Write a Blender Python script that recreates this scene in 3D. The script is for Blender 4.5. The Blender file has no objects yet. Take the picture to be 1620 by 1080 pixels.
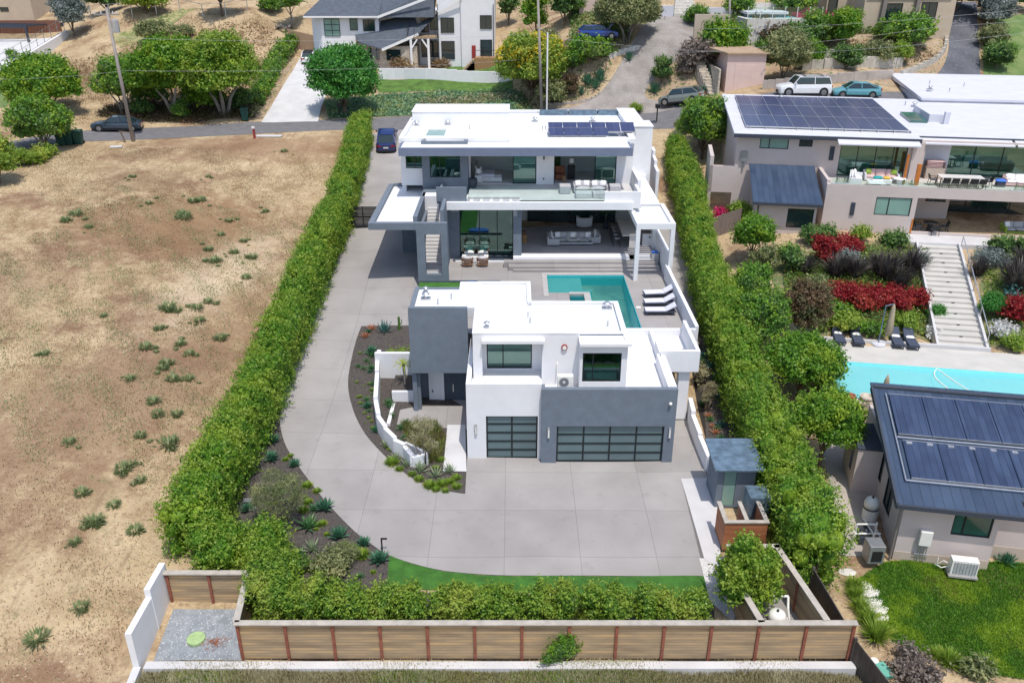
import bpy, bmesh, math, random
import numpy as np
from mathutils import Vector, Matrix
R = math.radians
# ---------------------------------------------------------------- camera, world, sun
FPX = 1320.0; PITCH = R(25.0); CAMY = -37.2; CAMZ = 24.4
scn = bpy.context.scene
cam_d = bpy.data.cameras.new("camera"); cam = bpy.data.objects.new("camera", cam_d)
scn.collection.objects.link(cam); scn.camera = cam
cam.location = (0, CAMY, CAMZ); cam.rotation_euler = (R(90) - PITCH, 0, 0)
cam_d.sensor_width = 36; cam_d.lens = FPX / 1620 * 36; cam_d.shift_x = -2 / 1620
cam_d.clip_start = 0.5; cam_d.clip_end = 3000
SUN_EL = R(69); SUN_AZ = (0.36, -1.0)          # horizontal direction towards the sun
w = bpy.data.worlds.new("World"); scn.world = w; w.use_nodes = True
nt = w.node_tree; sky = nt.nodes.new('ShaderNodeTexSky'); sky.sky_type = 'NISHITA'; sky.sun_disc = False
sky.sun_elevation = SUN_EL; sky.sun_rotation = math.atan2(SUN_AZ[0], SUN_AZ[1]); sky.air_density = 1.0; sky.dust_density = 1.5
bgn = nt.nodes['Background']; bgn.inputs[1].default_value = 0.15; nt.links.new(sky.outputs[0], bgn.inputs[0])
sd = bpy.data.lights.new("sun", 'SUN'); sd.energy = 2.9; sd.angle = R(0.6); sd.color = (1.0, 0.95, 0.875)
so = bpy.data.objects.new("sun", sd); scn.collection.objects.link(so)
n_ = math.hypot(*SUN_AZ); sdir = Vector((SUN_AZ[0]/n_*math.cos(SUN_EL), SUN_AZ[1]/n_*math.cos(SUN_EL), math.sin(SUN_EL)))
so.rotation_euler = (-sdir).to_track_quat('-Z', 'Y').to_euler(); so.location = (10, -20, 60)
scn.view_settings.view_transform = 'Standard'; scn.view_settings.look = 'None'
scn.view_settings.exposure = 0.28; scn.view_settings.gamma = 1
C = bpy.context.scene.collection
# ---------------------------------------------------------------- helpers: picture to ground
S_, C_ = math.sin(PITCH), math.cos(PITCH)
def ray(px, py):
    u = (px - 812) / FPX; v = (py - 540) / FPX
    return (u, C_ - v*S_, -(S_ + v*C_))
def PZ(px, py, z):
    r = ray(px, py); t = (z - CAMZ) / r[2]; return (r[0]*t, CAMY + r[1]*t, z)
def PY(px, py, Y):
    r = ray(px, py); t = (Y - CAMY) / r[1]; return (r[0]*t, Y, CAMZ + r[2]*t)
# ---------------------------------------------------------------- mesh builder
class MB:
    def __init__(s): s.v = []; s.f = []; s.m = []; s.mi = 0
    def face(s, *idx): s.f.append(tuple(idx)); s.m.append(s.mi)
    def quad(s, a, b, c, d):
        n = len(s.v); s.v += [a, b, c, d]; s.face(n, n+1, n+2, n+3)
    def poly(s, pts):
        n = len(s.v); s.v += list(pts); s.face(*range(n, n+len(pts)))
    def box(s, x0, x1, y0, y1, z0, z1):
        n = len(s.v)
        s.v += [(x0,y0,z0),(x1,y0,z0),(x1,y1,z0),(x0,y1,z0),(x0,y0,z1),(x1,y0,z1),(x1,y1,z1),(x0,y1,z1)]
        for f in ((0,3,2,1),(4,5,6,7),(0,1,5,4),(1,2,6,5),(2,3,7,6),(3,0,4,7)): s.face(*[n+i for i in f])
        return s
    def obox(s, c, ang, lx, ly, z0, z1):
        ca, sa = math.cos(ang), math.sin(ang); n = len(s.v)
        for z in (z0, z1):
            for (a, b) in ((-lx/2,-ly/2),(lx/2,-ly/2),(lx/2,ly/2),(-lx/2,ly/2)):
                s.v.append((c[0]+a*ca-b*sa, c[1]+a*sa+b*ca, z))
        for f in ((0,3,2,1),(4,5,6,7),(0,1,5,4),(1,2,6,5),(2,3,7,6),(3,0,4,7)): s.face(*[n+i for i in f])
        return s
    def hexa(s, bot, top):                 # two quads, lists of 4 3D points, same winding (ccw from above)
        n = len(s.v); s.v += list(bot) + list(top)
        for f in ((0,3,2,1),(4,5,6,7),(0,1,5,4),(1,2,6,5),(2,3,7,6),(3,0,4,7)): s.face(*[n+i for i in f])
        return s
    def prism(s, poly, z0, z1):            # ccw polygon
        k = len(poly); n = len(s.v)
        s.v += [(p[0], p[1], z0) for p in poly] + [(p[0], p[1], z1) for p in poly]
        s.face(*range(n+k-1, n-1, -1)); s.face(*range(n+k, n+2*k))
        for i in range(k): j = (i+1) % k; s.face(n+i, n+j, n+k+j, n+k+i)
        return s
    def bar(s, a, b, w, h=None):           # rectangular bar between two points
        h = h or w; a = Vector(a); b = Vector(b); d = (b-a)
        if d.length < 1e-6: return s
        d.normalize(); up = Vector((0,0,1)) if abs(d.z) < .95 else Vector((0,1,0))
        x = d.cross(up).normalized(); y = x.cross(d).normalized(); n = len(s.v)
        for p in (a, b):
            for (i, j) in ((-1,-1),(1,-1),(1,1),(-1,1)): s.v.append(tuple(p + x*(i*w/2) + y*(j*h/2)))
        for f in ((0,3,2,1),(4,5,6,7),(0,1,5,4),(1,2,6,5),(2,3,7,6),(3,0,4,7)): s.face(*[n+i for i in f])
        return s
    def tube(s, pts, rs, k=8, cap=True):
        if not hasattr(rs, '__len__'): rs = [rs]*len(pts)
        P = [Vector(p) for p in pts]; n0 = len(s.v)
        for i, p in enumerate(P):
            d = (P[min(i+1, len(P)-1)] - P[max(i-1, 0)]).normalized()
            up = Vector((0,0,1)) if abs(d.z) < .9 else Vector((1,0,0))
            x = d.cross(up).normalized(); y = x.cross(d).normalized()
            for j in range(k):
                a = 2*math.pi*j/k; s.v.append(tuple(p + x*(math.cos(a)*rs[i]) + y*(math.sin(a)*rs[i])))
        for i in range(len(P)-1):
            for j in range(k):
                a = n0+i*k+j; b = n0+i*k+(j+1) % k; s.face(a, b, b+k, a+k)
        if cap: s.face(*[n0+j for j in range(k)][::-1]); s.face(*[n0+(len(P)-1)*k+j for j in range(k)])
        return s
    def cyl(s, x, y, z0, z1, r0, r1=None, k=16): return s.tube([(x,y,z0),(x,y,z1)], [r0, r1 if r1 is not None else r0], k)
    def lathe(s, x, y, prof, k=20):        # prof = [(r,z)...]
        n0 = len(s.v)
        for (r, z) in prof:
            for j in range(k): a = 2*math.pi*j/k; s.v.append((x+r*math.cos(a), y+r*math.sin(a), z))
        for i in range(len(prof)-1):
            for j in range(k): a = n0+i*k+j; b = n0+i*k+(j+1) % k; s.face(a, b, b+k, a+k)
        s.face(*[n0+j for j in range(k)][::-1]); s.face(*[n0+(len(prof)-1)*k+j for j in range(k)])
        return s
    def ball(s, c, r, k=10, sq=(1,1,1)):
        prof = [(max(.001, math.sin(math.pi*i/8)), -math.cos(math.pi*i/8)) for i in range(9)]; n = len(s.v)
        s.lathe(0, 0, prof, k)
        for i in range(n, len(s.v)): v = s.v[i]; s.v[i] = (c[0]+v[0]*r*sq[0], c[1]+v[1]*r*sq[1], c[2]+v[2]*r*sq[2])
        return s
    def pillow(s, c, lx, ly, h, ang=0, n=5, tilt=0):
        n0 = len(s.v); ca, sa = math.cos(ang), math.sin(ang); ct, st = math.cos(tilt), math.sin(tilt)
        for sg in (1, -1):
            for i in range(n+1):
                for j in range(n+1):
                    u = i/n*2-1; v = j/n*2-1; hh = sg*h/2*((1-abs(u)**3)*(1-abs(v)**3))**.45
                    x = u*lx/2; y = v*ly/2; y, z = y*ct-hh*st, y*st+hh*ct
                    s.v.append((c[0]+x*ca-y*sa, c[1]+x*sa+y*ca, c[2]+z))
        o = (n+1)**2
        for i in range(n):
            for j in range(n):
                a = n0+i*(n+1)+j; s.face(a, a+n+1, a+n+2, a+1); s.face(o+a, o+a+1, o+a+n+2, o+a+n+1)
        return s
    def add(s, o, loc=(0,0,0), rz=0, sc=1):
        ca, sa = math.cos(rz), math.sin(rz); n = len(s.v)
        s.v += [(loc[0]+sc*(v[0]*ca-v[1]*sa), loc[1]+sc*(v[0]*sa+v[1]*ca), loc[2]+sc*v[2]) for v in o.v]
        for f in o.f: s.face(*[n+i for i in f])
        return s
def link(o, parent=None):
    C.objects.link(o)
    if parent is not None: o.parent = parent
    return o
def origin(o):
    x = Vector((0,0,0))
    while o is not None: x += Vector(o.location); o = o.parent
    return x
def obj(name, b, m, parent=None, bevel=0, smooth=False, seg=2):
    """links the builder as ONE mesh object; coordinates are the frame in which its thing's Empty was created"""
    me = bpy.data.meshes.new(name)
    off = origin(parent) if parent is not None else Vector((0,0,0))
    if parent is None:
        a = np.array(b.v); c0 = ((a[:,0].min()+a[:,0].max())/2, (a[:,1].min()+a[:,1].max())/2, a[:,2].min()); off = Vector(c0)
    me.from_pydata([(v[0]-off.x, v[1]-off.y, v[2]-off.z) for v in b.v], [], b.f)
    for mm in (m if isinstance(m, (list, tuple)) else [m]): me.materials.append(M[mm] if isinstance(mm, str) else mm)
    if any(b.m): me.polygons.foreach_set('material_index', b.m)
    if smooth: me.polygons.foreach_set('use_smooth', [True]*len(me.polygons))
    me.update(); o = link(bpy.data.objects.new(name, me), parent)
    if parent is None: o.location = off
    if bevel:
        bm = bmesh.new(); bm.from_mesh(me); bmesh.ops.remove_doubles(bm, verts=bm.verts, dist=1e-5)
        es = [e for e in bm.edges if len(e.link_faces) == 2 and e.calc_face_angle(0) > .5]
        if es: bmesh.ops.bevel(bm, geom=es, offset=bevel, segments=seg, affect='EDGES', clamp_overlap=True, profile=.5)
        bm.to_mesh(me); bm.free()
    return o
def tag(o, label=None, cat=None, group=None, kind=None):
    if label: o['label'] = label
    if cat: o['category'] = cat
    if group: o['group'] = group
    if kind: o['kind'] = kind
    return o
def thing(name, label, cat, loc=(0,0,0), group=None):
    o = bpy.data.objects.new(name, None); o.empty_display_size = .3; C.objects.link(o); o.location = loc
    return tag(o, label, cat, group)
def dup(o, loc=None, rz=None, label=None, group=None, sc=None, parent=None):
    c = o.copy(); C.objects.link(c)
    if parent is not None: c.parent = parent
    if loc is not None: c.location = loc
    if rz is not None: c.rotation_euler = (0, 0, rz)
    if sc is not None: c.scale = (sc, sc, sc) if not hasattr(sc, '__len__') else sc
    if label: c['label'] = label
    if group: c['group'] = group
    for ch in list(o.children): dup(ch, parent=c)
    return c
def place(o, loc, rz=0, sc=None):
    o.location = loc; o.rotation_euler = (0, 0, rz)
    if sc: o.scale = (sc, sc, sc)
    return o
# ---------------------------------------------------------------- materials
M = {}
def mat(name, col, rough=.7, var=.12, scale=3.0, bump=0.0, bscale=30, metal=0, spec=.4, col2=None, det=5, streak=False):
    m = bpy.data.materials.new(name); m.use_nodes = True; N = m.node_tree.nodes; L = m.node_tree.links
    p = N['Principled BSDF']; p.inputs['Roughness'].default_value = rough; p.inputs['Metallic'].default_value = metal
    p.inputs['Specular IOR Level'].default_value = spec
    tc = N.new('ShaderNodeTexCoord'); nz = N.new('ShaderNodeTexNoise'); nz.inputs['Scale'].default_value = scale; nz.inputs['Detail'].default_value = det
    src = tc.outputs['Object']
    if streak:
        mp = N.new('ShaderNodeMapping'); mp.inputs['Scale'].default_value = streak; L.new(src, mp.inputs[0]); src = mp.outputs[0]
    L.new(src, nz.inputs['Vector'])
    rp = N.new('ShaderNodeValToRGB'); c2 = col2 or tuple(min(1, c*(1+var)) for c in col)
    c1 = col if col2 else tuple(c*(1-var) for c in col)
    rp.color_ramp.elements[0].position = .32; rp.color_ramp.elements[1].position = .68
    rp.color_ramp.elements[0].color = (*c1, 1); rp.color_ramp.elements[1].color = (*c2, 1)
    L.new(nz.outputs['Fac'], rp.inputs[0]); L.new(rp.outputs[0], p.inputs['Base Color'])
    if bump:
        n2 = N.new('ShaderNodeTexNoise'); n2.inputs['Scale'].default_value = bscale; n2.inputs['Detail'].default_value = 4
        L.new(tc.outputs['Object'], n2.inputs['Vector'])
        bp = N.new('ShaderNodeBump'); bp.inputs['Strength'].default_value = bump; bp.inputs['Distance'].default_value = .05
        L.new(n2.outputs['Fac'], bp.inputs['Height']); L.new(bp.outputs[0], p.inputs['Normal'])
    M[name] = m; return m
def leafmat(name, a, b, tip, tipw=.35, rough=.45, transl=.35, nscale=.8):
    """leaf colours vary leaf by leaf and clump by clump"""
    m = bpy.data.materials.new(name); m.use_nodes = True; N = m.node_tree.nodes; L = m.node_tree.links
    p = N['Principled BSDF']; p.inputs['Roughness'].default_value = rough; p.inputs['Specular IOR Level'].default_value = .35
    g = N.new('ShaderNodeNewGeometry'); tc = N.new('ShaderNodeTexCoord')
    r1 = N.new('ShaderNodeValToRGB'); r1.color_ramp.elements[0].color = (*a, 1); r1.color_ramp.elements[1].color = (*b, 1)
    L.new(g.outputs['Random Per Island'], r1.inputs[0])
    nz = N.new('ShaderNodeTexNoise'); nz.inputs['Scale'].default_value = nscale; nz.inputs['Detail'].default_value = 4; L.new(tc.outputs['Object'], nz.inputs['Vector'])
    r2 = N.new('ShaderNodeValToRGB'); r2.color_ramp.elements[0].position = .48; r2.color_ramp.elements[1].position = .62
    r2.color_ramp.elements[0].color = (0,0,0,1); r2.color_ramp.elements[1].color = (tipw*1.6,)*3 + (1,)
    L.new(nz.outputs['Fac'], r2.inputs[0])
    mx = N.new('ShaderNodeMixRGB'); mx.inputs[2].default_value = (*tip, 1); L.new(r2.outputs[0], mx.inputs[0]); L.new(r1.outputs[0], mx.inputs[1])
    L.new(mx.outputs[0], p.inputs['Base Color'])
    tr = N.new('ShaderNodeBsdfTranslucent'); L.new(mx.outputs[0], tr.inputs[0])
    ms = N.new('ShaderNodeMixShader'); ms.inputs[0].default_value = transl
    L.new(p.outputs[0], ms.inputs[1]); L.new(tr.outputs[0], ms.inputs[2]); L.new(ms.outputs[0], N['Material Output'].inputs[0])
    M[name] = m; return m
def glassmat(name, tint, refl=.10, rough=.02, dark=0):
    m = bpy.data.materials.new(name); m.use_nodes = True; N = m.node_tree.nodes; L = m.node_tree.links
    N.remove(N['Principled BSDF']); t = N.new('ShaderNodeBsdfTransparent'); t.inputs[0].default_value = (*tint, 1)
    gl = N.new('ShaderNodeBsdfGlossy'); gl.inputs['Roughness'].default_value = rough; gl.inputs[0].default_value = (.8, .95, .93, 1)
    lw = N.new('ShaderNodeFresnel'); lw.inputs[0].default_value = 1.5
    ad = N.new('ShaderNodeMath'); ad.operation = 'ADD'; ad.inputs[1].default_value = refl; L.new(lw.outputs[0], ad.inputs[0])
    ms = N.new('ShaderNodeMixShader'); L.new(ad.outputs[0], ms.inputs[0]); L.new(t.outputs[0], ms.inputs[1]); L.new(gl.outputs[0], ms.inputs[2])
    L.new(ms.outputs[0], N['Material Output'].inputs[0]); M[name] = m; return m
mat('stucco_white', (.76,.76,.775), .85, .03, 1.5, .12, 60)
mat('roof_white', (.74,.74,.75), .6, .05, .8, .08, 40, col2=(.84,.84,.85), det=9)
mat('stucco_grey', (.155,.185,.225), .85, .08, 2, .15, 60)
mat('fascia_blue', (.16,.19,.27), .7, .06, 2)
mat('stucco_dark', (.07,.09,.115), .85, .08, 2)
mat('concrete', (.325,.305,.293), .85, .11, .35, .08, 50, det=8)
mat('concrete_pale', (.56,.55,.55), .85, .07, .8, .06, 50)
mat('concrete_warm', (.52,.50,.46), .85, .08, .8, .06, 50)
mat('concrete_old', (.42,.37,.33), .9, .16, .7, .2, 30)
mat('coping', (.42,.405,.385), .85, .08, 2)
mat('curb', (.50,.46,.40), .9, .15, 1.5, .2, 20)
mat('tan_stucco', (.50,.41,.33), .9, .05, 1.2, .15, 50)
mat('pinkbeige', (.565,.485,.455), .9, .035, 1.0, .12, 50)
mat('beige_house', (.50,.41,.31), .9, .05, 1, .15, 40)
mat('pink_wall', (.66,.50,.45), .9, .05, 1, .1, 40)
mat('brown_wall', (.33,.22,.145), .9, .06, 1)
mat('roof_tan', (.40,.285,.19), .9, .12, 1.5)
mat('wire', (.45,.45,.45), 1.0, .02, 1, spec=0)
mat('taupe', (.22,.19,.17), .85, .08, 2, .1, 40)
mat('wood_deck', (.34,.24,.15), .7, .2, 2, 0, streak=(1, 12, 1))
mat('wood_post', (.25,.085,.055), .65, .2, 4, .1, 20)
mat('cedar', (.36,.13,.05), .6, .3, 3, .1, 20, streak=(1,1,9))
mat('cap_grey', (.42,.38,.33), .8, .15, 3, .1, 30)
mat('weathered', (.20,.16,.14), .9, .25, 3, .1, 30, streak=(6,6,.6))
mat('brown_fence', (.20,.09,.06), .85, .2, 3, .1, 30, streak=(6,6,.6))
mat('black_metal', (.018,.018,.02), .5, .1, 3)
mat('dark_frame', (.012,.02,.022), .45, .1, 3)
mat('white_metal', (.80,.80,.80), .4, .03, 3)
mat('grey_metal', (.32,.33,.34), .4, .12, 3, metal=.5)
mat('galv', (.52,.53,.55), .35, .12, 3, metal=.7)
mat('white_plastic', (.78,.77,.72), .4, .04, 3)
mat('shingle', (.085,.10,.125), .8, .15, 2, .3, 25)
mat('roof_grey', (.60,.60,.655), .7, .04, .8, .08, 30)
mat('metal_blue', (.028,.045,.085), .36, .25, 1.2, metal=.35)
mat('shed_roof', (.13,.19,.25), .4, .3, 3, metal=.2)
mat('navy', (.055,.068,.105), .8, .1, 6)
mat('charcoal', (.045,.055,.075), .8, .1, 6)
mat('fabric_grey', (.42,.42,.43), .9, .06, 6, .1, 60)
mat('fabric_white', (.80,.79,.79), .9, .04, 6, .1, 40)
mat('fabric_pink', (.60,.42,.40), .9, .06, 6)
mat('fabric_blue', (.05,.16,.55), .8, .1, 5)
mat('fabric_teal', (.02,.30,.30), .8, .1, 5)
mat('fabric_yellow', (.60,.42,.05), .8, .1, 5)
mat('fabric_lime', (.24,.36,.05), .8, .1, 5)
mat('fabric_purple', (.66,.66,.76), .9, .05, 5)
mat('umbrella_tan', (.36,.29,.20), .9, .12, 5)
mat('umbrella_blue', (.10,.50,.75), .8, .08, 5)
mat('wicker', (.23,.13,.08), .7, .35, 18)
mat('teak', (.33,.19,.09), .6, .25, 5, streak=(1,8,1))
mat('orange_wood', (.50,.16,.03), .5, .15, 4)
mat('tire', (.02,.02,.02), .8, .1, 5)
mat('rim', (.45,.45,.46), .3, .1, 5, metal=.8)
mat('lamp_red', (.30,.01,.01), .3, .05, 5)
mat('lamp_clear', (.75,.76,.78), .2, .05, 5)
mat('plate', (.75,.75,.72), .5, .04, 5)
for nm, c in dict(paint_blue=(.006,.018,.12), paint_sedan=(.03,.05,.075), paint_white=(.80,.80,.80), paint_teal=(.13,.36,.42), paint_wagon=(.01,.045,.26), paint_suv=(.22,.24,.22), paint_slate=(.03,.05,.06)).items():
    m = mat(nm, c, .28, .03, 2, spec=.6); m.node_tree.nodes['Principled BSDF'].inputs['Coat Weight'].default_value = .6
mat('car_glass', (.012,.028,.032), .08, .1, 2, spec=.9)
mat('win_dark', (.015,.032,.036), .06, .3, .6, spec=1.0)
mat('win_teal', (.035,.12,.11), .06, .35, .5, spec=1.0)
mat('win_blind', (.22,.36,.31), .2, .12, .6, spec=.6)
glassmat('glass', (.48,.80,.72), .10)
glassmat('glass_clear', (.90,.97,.95), .03)
mat('green_bin', (.012,.06,.045), .5, .1, 3)
mat('mulch', (.085,.073,.066), .95, .55, 14, .9, 30, det=9)
mat('rock_white', (.62,.60,.58), .9, .2, 14, .9, 24)
mat('turf', (.050,.155,.022), .9, .22, 2.2, .6, 60)
mat('lawn', (.085,.165,.028), .9, .35, 1.1, .8, 40, det=9)
mat('lawn_dark', (.10,.18,.045), .9, .45, .6, .9, 30, col2=(.20,.25,.09), det=9)
mat('pool_teal', (.03,.42,.46), .6, .05, 1)
mat('pool_cyan', (.28,.84,.88), .6, .04, 1)
mat('pool_shelf', (.42,.50,.47), .6, .05, 1)
mat('trunk', (.16,.12,.09), .9, .3, 5, .4, 14)
mat('trunk_grey', (.26,.23,.20), .9, .3, 5, .4, 14)
mat('pole_wood', (.30,.27,.25), .85, .2, 2, .2, 20, streak=(5,5,.5))
mat('stone', (.50,.44,.36), .9, .3, 4, .5, 12)
mat('marble', (.66,.62,.58), .4, .08, 3)
mat('terracotta', (.35,.13,.07), .8, .2, 6)
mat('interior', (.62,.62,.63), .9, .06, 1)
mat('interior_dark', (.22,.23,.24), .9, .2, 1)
mat('floor_grey', (.33,.32,.33), .6, .08, 1)
mat('floor_wood', (.22,.13,.08), .5, .2, 3, streak=(1,9,1))
mat('lid_green', (.35,.48,.22), .7, .12, 6)
mat('box_green', (.15,.42,.33), .6, .1, 6)
mat('straw', (.40,.26,.12), .95, .35, 12, .8, 30)
mat('lightstone', (.60,.57,.52), .9, .15, 3, .4, 12)
mat('red_post', (.30,.035,.03), .6, .15, 4)
mat('alu', (.62,.64,.66), .35, .06, 3, metal=.6)
leafmat('leaf_hedge', (0.080,0.203,0.017), (0.167,0.341,0.029), (0.392,0.493,0.043), .38)
leafmat('leaf_hedge_dark', (0.072,0.201,0.023), (0.161,0.346,0.036), (0.354,0.499,0.048), .45)
leafmat('leaf_front', (0.072,0.174,0.020), (0.181,0.326,0.038), (0.377,0.435,0.072), .5)
leafmat('leaf_tree', (0.072,0.198,0.022), (0.180,0.368,0.036), (0.360,0.504,0.036), .4)
leafmat('leaf_round', (0.038,0.182,0.031), (0.095,0.319,0.052), (0.155,0.414,0.052), .3)
leafmat('leaf_mid', (0.069,0.166,0.035), (0.166,0.302,0.069), (0.273,0.370,0.098), .4)
leafmat('leaf_olive', (0.137,0.174,0.064), (0.273,0.309,0.137), (0.437,0.437,0.200), .5)
leafmat('leaf_grey', (0.120,0.150,0.130), (0.260,0.310,0.290), (0.360,0.400,0.380), .5)
leafmat('leaf_dark', (0.038,0.095,0.030), (0.095,0.178,0.053), (0.147,0.231,0.063), .3)
leafmat('leaf_brown', (0.090,0.055,0.030), (0.170,0.110,0.060), (0.100,0.130,0.040), .4)
leafmat('leaf_red', (0.200,0.015,0.020), (0.420,0.030,0.035), (0.500,0.100,0.060), .4)
leafmat('leaf_rust', (0.120,0.070,0.040), (0.220,0.150,0.080), (0.100,0.150,0.050), .5)
leafmat('leaf_pink', (0.450,0.010,0.100), (0.750,0.030,0.200), (0.750,0.100,0.300), .3)
leafmat('leaf_yellow', (0.550,0.420,0.020), (0.800,0.620,0.040), (0.800,0.700,0.100), .3)
leafmat('leaf_shoot', (.15,.27,.025), (.27,.385,.045), (.36,.44,.07), .4)
leafmat('leaf_weed', (0.170,0.230,0.090), (0.300,0.360,0.170), (0.380,0.400,0.220), .4)
leafmat('leaf_straw', (0.280,0.250,0.130), (0.480,0.440,0.260), (0.550,0.520,0.350), .4)
leafmat('leaf_black', (0.035,0.028,0.030), (0.100,0.085,0.080), (0.300,0.280,0.220), .45)
leafmat('leaf_purple', (0.090,0.050,0.070), (0.200,0.140,0.150), (0.280,0.240,0.200), .4)
leafmat('leaf_agave', (0.040,0.130,0.070), (0.100,0.250,0.150), (0.120,0.300,0.150), .4)
leafmat('leaf_blue', (0.050,0.150,0.130), (0.130,0.280,0.260), (0.160,0.320,0.300), .4)
leafmat('leaf_aloe', (0.050,0.150,0.050), (0.130,0.280,0.110), (0.200,0.330,0.120), .4)
leafmat('leaf_pale', (0.160,0.240,0.130), (0.380,0.450,0.270), (0.450,0.500,0.300), .4)
leafmat('leaf_lime', (0.143,0.260,0.026), (0.312,0.442,0.065), (0.442,0.494,0.078), .5)
leafmat('leaf_orange', (0.400,0.130,0.060), (0.620,0.280,0.150), (0.600,0.350,0.200), .4)
leafmat('leaf_flowerwhite', (0.650,0.650,0.620), (0.800,0.800,0.800), (0.800,0.800,0.700), .3)
leafmat('leaf_dry', (0.260,0.170,0.090), (0.420,0.300,0.170), (0.450,0.360,0.200), .4)
leafmat('leaf_twig', (0.160,0.130,0.110), (0.300,0.250,0.220), (0.320,0.270,0.220), .4)
leafmat('leaf_cover', (0.091,0.218,0.109), (0.255,0.400,0.218), (0.364,0.437,0.146), .5)
# special surfaces
def joints(m, sx, sy, rot=0, width=.012, dark=.55, ox=0, oy=0):
    """thin saw-cut joints in a slab: a grid in world metres"""
    N = m.node_tree.nodes; L = m.node_tree.links; p = N['Principled BSDF']
    g = N.new('ShaderNodeNewGeometry'); mp = N.new('ShaderNodeMapping'); mp.inputs['Rotation'].default_value[2] = rot; mp.inputs['Location'].default_value = (ox, oy, 0)
    L.new(g.outputs['Position'], mp.inputs[0]); sp = N.new('ShaderNodeSeparateXYZ'); L.new(mp.outputs[0], sp.inputs[0]); outs = []
    for ax, st in (('X', sx), ('Y', sy)):
        a = N.new('ShaderNodeMath'); a.operation = 'PINGPONG'; a.inputs[1].default_value = st/2; L.new(sp.outputs[ax], a.inputs[0])
        c = N.new('ShaderNodeMath'); c.operation = 'LESS_THAN'; c.inputs[1].default_value = width; L.new(a.outputs[0], c.inputs[0]); outs.append(c)
    mxx = N.new('ShaderNodeMath'); mxx.operation = 'MAXIMUM'; L.new(outs[0].outputs[0], mxx.inputs[0]); L.new(outs[1].outputs[0], mxx.inputs[1])
    mix = N.new('ShaderNodeMixRGB'); mix.blend_type = 'MULTIPLY'; mix.inputs[2].default_value = (dark, dark, dark, 1)
    fl = []                                                            # every poured slab has a tone of its own
    for ax, st in (('X', sx), ('Y', sy)):
        d = N.new('ShaderNodeMath'); d.operation = 'DIVIDE'; d.inputs[1].default_value = st; L.new(sp.outputs[ax], d.inputs[0]); f = N.new('ShaderNodeMath'); f.operation = 'FLOOR'; L.new(d.outputs[0], f.inputs[0]); fl.append(f)
    cb = N.new('ShaderNodeCombineXYZ'); L.new(fl[0].outputs[0], cb.inputs[0]); L.new(fl[1].outputs[0], cb.inputs[1]); wn = N.new('ShaderNodeTexWhiteNoise'); wn.noise_dimensions = '2D'; L.new(cb.outputs[0], wn.inputs['Vector'])
    mr = N.new('ShaderNodeMapRange'); mr.inputs['To Min'].default_value = .93; mr.inputs['To Max'].default_value = 1.05; L.new(wn.outputs['Value'], mr.inputs[0])
    st_ = N.new('ShaderNodeTexNoise'); st_.inputs['Scale'].default_value = 1.3; st_.inputs['Detail'].default_value = 8; st_.inputs['Roughness'].default_value = .65; L.new(g.outputs['Position'], st_.inputs['Vector'])
    m2 = N.new('ShaderNodeMapRange'); m2.inputs['From Min'].default_value = .58; m2.inputs['From Max'].default_value = .75; m2.inputs['To Min'].default_value = 1.0; m2.inputs['To Max'].default_value = .84; L.new(st_.outputs['Fac'], m2.inputs[0])
    mm = N.new('ShaderNodeMath'); mm.operation = 'MULTIPLY'; L.new(mr.outputs[0], mm.inputs[0]); L.new(m2.outputs[0], mm.inputs[1])
    sm = N.new('ShaderNodeMixRGB'); sm.blend_type = 'MULTIPLY'; sm.inputs[0].default_value = 1; L.new(p.inputs['Base Color'].links[0].from_socket, sm.inputs[1]); L.new(mm.outputs[0], sm.inputs[2]); L.new(sm.outputs[0], p.inputs['Base Color'])
    old = p.inputs['Base Color'].links[0].from_socket; L.new(mxx.outputs[0], mix.inputs[0]); L.new(old, mix.inputs[1]); L.new(mix.outputs[0], p.inputs['Base Color'])
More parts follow.
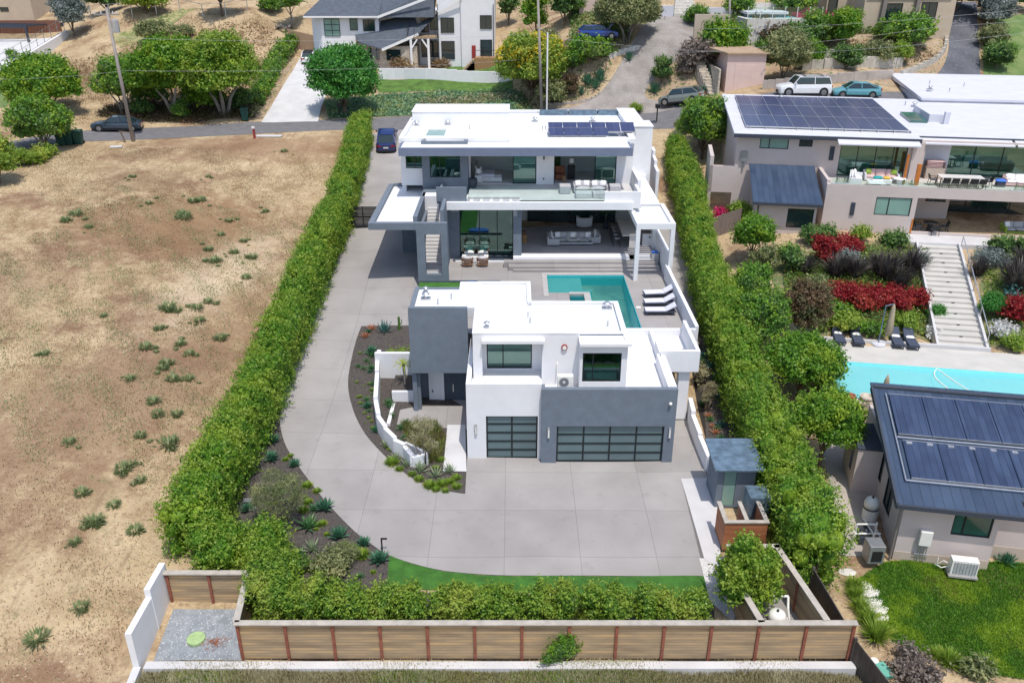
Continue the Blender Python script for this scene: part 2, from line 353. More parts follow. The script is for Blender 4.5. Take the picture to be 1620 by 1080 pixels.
def planks(name, cols, step, axis='Z', dark=.35, rough=.75, along=(.5,.5,1), edge=.012):
    """boards: a colour of its own per board plus grain and a dark gap"""
    m = bpy.data.materials.new(name); m.use_nodes = True; N = m.node_tree.nodes; L = m.node_tree.links; p = N['Principled BSDF']; p.inputs['Roughness'].default_value = rough
    tc = N.new('ShaderNodeTexCoord'); sp = N.new('ShaderNodeSeparateXYZ'); L.new(tc.outputs['Object'], sp.inputs[0])
    d = N.new('ShaderNodeMath'); d.operation = 'DIVIDE'; d.inputs[1].default_value = step; L.new(sp.outputs[axis], d.inputs[0])
    fl = N.new('ShaderNodeMath'); fl.operation = 'FLOOR'; L.new(d.outputs[0], fl.inputs[0])
    mp = N.new('ShaderNodeMapping'); mp.inputs['Scale'].default_value = along; L.new(tc.outputs['Object'], mp.inputs[0])
    wn = N.new('ShaderNodeTexNoise'); wn.noise_dimensions = '4D'; wn.inputs['Scale'].default_value = 1.0; wn.inputs['Detail'].default_value = 3
    L.new(mp.outputs[0], wn.inputs['Vector']); mw = N.new('ShaderNodeMath'); mw.operation = 'MULTIPLY'; mw.inputs[1].default_value = 7.31; L.new(fl.outputs[0], mw.inputs[0]); L.new(mw.outputs[0], wn.inputs['W'])
    rp = N.new('ShaderNodeValToRGB'); e = rp.color_ramp.elements; e[0].position = .3; e[1].position = .7; e[0].color = (*cols[0], 1); e[1].color = (*cols[1], 1)
    if len(cols) > 2: x = e.new(.5); x.color = (*cols[2], 1)
    L.new(wn.outputs['Fac'], rp.inputs[0])
    fr = N.new('ShaderNodeMath'); fr.operation = 'FRACT'; L.new(d.outputs[0], fr.inputs[0])
    lt = N.new('ShaderNodeMath'); lt.operation = 'LESS_THAN'; lt.inputs[1].default_value = edge/step; L.new(fr.outputs[0], lt.inputs[0])
    mx = N.new('ShaderNodeMixRGB'); mx.blend_type = 'MULTIPLY'; mx.inputs[2].default_value = (dark,)*3+(1,)
    L.new(lt.outputs[0], mx.inputs[0]); L.new(rp.outputs[0], mx.inputs[1]); L.new(mx.outputs[0], p.inputs['Base Color'])
    M[name] = m; return m
planks('fence_boards', [(.27,.195,.12), (.53,.36,.185), (.39,.285,.175)], .14, 'Z')
planks('deck_boards', [(.25,.17,.11), (.36,.26,.17)], .14, 'Y')
planks('cedar_boards', [(.28,.09,.035), (.50,.20,.09)], .12, 'Z')
planks('dark_boards', [(.05,.042,.038), (.10,.085,.075)], .15, 'Y')
planks('seam_metal', [(.030,.050,.090), (.060,.090,.145)], .42, 'X', dark=.3, rough=.35, along=(.4,.4,.4), edge=.02)
planks('solar_dark', [(.028,.042,.085), (.055,.080,.145)], .30, 'X', dark=.35, rough=.22, along=(.6,.6,.6), edge=.02)
planks('solar_blue', [(.040,.048,.115), (.065,.075,.16)], .16, 'X', dark=.8, rough=.25, along=(.3,.3,.3), edge=.008)
def groundmat():
    m = bpy.data.materials.new('dry_ground'); m.use_nodes = True; N = m.node_tree.nodes; L = m.node_tree.links; p = N['Principled BSDF']; p.inputs['Roughness'].default_value = .95
    p.inputs['Specular IOR Level'].default_value = .1
    g = N.new('ShaderNodeNewGeometry')
    def noise(sc, det=6, dist=0, rough=.55):
        n = N.new('ShaderNodeTexNoise'); n.inputs['Scale'].default_value = sc; n.inputs['Detail'].default_value = det; n.inputs['Distortion'].default_value = dist; n.inputs['Roughness'].default_value = rough
        L.new(g.outputs['Position'], n.inputs['Vector']); return n
    def ramp(n, a, b, ca=(0,0,0), cb=(1,1,1)):
        r = N.new('ShaderNodeValToRGB'); r.color_ramp.elements[0].position = a; r.color_ramp.elements[1].position = b
        r.color_ramp.elements[0].color = (*ca, 1); r.color_ramp.elements[1].color = (*cb, 1); L.new(n.outputs['Fac'], r.inputs[0]); return r
    def mix(f, a, b, bt='MIX'):
        x = N.new('ShaderNodeMixRGB'); x.blend_type = bt
        L.new(f.outputs[0], x.inputs[0]); L.new(a.outputs[0], x.inputs[1])
        if isinstance(b, tuple): x.inputs[2].default_value = (*b, 1)
        else: L.new(b.outputs[0], x.inputs[2])
        return x
    base = ramp(noise(.35, 9, 0, .65), .32, .68, (.34,.245,.140), (.56,.435,.275))
    brown = mix(ramp(noise(.16, 10, .15, .72), .50, .62, cb=(.9,.9,.9)), base, (.215,.125,.075))
    tuft = mix(ramp(noise(2.2, 6, .3, .7), .56, .66, cb=(.75,.75,.75)), brown, (.29,.20,.12))
    dry = mix(ramp(noise(.25, 9, .2, .72), .60, .70, cb=(.7,.7,.7)), tuft, (.16,.15,.075))
    fine = mix(ramp(noise(9, 4), .60, .68, cb=(.6,.6,.6)), dry, (.68,.56,.42))
    spk = mix(ramp(noise(14, 3), .64, .70, cb=(.75,.75,.75)), fine, (.14,.10,.065))
    mp = N.new('ShaderNodeMapping'); mp.inputs['Rotation'].default_value[2] = R(28); mp.inputs['Scale'].default_value = (2.6, .16, 1); L.new(g.outputs['Position'], mp.inputs[0])
    tn = N.new('ShaderNodeTexNoise'); tn.inputs['Scale'].default_value = 1.0; tn.inputs['Detail'].default_value = 6; tn.inputs['Roughness'].default_value = .6; L.new(mp.outputs[0], tn.inputs['Vector'])
    spk = mix(ramp(tn, .56, .68, cb=(.45,.45,.45)), spk, (.22,.145,.09)); spk = mix(ramp(noise(.9, 10, .2, .75), .57, .63, cb=(.6,.6,.6)), spk, (.30,.26,.15))
    def blob(cx, cy, rx, ry, rot, amt):                                   # a patch of darker dried growth with a ragged edge
        m1 = N.new('ShaderNodeMapping'); m1.vector_type = 'TEXTURE'; m1.inputs['Location'].default_value = (cx, cy, 0); m1.inputs['Scale'].default_value = (rx, ry, 60); m1.inputs['Rotation'].default_value[2] = R(rot); L.new(g.outputs['Position'], m1.inputs[0])
        gr = N.new('ShaderNodeTexGradient'); gr.gradient_type = 'SPHERICAL'; L.new(m1.outputs[0], gr.inputs[0])
        nn = noise(.8, 10, .2, .75); ad = N.new('ShaderNodeMath'); ad.operation = 'MULTIPLY_ADD'; ad.inputs[1].default_value = 2.2; L.new(nn.outputs['Fac'], ad.inputs[0]); L.new(gr.outputs['Fac'], ad.inputs[2])
        r = N.new('ShaderNodeMapRange'); r.inputs['From Min'].default_value = 1.30; r.inputs['From Max'].default_value = 1.75; r.inputs['To Max'].default_value = amt; L.new(ad.outputs[0], r.inputs[0]); c = N.new('ShaderNodeMath'); c.operation = 'MULTIPLY'; L.new(r.outputs[0], c.inputs[0])
        g2 = N.new('ShaderNodeMath'); g2.operation = 'GREATER_THAN'; g2.inputs[1].default_value = .001; L.new(gr.outputs['Fac'], g2.inputs[0]); L.new(g2.outputs[0], c.inputs[1]); return c
    for (cx, cy, rx, ry, rot, amt, col) in ((-27,27,15,12,20,.75,(.225,.13,.07)), (-26,46,20,6,5,.6,(.24,.14,.085)), (-22,4,9,26,-22,.65,(.23,.14,.085)), (-36,12,8,22,-25,.5,(.25,.16,.10)), (-33,36,7,6,0,.5,(.20,.13,.075)), (-21,20,4,14,-10,.5,(.66,.54,.38))):
        spk = mix(blob(cx, cy, rx, ry, rot, amt), spk, col)
    spk = mix(ramp(noise(4.5, 5, 0, .6), .58, .63, cb=(.55,.55,.55)), spk, (.20,.13,.08))
    L.new(spk.outputs[0], p.inputs['Base Color'])
    bp = N.new('ShaderNodeBump'); bp.inputs['Strength'].default_value = .9; bp.inputs['Distance'].default_value = .12; L.new(noise(3.5, 8).outputs['Fac'], bp.inputs['Height']); L.new(bp.outputs[0], p.inputs['Normal'])
    M['dry_ground'] = m
groundmat()
def speckle(name, a, b, c, scale, fa=.6, fb=.64, rough=.95, bump=.8):
    m = mat(name, a, rough, .1, scale*.15, bump, scale, col2=b); N = m.node_tree.nodes; L = m.node_tree.links; p = N['Principled BSDF']
    g = N.new('ShaderNodeNewGeometry'); n = N.new('ShaderNodeTexNoise'); n.inputs['Scale'].default_value = scale; n.inputs['Detail'].default_value = 3; L.new(g.outputs['Position'], n.inputs['Vector'])
    r = N.new('ShaderNodeValToRGB'); r.color_ramp.elements[0].position = fa; r.color_ramp.elements[1].position = fb; L.new(n.outputs['Fac'], r.inputs[0])
    x = N.new('ShaderNodeMixRGB'); x.inputs[2].default_value = (*c, 1); old = p.inputs['Base Color'].links[0].from_socket
    L.new(r.outputs[0], x.inputs[0]); L.new(old, x.inputs[1]); L.new(x.outputs[0], p.inputs['Base Color']); return m
speckle('gravel', (.20,.22,.24), (.30,.32,.34), (.50,.52,.54), 16)
speckle('asphalt', (.135,.13,.135), (.175,.17,.175), (.22,.21,.21), 10, .6, .7, bump=.15)
speckle('asphalt_dark', (.085,.09,.105), (.13,.135,.155), (.19,.19,.20), 3, .6, .7, bump=.15)
speckle('asphalt_old', (.24,.215,.195), (.33,.30,.275), (.38,.35,.33), 5, .6, .7, bump=.15)
speckle('garden_dirt', (.30,.21,.135), (.44,.33,.22), (.11,.14,.05), 2.4, .55, .62)
speckle('slope_green', (.10,.14,.055), (.20,.20,.085), (.36,.27,.16), 2.0, .58, .66)
speckle('bank_cover', (.065,.13,.075), (.14,.20,.10), (.34,.28,.16), 1.8, .60, .68)
speckle('dry_green', (.26,.25,.10), (.40,.34,.18), (.16,.20,.06), 1.6, .5, .6)
joints(M['concrete'], 3.4, 3.3, 0, .014, .70, .4, .9)
# ---------------------------------------------------------------- terrain
CTRL = [  # picture x, y, height in metres
 (250,1065,-1.1),(500,1070,-1.15),(800,1070,-1.2),(1100,1070,-1.2),(1330,1070,-1.3),(1500,1070,-1.4),(1610,1070,-1.2),(20,1070,-.9),(120,1070,-1.0),
 (600,900,-.05),(850,900,-.05),(1100,900,-.05),(740,740,0),(1060,735,0),(900,800,0),(620,840,.0),(700,800,0),(1120,780,0),(1100,650,.1),(1240,980,-.5),(1150,960,-.6),(800,960,-.45),(500,960,-.45),
 (445,640,.6),(560,620,.6),(500,700,.3),(500,520,1.6),(575,510,1.6),(480,590,.95),(545,370,3.1),(650,430,3.0),(600,400,3.0),(575,300,4.5),(600,240,5.9),(620,210,6.9),
 (400,740,.15),(450,850,0),(560,880,0),
 (30,250,7.0),(300,228,7.1),(420,222,7.15),(540,218,7.2),(0,600,2.6),(0,900,.6),(180,900,.3),(150,500,3.2),(400,400,3.3),(380,520,2.0),(330,660,1.0),(250,820,.3),(480,300,4.8),(100,700,1.8),(200,350,5.2),(0,420,4.6),(0,310,6.2),(320,480,3.2),(200,650,2.0),(530,290,4.8),
 (190,207,7.3),(300,205,7.3),(420,200,7.4),(560,195,7.5),(700,180,7.7),(850,172,8.0),(960,175,8.3),(1050,172,8.8),(1100,170,9.4),(1170,165,10.4),(1230,155,11.2),(1330,148,11.3),(1420,150,11.4),
 (60,240,7.2),(0,255,7.2),
 (490,95,11.3),(455,150,9.3),(400,180,8.1),(550,110,11.3),(690,108,11.5),(790,105,11.5),(600,150,9.2),(700,160,8.9),(800,160,9.0),(700,132,10.2),(800,128,10.4),(620,128,10.2),
 (350,190,8.0),(280,100,11.3),(200,110,10.8),(100,190,8.2),(60,150,9.4),(20,110,10.3),(100,60,13.4),(200,50,14.2),(300,40,15.0),(400,20,17.0),(450,40,15.2),(0,60,13.2),(50,30,15.0),(200,10,17.4),(300,5,18.0),(490,5,18),
 (900,140,10.3),(870,110,12.2),(950,100,12.9),(910,64,15.2),(960,62,15.4),(985,120,11.7),(1000,90,13.4),(1040,50,16.2),(1090,60,15.6),(1060,25,17.2),(900,20,17.6),(1110,10,18.4),(820,60,14.2),(1040,150,9.8),(1100,120,11.8),(1130,80,14.0),
 (1210,120,11.6),(1300,110,13.0),(1300,60,15.2),(1400,80,14.3),(1400,120,12.2),(1350,60,15.4),(1480,70,14.8),(1510,120,11.8),(1515,60,15.0),(1530,10,18.4),(1600,60,15.2),(1600,130,11.4),(1250,40,16.4),(1250,10,18.5),
 (1100,300,4.4),(1130,260,5.4),(1075,250,6.0),(1110,210,8.0),(1080,400,2.9),(1110,560,1.6),(1130,470,2.2),(1160,680,.3),(1180,760,.0),(1200,850,-.2),(1230,700,.3),(1300,870,-.4),(1250,560,1.6),
 (1340,388,4.7),(1440,380,4.7),(1600,385,4.7),(1240,400,4.1),(1200,380,4.3),(1180,340,4.6),(1250,480,3.0),(1310,535,1.72),(1450,548,1.72),(1600,560,1.72),(1560,545,1.78),(1340,470,3.2),(1400,440,3.7),(1440,500,2.6),(1590,450,3.7),(1600,500,2.7),(1250,440,3.6),
 (1320,600,1.5),(1330,680,.3),(1340,760,.1),(1350,870,-.4),(1420,885,-.4),(1600,890,-.35),(1420,960,-.9),(1600,960,-.8),(1500,1020,-1.2),(1380,1000,-1.1),(1400,600,1.4),(1600,640,1.2),(1500,700,.5),
]
ST = [(27.5+k*.0,0,0) for k in ()]
WCTRL = [(-13,-14.0,-.9),(-9,-14.0,-.95),(-5,-14.0,-.95),(0,-14.0,-.95),(5,-14.0,-.95),(9,-14.0,-.95),(12.5,-14.0,-1.0),(-8,-16,-1.2),(0,-16,-1.2),(8,-16,-1.25),(-8,75.2,10.9),(-3,74.8,10.9),(-5.5,73.5,10.7),(-14,74.5,10.9),(-20,75.5,11.1),(-12,72,10.7),(-24,75.5,11.2),(-8,78,11.2),(-15,80,11.3),(31.4,20.5,3.7),(31.2,19.0,3.3),(30.7,17,2.7),(30.0,15,2.0),(29.1,13,1.3),(28.6,11.3,1.0),(29.4,21,3.7),(29.2,19.4,3.3),(28.7,17.4,2.7),(28.0,15.3,2.0),(27.2,13.2,1.3),(32.5,18.6,4.1),(32,16.6,3.4),(31.3,14.6,2.7),(30.6,12.6,2.0),(26.5,19.8,4.3),(26,17.5,3.6),(35,17,3.6),(34,13,2.3),(-80,-40,-4),(0,-34,-4.5),(60,-40,-4),(0,-26,-3.4),(-30,-28,-2.5),(25,-28,-2.8),(-90,30,7),(-60,10,5.2),(-50,-10,1.8),(-40,30,6.4),(70,20,4),(60,60,11),(55,0,1),(40,-10,-.4),(-80,70,10),(-60,100,17),(0,110,20),(60,110,21),(-50,150,26),(20,150,27),(90,150,28),(5,5,-.2),(3,3,-.1),(3,8,.2),(-4,8,.6),(0,15,1.8),(6,20,2.2),(3,28,3.2),(8,34,4.0),(-5,36,5),(5,44,6.6),(-5,50,7.0),(14,34,4.6),(16,44,6.6),(30,26,4.4),(40,34,6),(30,40,7.5),(24,42,8),
 (-120,0,3),(120,0,0),(-120,120,20),(120,120,22),(0,230,38),(-120,230,38),(120,230,38),(0,-80,-14),(-100,-80,-12),(100,-80,-12)]
cp = [PZ(*c) for c in CTRL] + WCTRL
cp = np.array(cp, float)
D = np.hypot(cp[:,None,0]-cp[None,:,0], cp[:,None,1]-cp[None,:,1]); n = len(cp)
A = np.zeros((n+3, n+3)); A[:n,:n] = -D + np.eye(n)*(-.0) ; A[:n,:n] -= np.eye(n)*.6*-1
A[:n,n] = 1; A[:n,n+1:] = cp[:,:2]; A[n,:n] = 1; A[n+1:,:n] = cp[:,:2].T
sol = np.linalg.solve(A, np.concatenate([cp[:,2], [0,0,0]])); wv, pv = sol[:n], sol[n:]
def rbf(X, Y):
    out = np.zeros(X.shape)
    for i in range(n): out -= wv[i]*np.hypot(X-cp[i,0], Y-cp[i,1])
    return out + pv[0] + pv[1]*X + pv[2]*Y
def axis(a, b, s, lim):
    inner = list(np.arange(a, b+s/2, s)); o = []; st = s; x = b
    while x < lim: st *= 1.35; x += st; o.append(x)
    lo = []; st = s; x = a
    while x > -lim: st *= 1.35; x -= st; lo.append(x)
    return np.array(lo[::-1] + inner + o)
GS = 1.0
GX = axis(-64, 64, GS, 1500); GY = axis(-30, 112, GS, 1500)
XX, YY = np.meshgrid(GX, GY, indexing='ij')
XC = np.clip(XX, -130, 130); YC = np.clip(YY, -90, 240); ZZ = rbf(XC, YC)
far = np.maximum(np.hypot(XX-XC, YY-YC) - 5, 0); ZZ = np.where(YY < -90, ZZ - np.minimum(far*.12, 30), ZZ + np.where(YY > 200, np.minimum(far*.06, 12), 0))
def H(x, y):
    i = min(max(int(np.searchsorted(GX, x, 'right'))-1, 0), len(GX)-2); j = min(max(int(np.searchsorted(GY, y, 'right'))-1, 0), len(GY)-2)
    u = (x-GX[i])/(GX[i+1]-GX[i]); v = (y-GY[j])/(GY[j+1]-GY[j]); a, b, c, d = ZZ[i,j], ZZ[i+1,j], ZZ[i+1,j+1], ZZ[i,j+1]
    return float(a + (b-a)*u + (c-b)*v) if u >= v else float(a + (c-d)*u + (d-a)*v)
def G(px, py, dz=0.0):
    """point of the ground seen at a picture position"""
    r = ray(px, py); t = 20.0; s = .5
    while t < 400:
        if CAMZ + r[2]*t <= H(r[0]*t, CAMY + r[1]*t) + dz: break
        t += s
    lo, hi = t-s, t
    for _ in range(14):
        m_ = (lo+hi)/2
        if CAMZ + r[2]*m_ <= H(r[0]*m_, CAMY + r[1]*m_) + dz: hi = m_
        else: lo = m_
    x, y = r[0]*hi, CAMY + r[1]*hi
    return (x, y, H(x, y))
def mesh_np(name, co, faces, m, kind=None, smooth=False):
    me = bpy.data.meshes.new(name); co = np.asarray(co, np.float32); faces = np.asarray(faces, np.int32); k = faces.shape[1]
    me.vertices.add(len(co)); me.vertices.foreach_set('co', co.ravel()); me.loops.add(faces.size); me.loops.foreach_set('vertex_index', faces.ravel())
    me.polygons.add(len(faces)); me.polygons.foreach_set('loop_start', np.arange(0, faces.size, k, dtype=np.int32))
    try: me.polygons.foreach_set('loop_total', np.full(len(faces), k, np.int32))
    except Exception: pass
    if smooth: me.polygons.foreach_set('use_smooth', np.ones(len(faces), bool))
    for mm in (m if isinstance(m, (list, tuple)) else [m]): me.materials.append(M[mm] if isinstance(mm, str) else mm)
    me.update(calc_edges=True); me.validate(); return me
nx, ny = XX.shape; idx = np.arange(nx*ny).reshape(nx, ny)
t1 = np.stack([idx[:-1,:-1], idx[1:,:-1], idx[1:,1:]], -1).reshape(-1,3); t2 = np.stack([idx[:-1,:-1], idx[1:,1:], idx[:-1,1:]], -1).reshape(-1,3)
# open a real hole in the ground under the two pools and the buildings' buried rooms is not needed: decks cover them
me = mesh_np('ground', np.stack([XX, YY, ZZ], -1).reshape(-1,3), np.concatenate([t1, t2]), 'dry_ground', smooth=True)
tag(link(bpy.data.objects.new('ground', me)), kind='structure')
def W2(p): return (p[1], p[2]) if p[0] == 'w' else G(p[0], p[1])[:2]
def sheet(name, pts, off, m, kind='structure', smooth_curve=False, thick=.0):
    """a surface laid on the ground: outline cut along the ground's own grid, so that it follows it exactly"""
    P = [W2(p) for p in pts]
    bm = bmesh.new(); vs = [bm.verts.new((p[0], p[1], 0)) for p in P]; bm.faces.new(vs); bmesh.ops.triangulate(bm, faces=bm.faces[:])
    xs = [p[0] for p in P]; ys = [p[1] for p in P]
    def cut(co, no): bmesh.ops.bisect_plane(bm, geom=bm.verts[:]+bm.edges[:]+bm.faces[:], plane_co=co, plane_no=no, dist=1e-5)
    for x in GX[(GX > min(xs)) & (GX < max(xs))]: cut((x,0,0), (1,0,0))
    for y in GY[(GY > min(ys)) & (GY < max(ys))]: cut((0,y,0), (0,1,0))
    d0 = min(x-y for x, y in P); d1 = max(x-y for x, y in P)
    for k in range(int(math.floor(d0)), int(math.ceil(d1))+1): cut((k,0,0), (1,-1,0))
    for v in bm.verts: v.co.z = H(v.co.x+1e-7, v.co.y) + off
    me = bpy.data.meshes.new(name); bm.normal_update()
    for f in bm.faces:
        if f.normal.z < 0: f.normal_flip()
    for f in bm.faces: f.smooth = True
    bm.to_mesh(me); bm.free(); me.materials.append(M[m]); o = link(bpy.data.objects.new(name, me)); o['kind'] = kind; return o
def curve(pts, n=6):                       # Catmull-Rom through picture points
    out = []
    for i in range(len(pts)-1):
        p0 = pts[max(i-1,0)]; p1 = pts[i]; p2 = pts[i+1]; p3 = pts[min(i+2, len(pts)-1)]
        for k in range(n):
            t = k/n; out.append(tuple(.5*((2*p1[a]) + (-p0[a]+p2[a])*t + (2*p0[a]-5*p1[a]+4*p2[a]-p3[a])*t*t + (-p0[a]+3*p1[a]-3*p2[a]+p3[a])*t**3) for a in (0,1)))
    return out + [tuple(pts[-1])]
# ---------------------------------------------------------------- roads, drives, beds
sheet('street', curve([(-60,262),(0,243),(110,226),(200,222),(330,216),(540,206),(700,208),(830,205),(960,205),(1050,204),(1140,200),(1230,176),(1330,168),(1480,166)]) +
      curve([(1470,146),(1330,146),(1225,146),(1150,163),(1050,163),(960,168),(850,172),(760,178),(650,184),(540,189),(420,192),(300,200),(150,206),(60,216),(0,228),(-60,240)]), .02, 'asphalt')
sheet('old_driveway', curve([(830,178),(900,170),(935,158),(960,135),(985,95),(1005,60),(1020,40),(1035,22)],4) + curve([(1120,22),(1105,50),(1085,75),(1065,100),(1040,120),(1022,142),(1025,157),(1060,162),(1070,172)],4) + [(960,182)], .035, 'asphalt_old')
sheet('dark_driveway', curve([(1440,150),(1470,132),(1492,105),(1500,80),(1502,50),(1504,20),(1506,4)],4) + curve([(1545,4),(1546,30),(1548,60),(1550,100),(1552,150)],4), .035, 'asphalt_dark')
sheet('concrete_driveway', [(413,194),(440,150),(462,115),(474,92),(505,84),(520,96),(512,120),(516,150),(508,170),(503,193)], .035, 'concrete_pale')
CL = curve([(587,212),(585,226),(572,280),(552,329),(545,370),(520,430),(497,480),(470,550),(455,600),(445,640),(443,668),(450,700),(465,727),(490,762),(520,799),(560,840),(590,863),(612,877),(650,891),(700,903),(760,909),(820,911),(940,911)], 4)
driveway = sheet('driveway', CL + [(1114,912),(1077,758),(1119,757),(1104,700),(1088,640),('w',8.9,6),('w',8.9,9),('w',-2,9),('w',-4,10),('w',-4,22),('w',-5,31),('w',-9,31),('w',-9,42),('w',-6,44),('w',-5,58)], .045, 'concrete')
sheet('side_paving', [(1077,758),(1119,757),(1136,757),(1140,905),(1114,885)], .06, 'concrete_pale')
sheet('white_gravel_strip', [(1106,884),(1150,884),(1168,960),(1160,985),(1122,950)], .05, 'rock_white', 'stuff')
sheet('artificial_turf', [(616,878),(612,930),(1120,950),(1114,911),(940,912),(820,912),(760,910),(700,904),(650,892)], .04, 'turf')
sheet('planting_bed', curve([(736,782),(715,779),(690,773),(660,762),(630,741),(605,718),(580,690),(563,660),(553,628),(551,600),(557,565),(565,535),(572,517)],4) + [(600,516),(650,516),('w',-4.6,7),('w',-2.5,5),('w',-2.45,.25)], .065, 'mulch')
sheet('planting_bed', curve([(592,240),(580,282),(562,331),(555,370),(530,430),(506,480),(480,550),(466,600),(455,640),(453,668),(460,702),(475,729),(500,764),(530,801),(568,842),(598,865),(616,879)],3) + [(614,935),(1130,955),(1130,985),(430,985),(380,900),(370,760),(405,640),(460,520),(520,380),(560,270)], .03, 'mulch')
sheet('planting_bed', [(1090,560),(1110,540),(1118,700),(1134,757),(1200,757),(1210,700),(1180,600),(1150,520),(1120,500),(1095,520)], .04, 'mulch')
sheet('entry_path', [(662,644),(735,644),('w',-2.42,5.5),('w',-2.42,3.0),(628,673),(633,650)], .085, 'concrete')
sheet('entry_path', [(708,674),(736,674),(738,748),(701,747)], .10, 'concrete_pale')
sheet('gravel_yard', [(275,964),(398,964),(388,1046),(243,1046)], .05, 'gravel', 'stuff')
sheet('front_slope', [(200,1100),(232,1058),(1348,1060),(1420,1100)], .03, 'dry_green')
sheet('side_yard', [(1345,925),(1372,905),(1400,889),(1470,885),(1640,893),(1640,1078),(1560,1066),(1480,1040),(1412,1015),(1380,965)], .03, 'lawn_dark')
sheet('side_patio', [(1310,640),(1400,640),(1400,780),(1372,880),(1330,880),(1300,700)], .03, 'concrete_old')
sheet('bank', [(512,160),(600,150),(800,140),(830,150),(850,178),(700,182),(520,188)], .03, 'bank_cover')
sheet('front_lawn', [(590,128),(600,125),(810,126),(812,140),(780,146),(700,144),(600,147)], .045, 'lawn')
sheet('upper_lawn', [(690,108),(745,98),(800,98),(812,112),(740,116)], .04, 'lawn')
sheet('hillside_garden', [(820,172),(870,168),(905,164),(930,152),(950,130),(975,95),(990,72),(900,78),(850,90),(825,120)], .03, 'garden_dirt')
sheet('hillside_garden', [(1022,156),(1020,130),(1042,115),(1070,92),(1088,75),(1130,70),(1150,100),(1140,155),(1075,160)], .03, 'garden_dirt')
sheet('hillside_garden', [(1210,142),(1450,142),(1480,120),(1498,90),(1490,60),(1300,55),(1200,60),(1200,100)], .03, 'garden_dirt')
sheet('side_lawn', [(1556,120),(1558,40),(1640,20),(1660,150),(1560,150)], .03, 'lawn_dark')
sheet('roadside_lawn', [(-30,175),(-10,120),(28,112),(24,140),(10,170)], .03, 'lawn_dark')
sheet('grass_patch', [(160,95),(190,84),(225,88),(240,110),(230,140),(190,150),(160,140)], .03, 'lawn')
sheet('green_verge', [(175,55),(205,48),(290,14),(320,14),(260,48),(230,66),(190,76)], .03, 'dry_green')
sheet('green_verge', [(395,190),(415,188),(470,95),(462,90),(420,150)], .03, 'garden_dirt')
sheet('garden_slope', [(1215,420),(1310,388),(1440,385),(1470,395),(1488,545),(1300,530),(1262,520),(1230,470)], .03, 'slope_green')
sheet('garden_slope', [(1540,395),(1640,395),(1640,555),(1560,548)], .03, 'slope_green')
# ---------------------------------------------------------------- wall helpers
def wallx(b, x0, x1, z0, z1, y, t, ops=()):
    """wall along X from y to y+t with openings (xa, xb, za, zb)"""
    zs = sorted({z0, z1, *[min(max(q, z0), z1) for o in ops for q in o[2:]]})
    for za, zb in zip(zs[:-1], zs[1:]):
        xs = [x0]; zc = (za+zb)/2
        for o in sorted(ops):
            if o[2] <= zc <= o[3]: xs += [o[0], o[1]]
        xs.append(x1)
        for a, c in zip(xs[::2], xs[1::2]):
            if c-a > 1e-4: b.box(a, c, y, y+t, za, zb)
    return b
def wally(b, y0, y1, z0, z1, x, t, ops=()):
    zs = sorted({z0, z1, *[min(max(q, z0), z1) for o in ops for q in o[2:]]})
    for za, zb in zip(zs[:-1], zs[1:]):
        ys = [y0]; zc = (za+zb)/2
        for o in sorted(ops):
            if o[2] <= zc <= o[3]: ys += [o[0], o[1]]
        ys.append(y1)
        for a, c in zip(ys[::2], ys[1::2]):
            if c-a > 1e-4: b.box(x, x+t, a, c, za, zb)
    return b
def window(par, x0, x1, z0, z1, y, vs=(), hs=(), glass='glass', fr='dark_frame', fw=.06, dep=.1, name='window', side=None):
    """window (frame) with its pane as a sub-part; along X at depth y, or along Y when side = x"""
    b = MB(); g = MB()
    def bx(bb, a0, a1, d0, d1, c0, c1):
        if side is None: bb.box(a0, a1, y+d0, y+d1, c0, c1)
        else: bb.box(side+d0, side+d1, a0, a1, c0, c1)
    bx(b, x0, x1, 0, dep, z0, z0+fw); bx(b, x0, x1, 0, dep, z1-fw, z1); bx(b, x0, x0+fw, 0, dep, z0+fw, z1-fw); bx(b, x1-fw, x1, 0, dep, z0+fw, z1-fw)
    for f in vs: xm = x0+(x1-x0)*f; bx(b, xm-fw/2, xm+fw/2, .002, dep-.002, z0+fw, z1-fw)
    for f in hs: zm = z0+(z1-z0)*f; bx(b, x0+fw, x1-fw, .004, dep-.004, zm-fw/2, zm+fw/2)
    bx(g, x0+fw, x1-fw, dep*.4, dep*.4+.02, z0+fw, z1-fw)
    o = obj(name, b, fr, par); obj('pane', g, glass, o); return o
def roomx(b, x0, x1, y0, y1, z0, z1):      # five inner faces of a room open towards -Y
    b.quad((x0,y1,z0),(x1,y1,z0),(x1,y1,z1),(x0,y1,z1)); b.quad((x0,y0,z0),(x1,y0,z0),(x1,y1,z0),(x0,y1,z0)); b.quad((x0,y0,z1),(x0,y1,z1),(x1,y1,z1),(x1,y0,z1))
    b.quad((x0,y0,z0),(x0,y1,z0),(x0,y1,z1),(x0,y0,z1)); b.quad((x1,y0,z0),(x1,y0,z1),(x1,y1,z1),(x1,y1,z0)); return b
def vent(par, x, y, z, k=0):
    b = MB()
    if k == 0: b.cyl(x, y, z, z+.12, .16, .13, 10); b.cyl(x, y, z+.12, z+.3, .08, .08, 8); b.cyl(x, y, z+.3, z+.36, .18, .10, 10)
    elif k == 1: b.box(x-.28, x+.28, y-.2, y+.2, z, z+.08); b.cyl(x, y, z+.08, z+.3, .13, .13, 10); b.cyl(x, y, z+.3, z+.42, .24, .12, 10)
    else: b.cyl(x, y, z, z+.35, .05, .05, 8)
    return obj('roof_vent', b, 'galv', par)
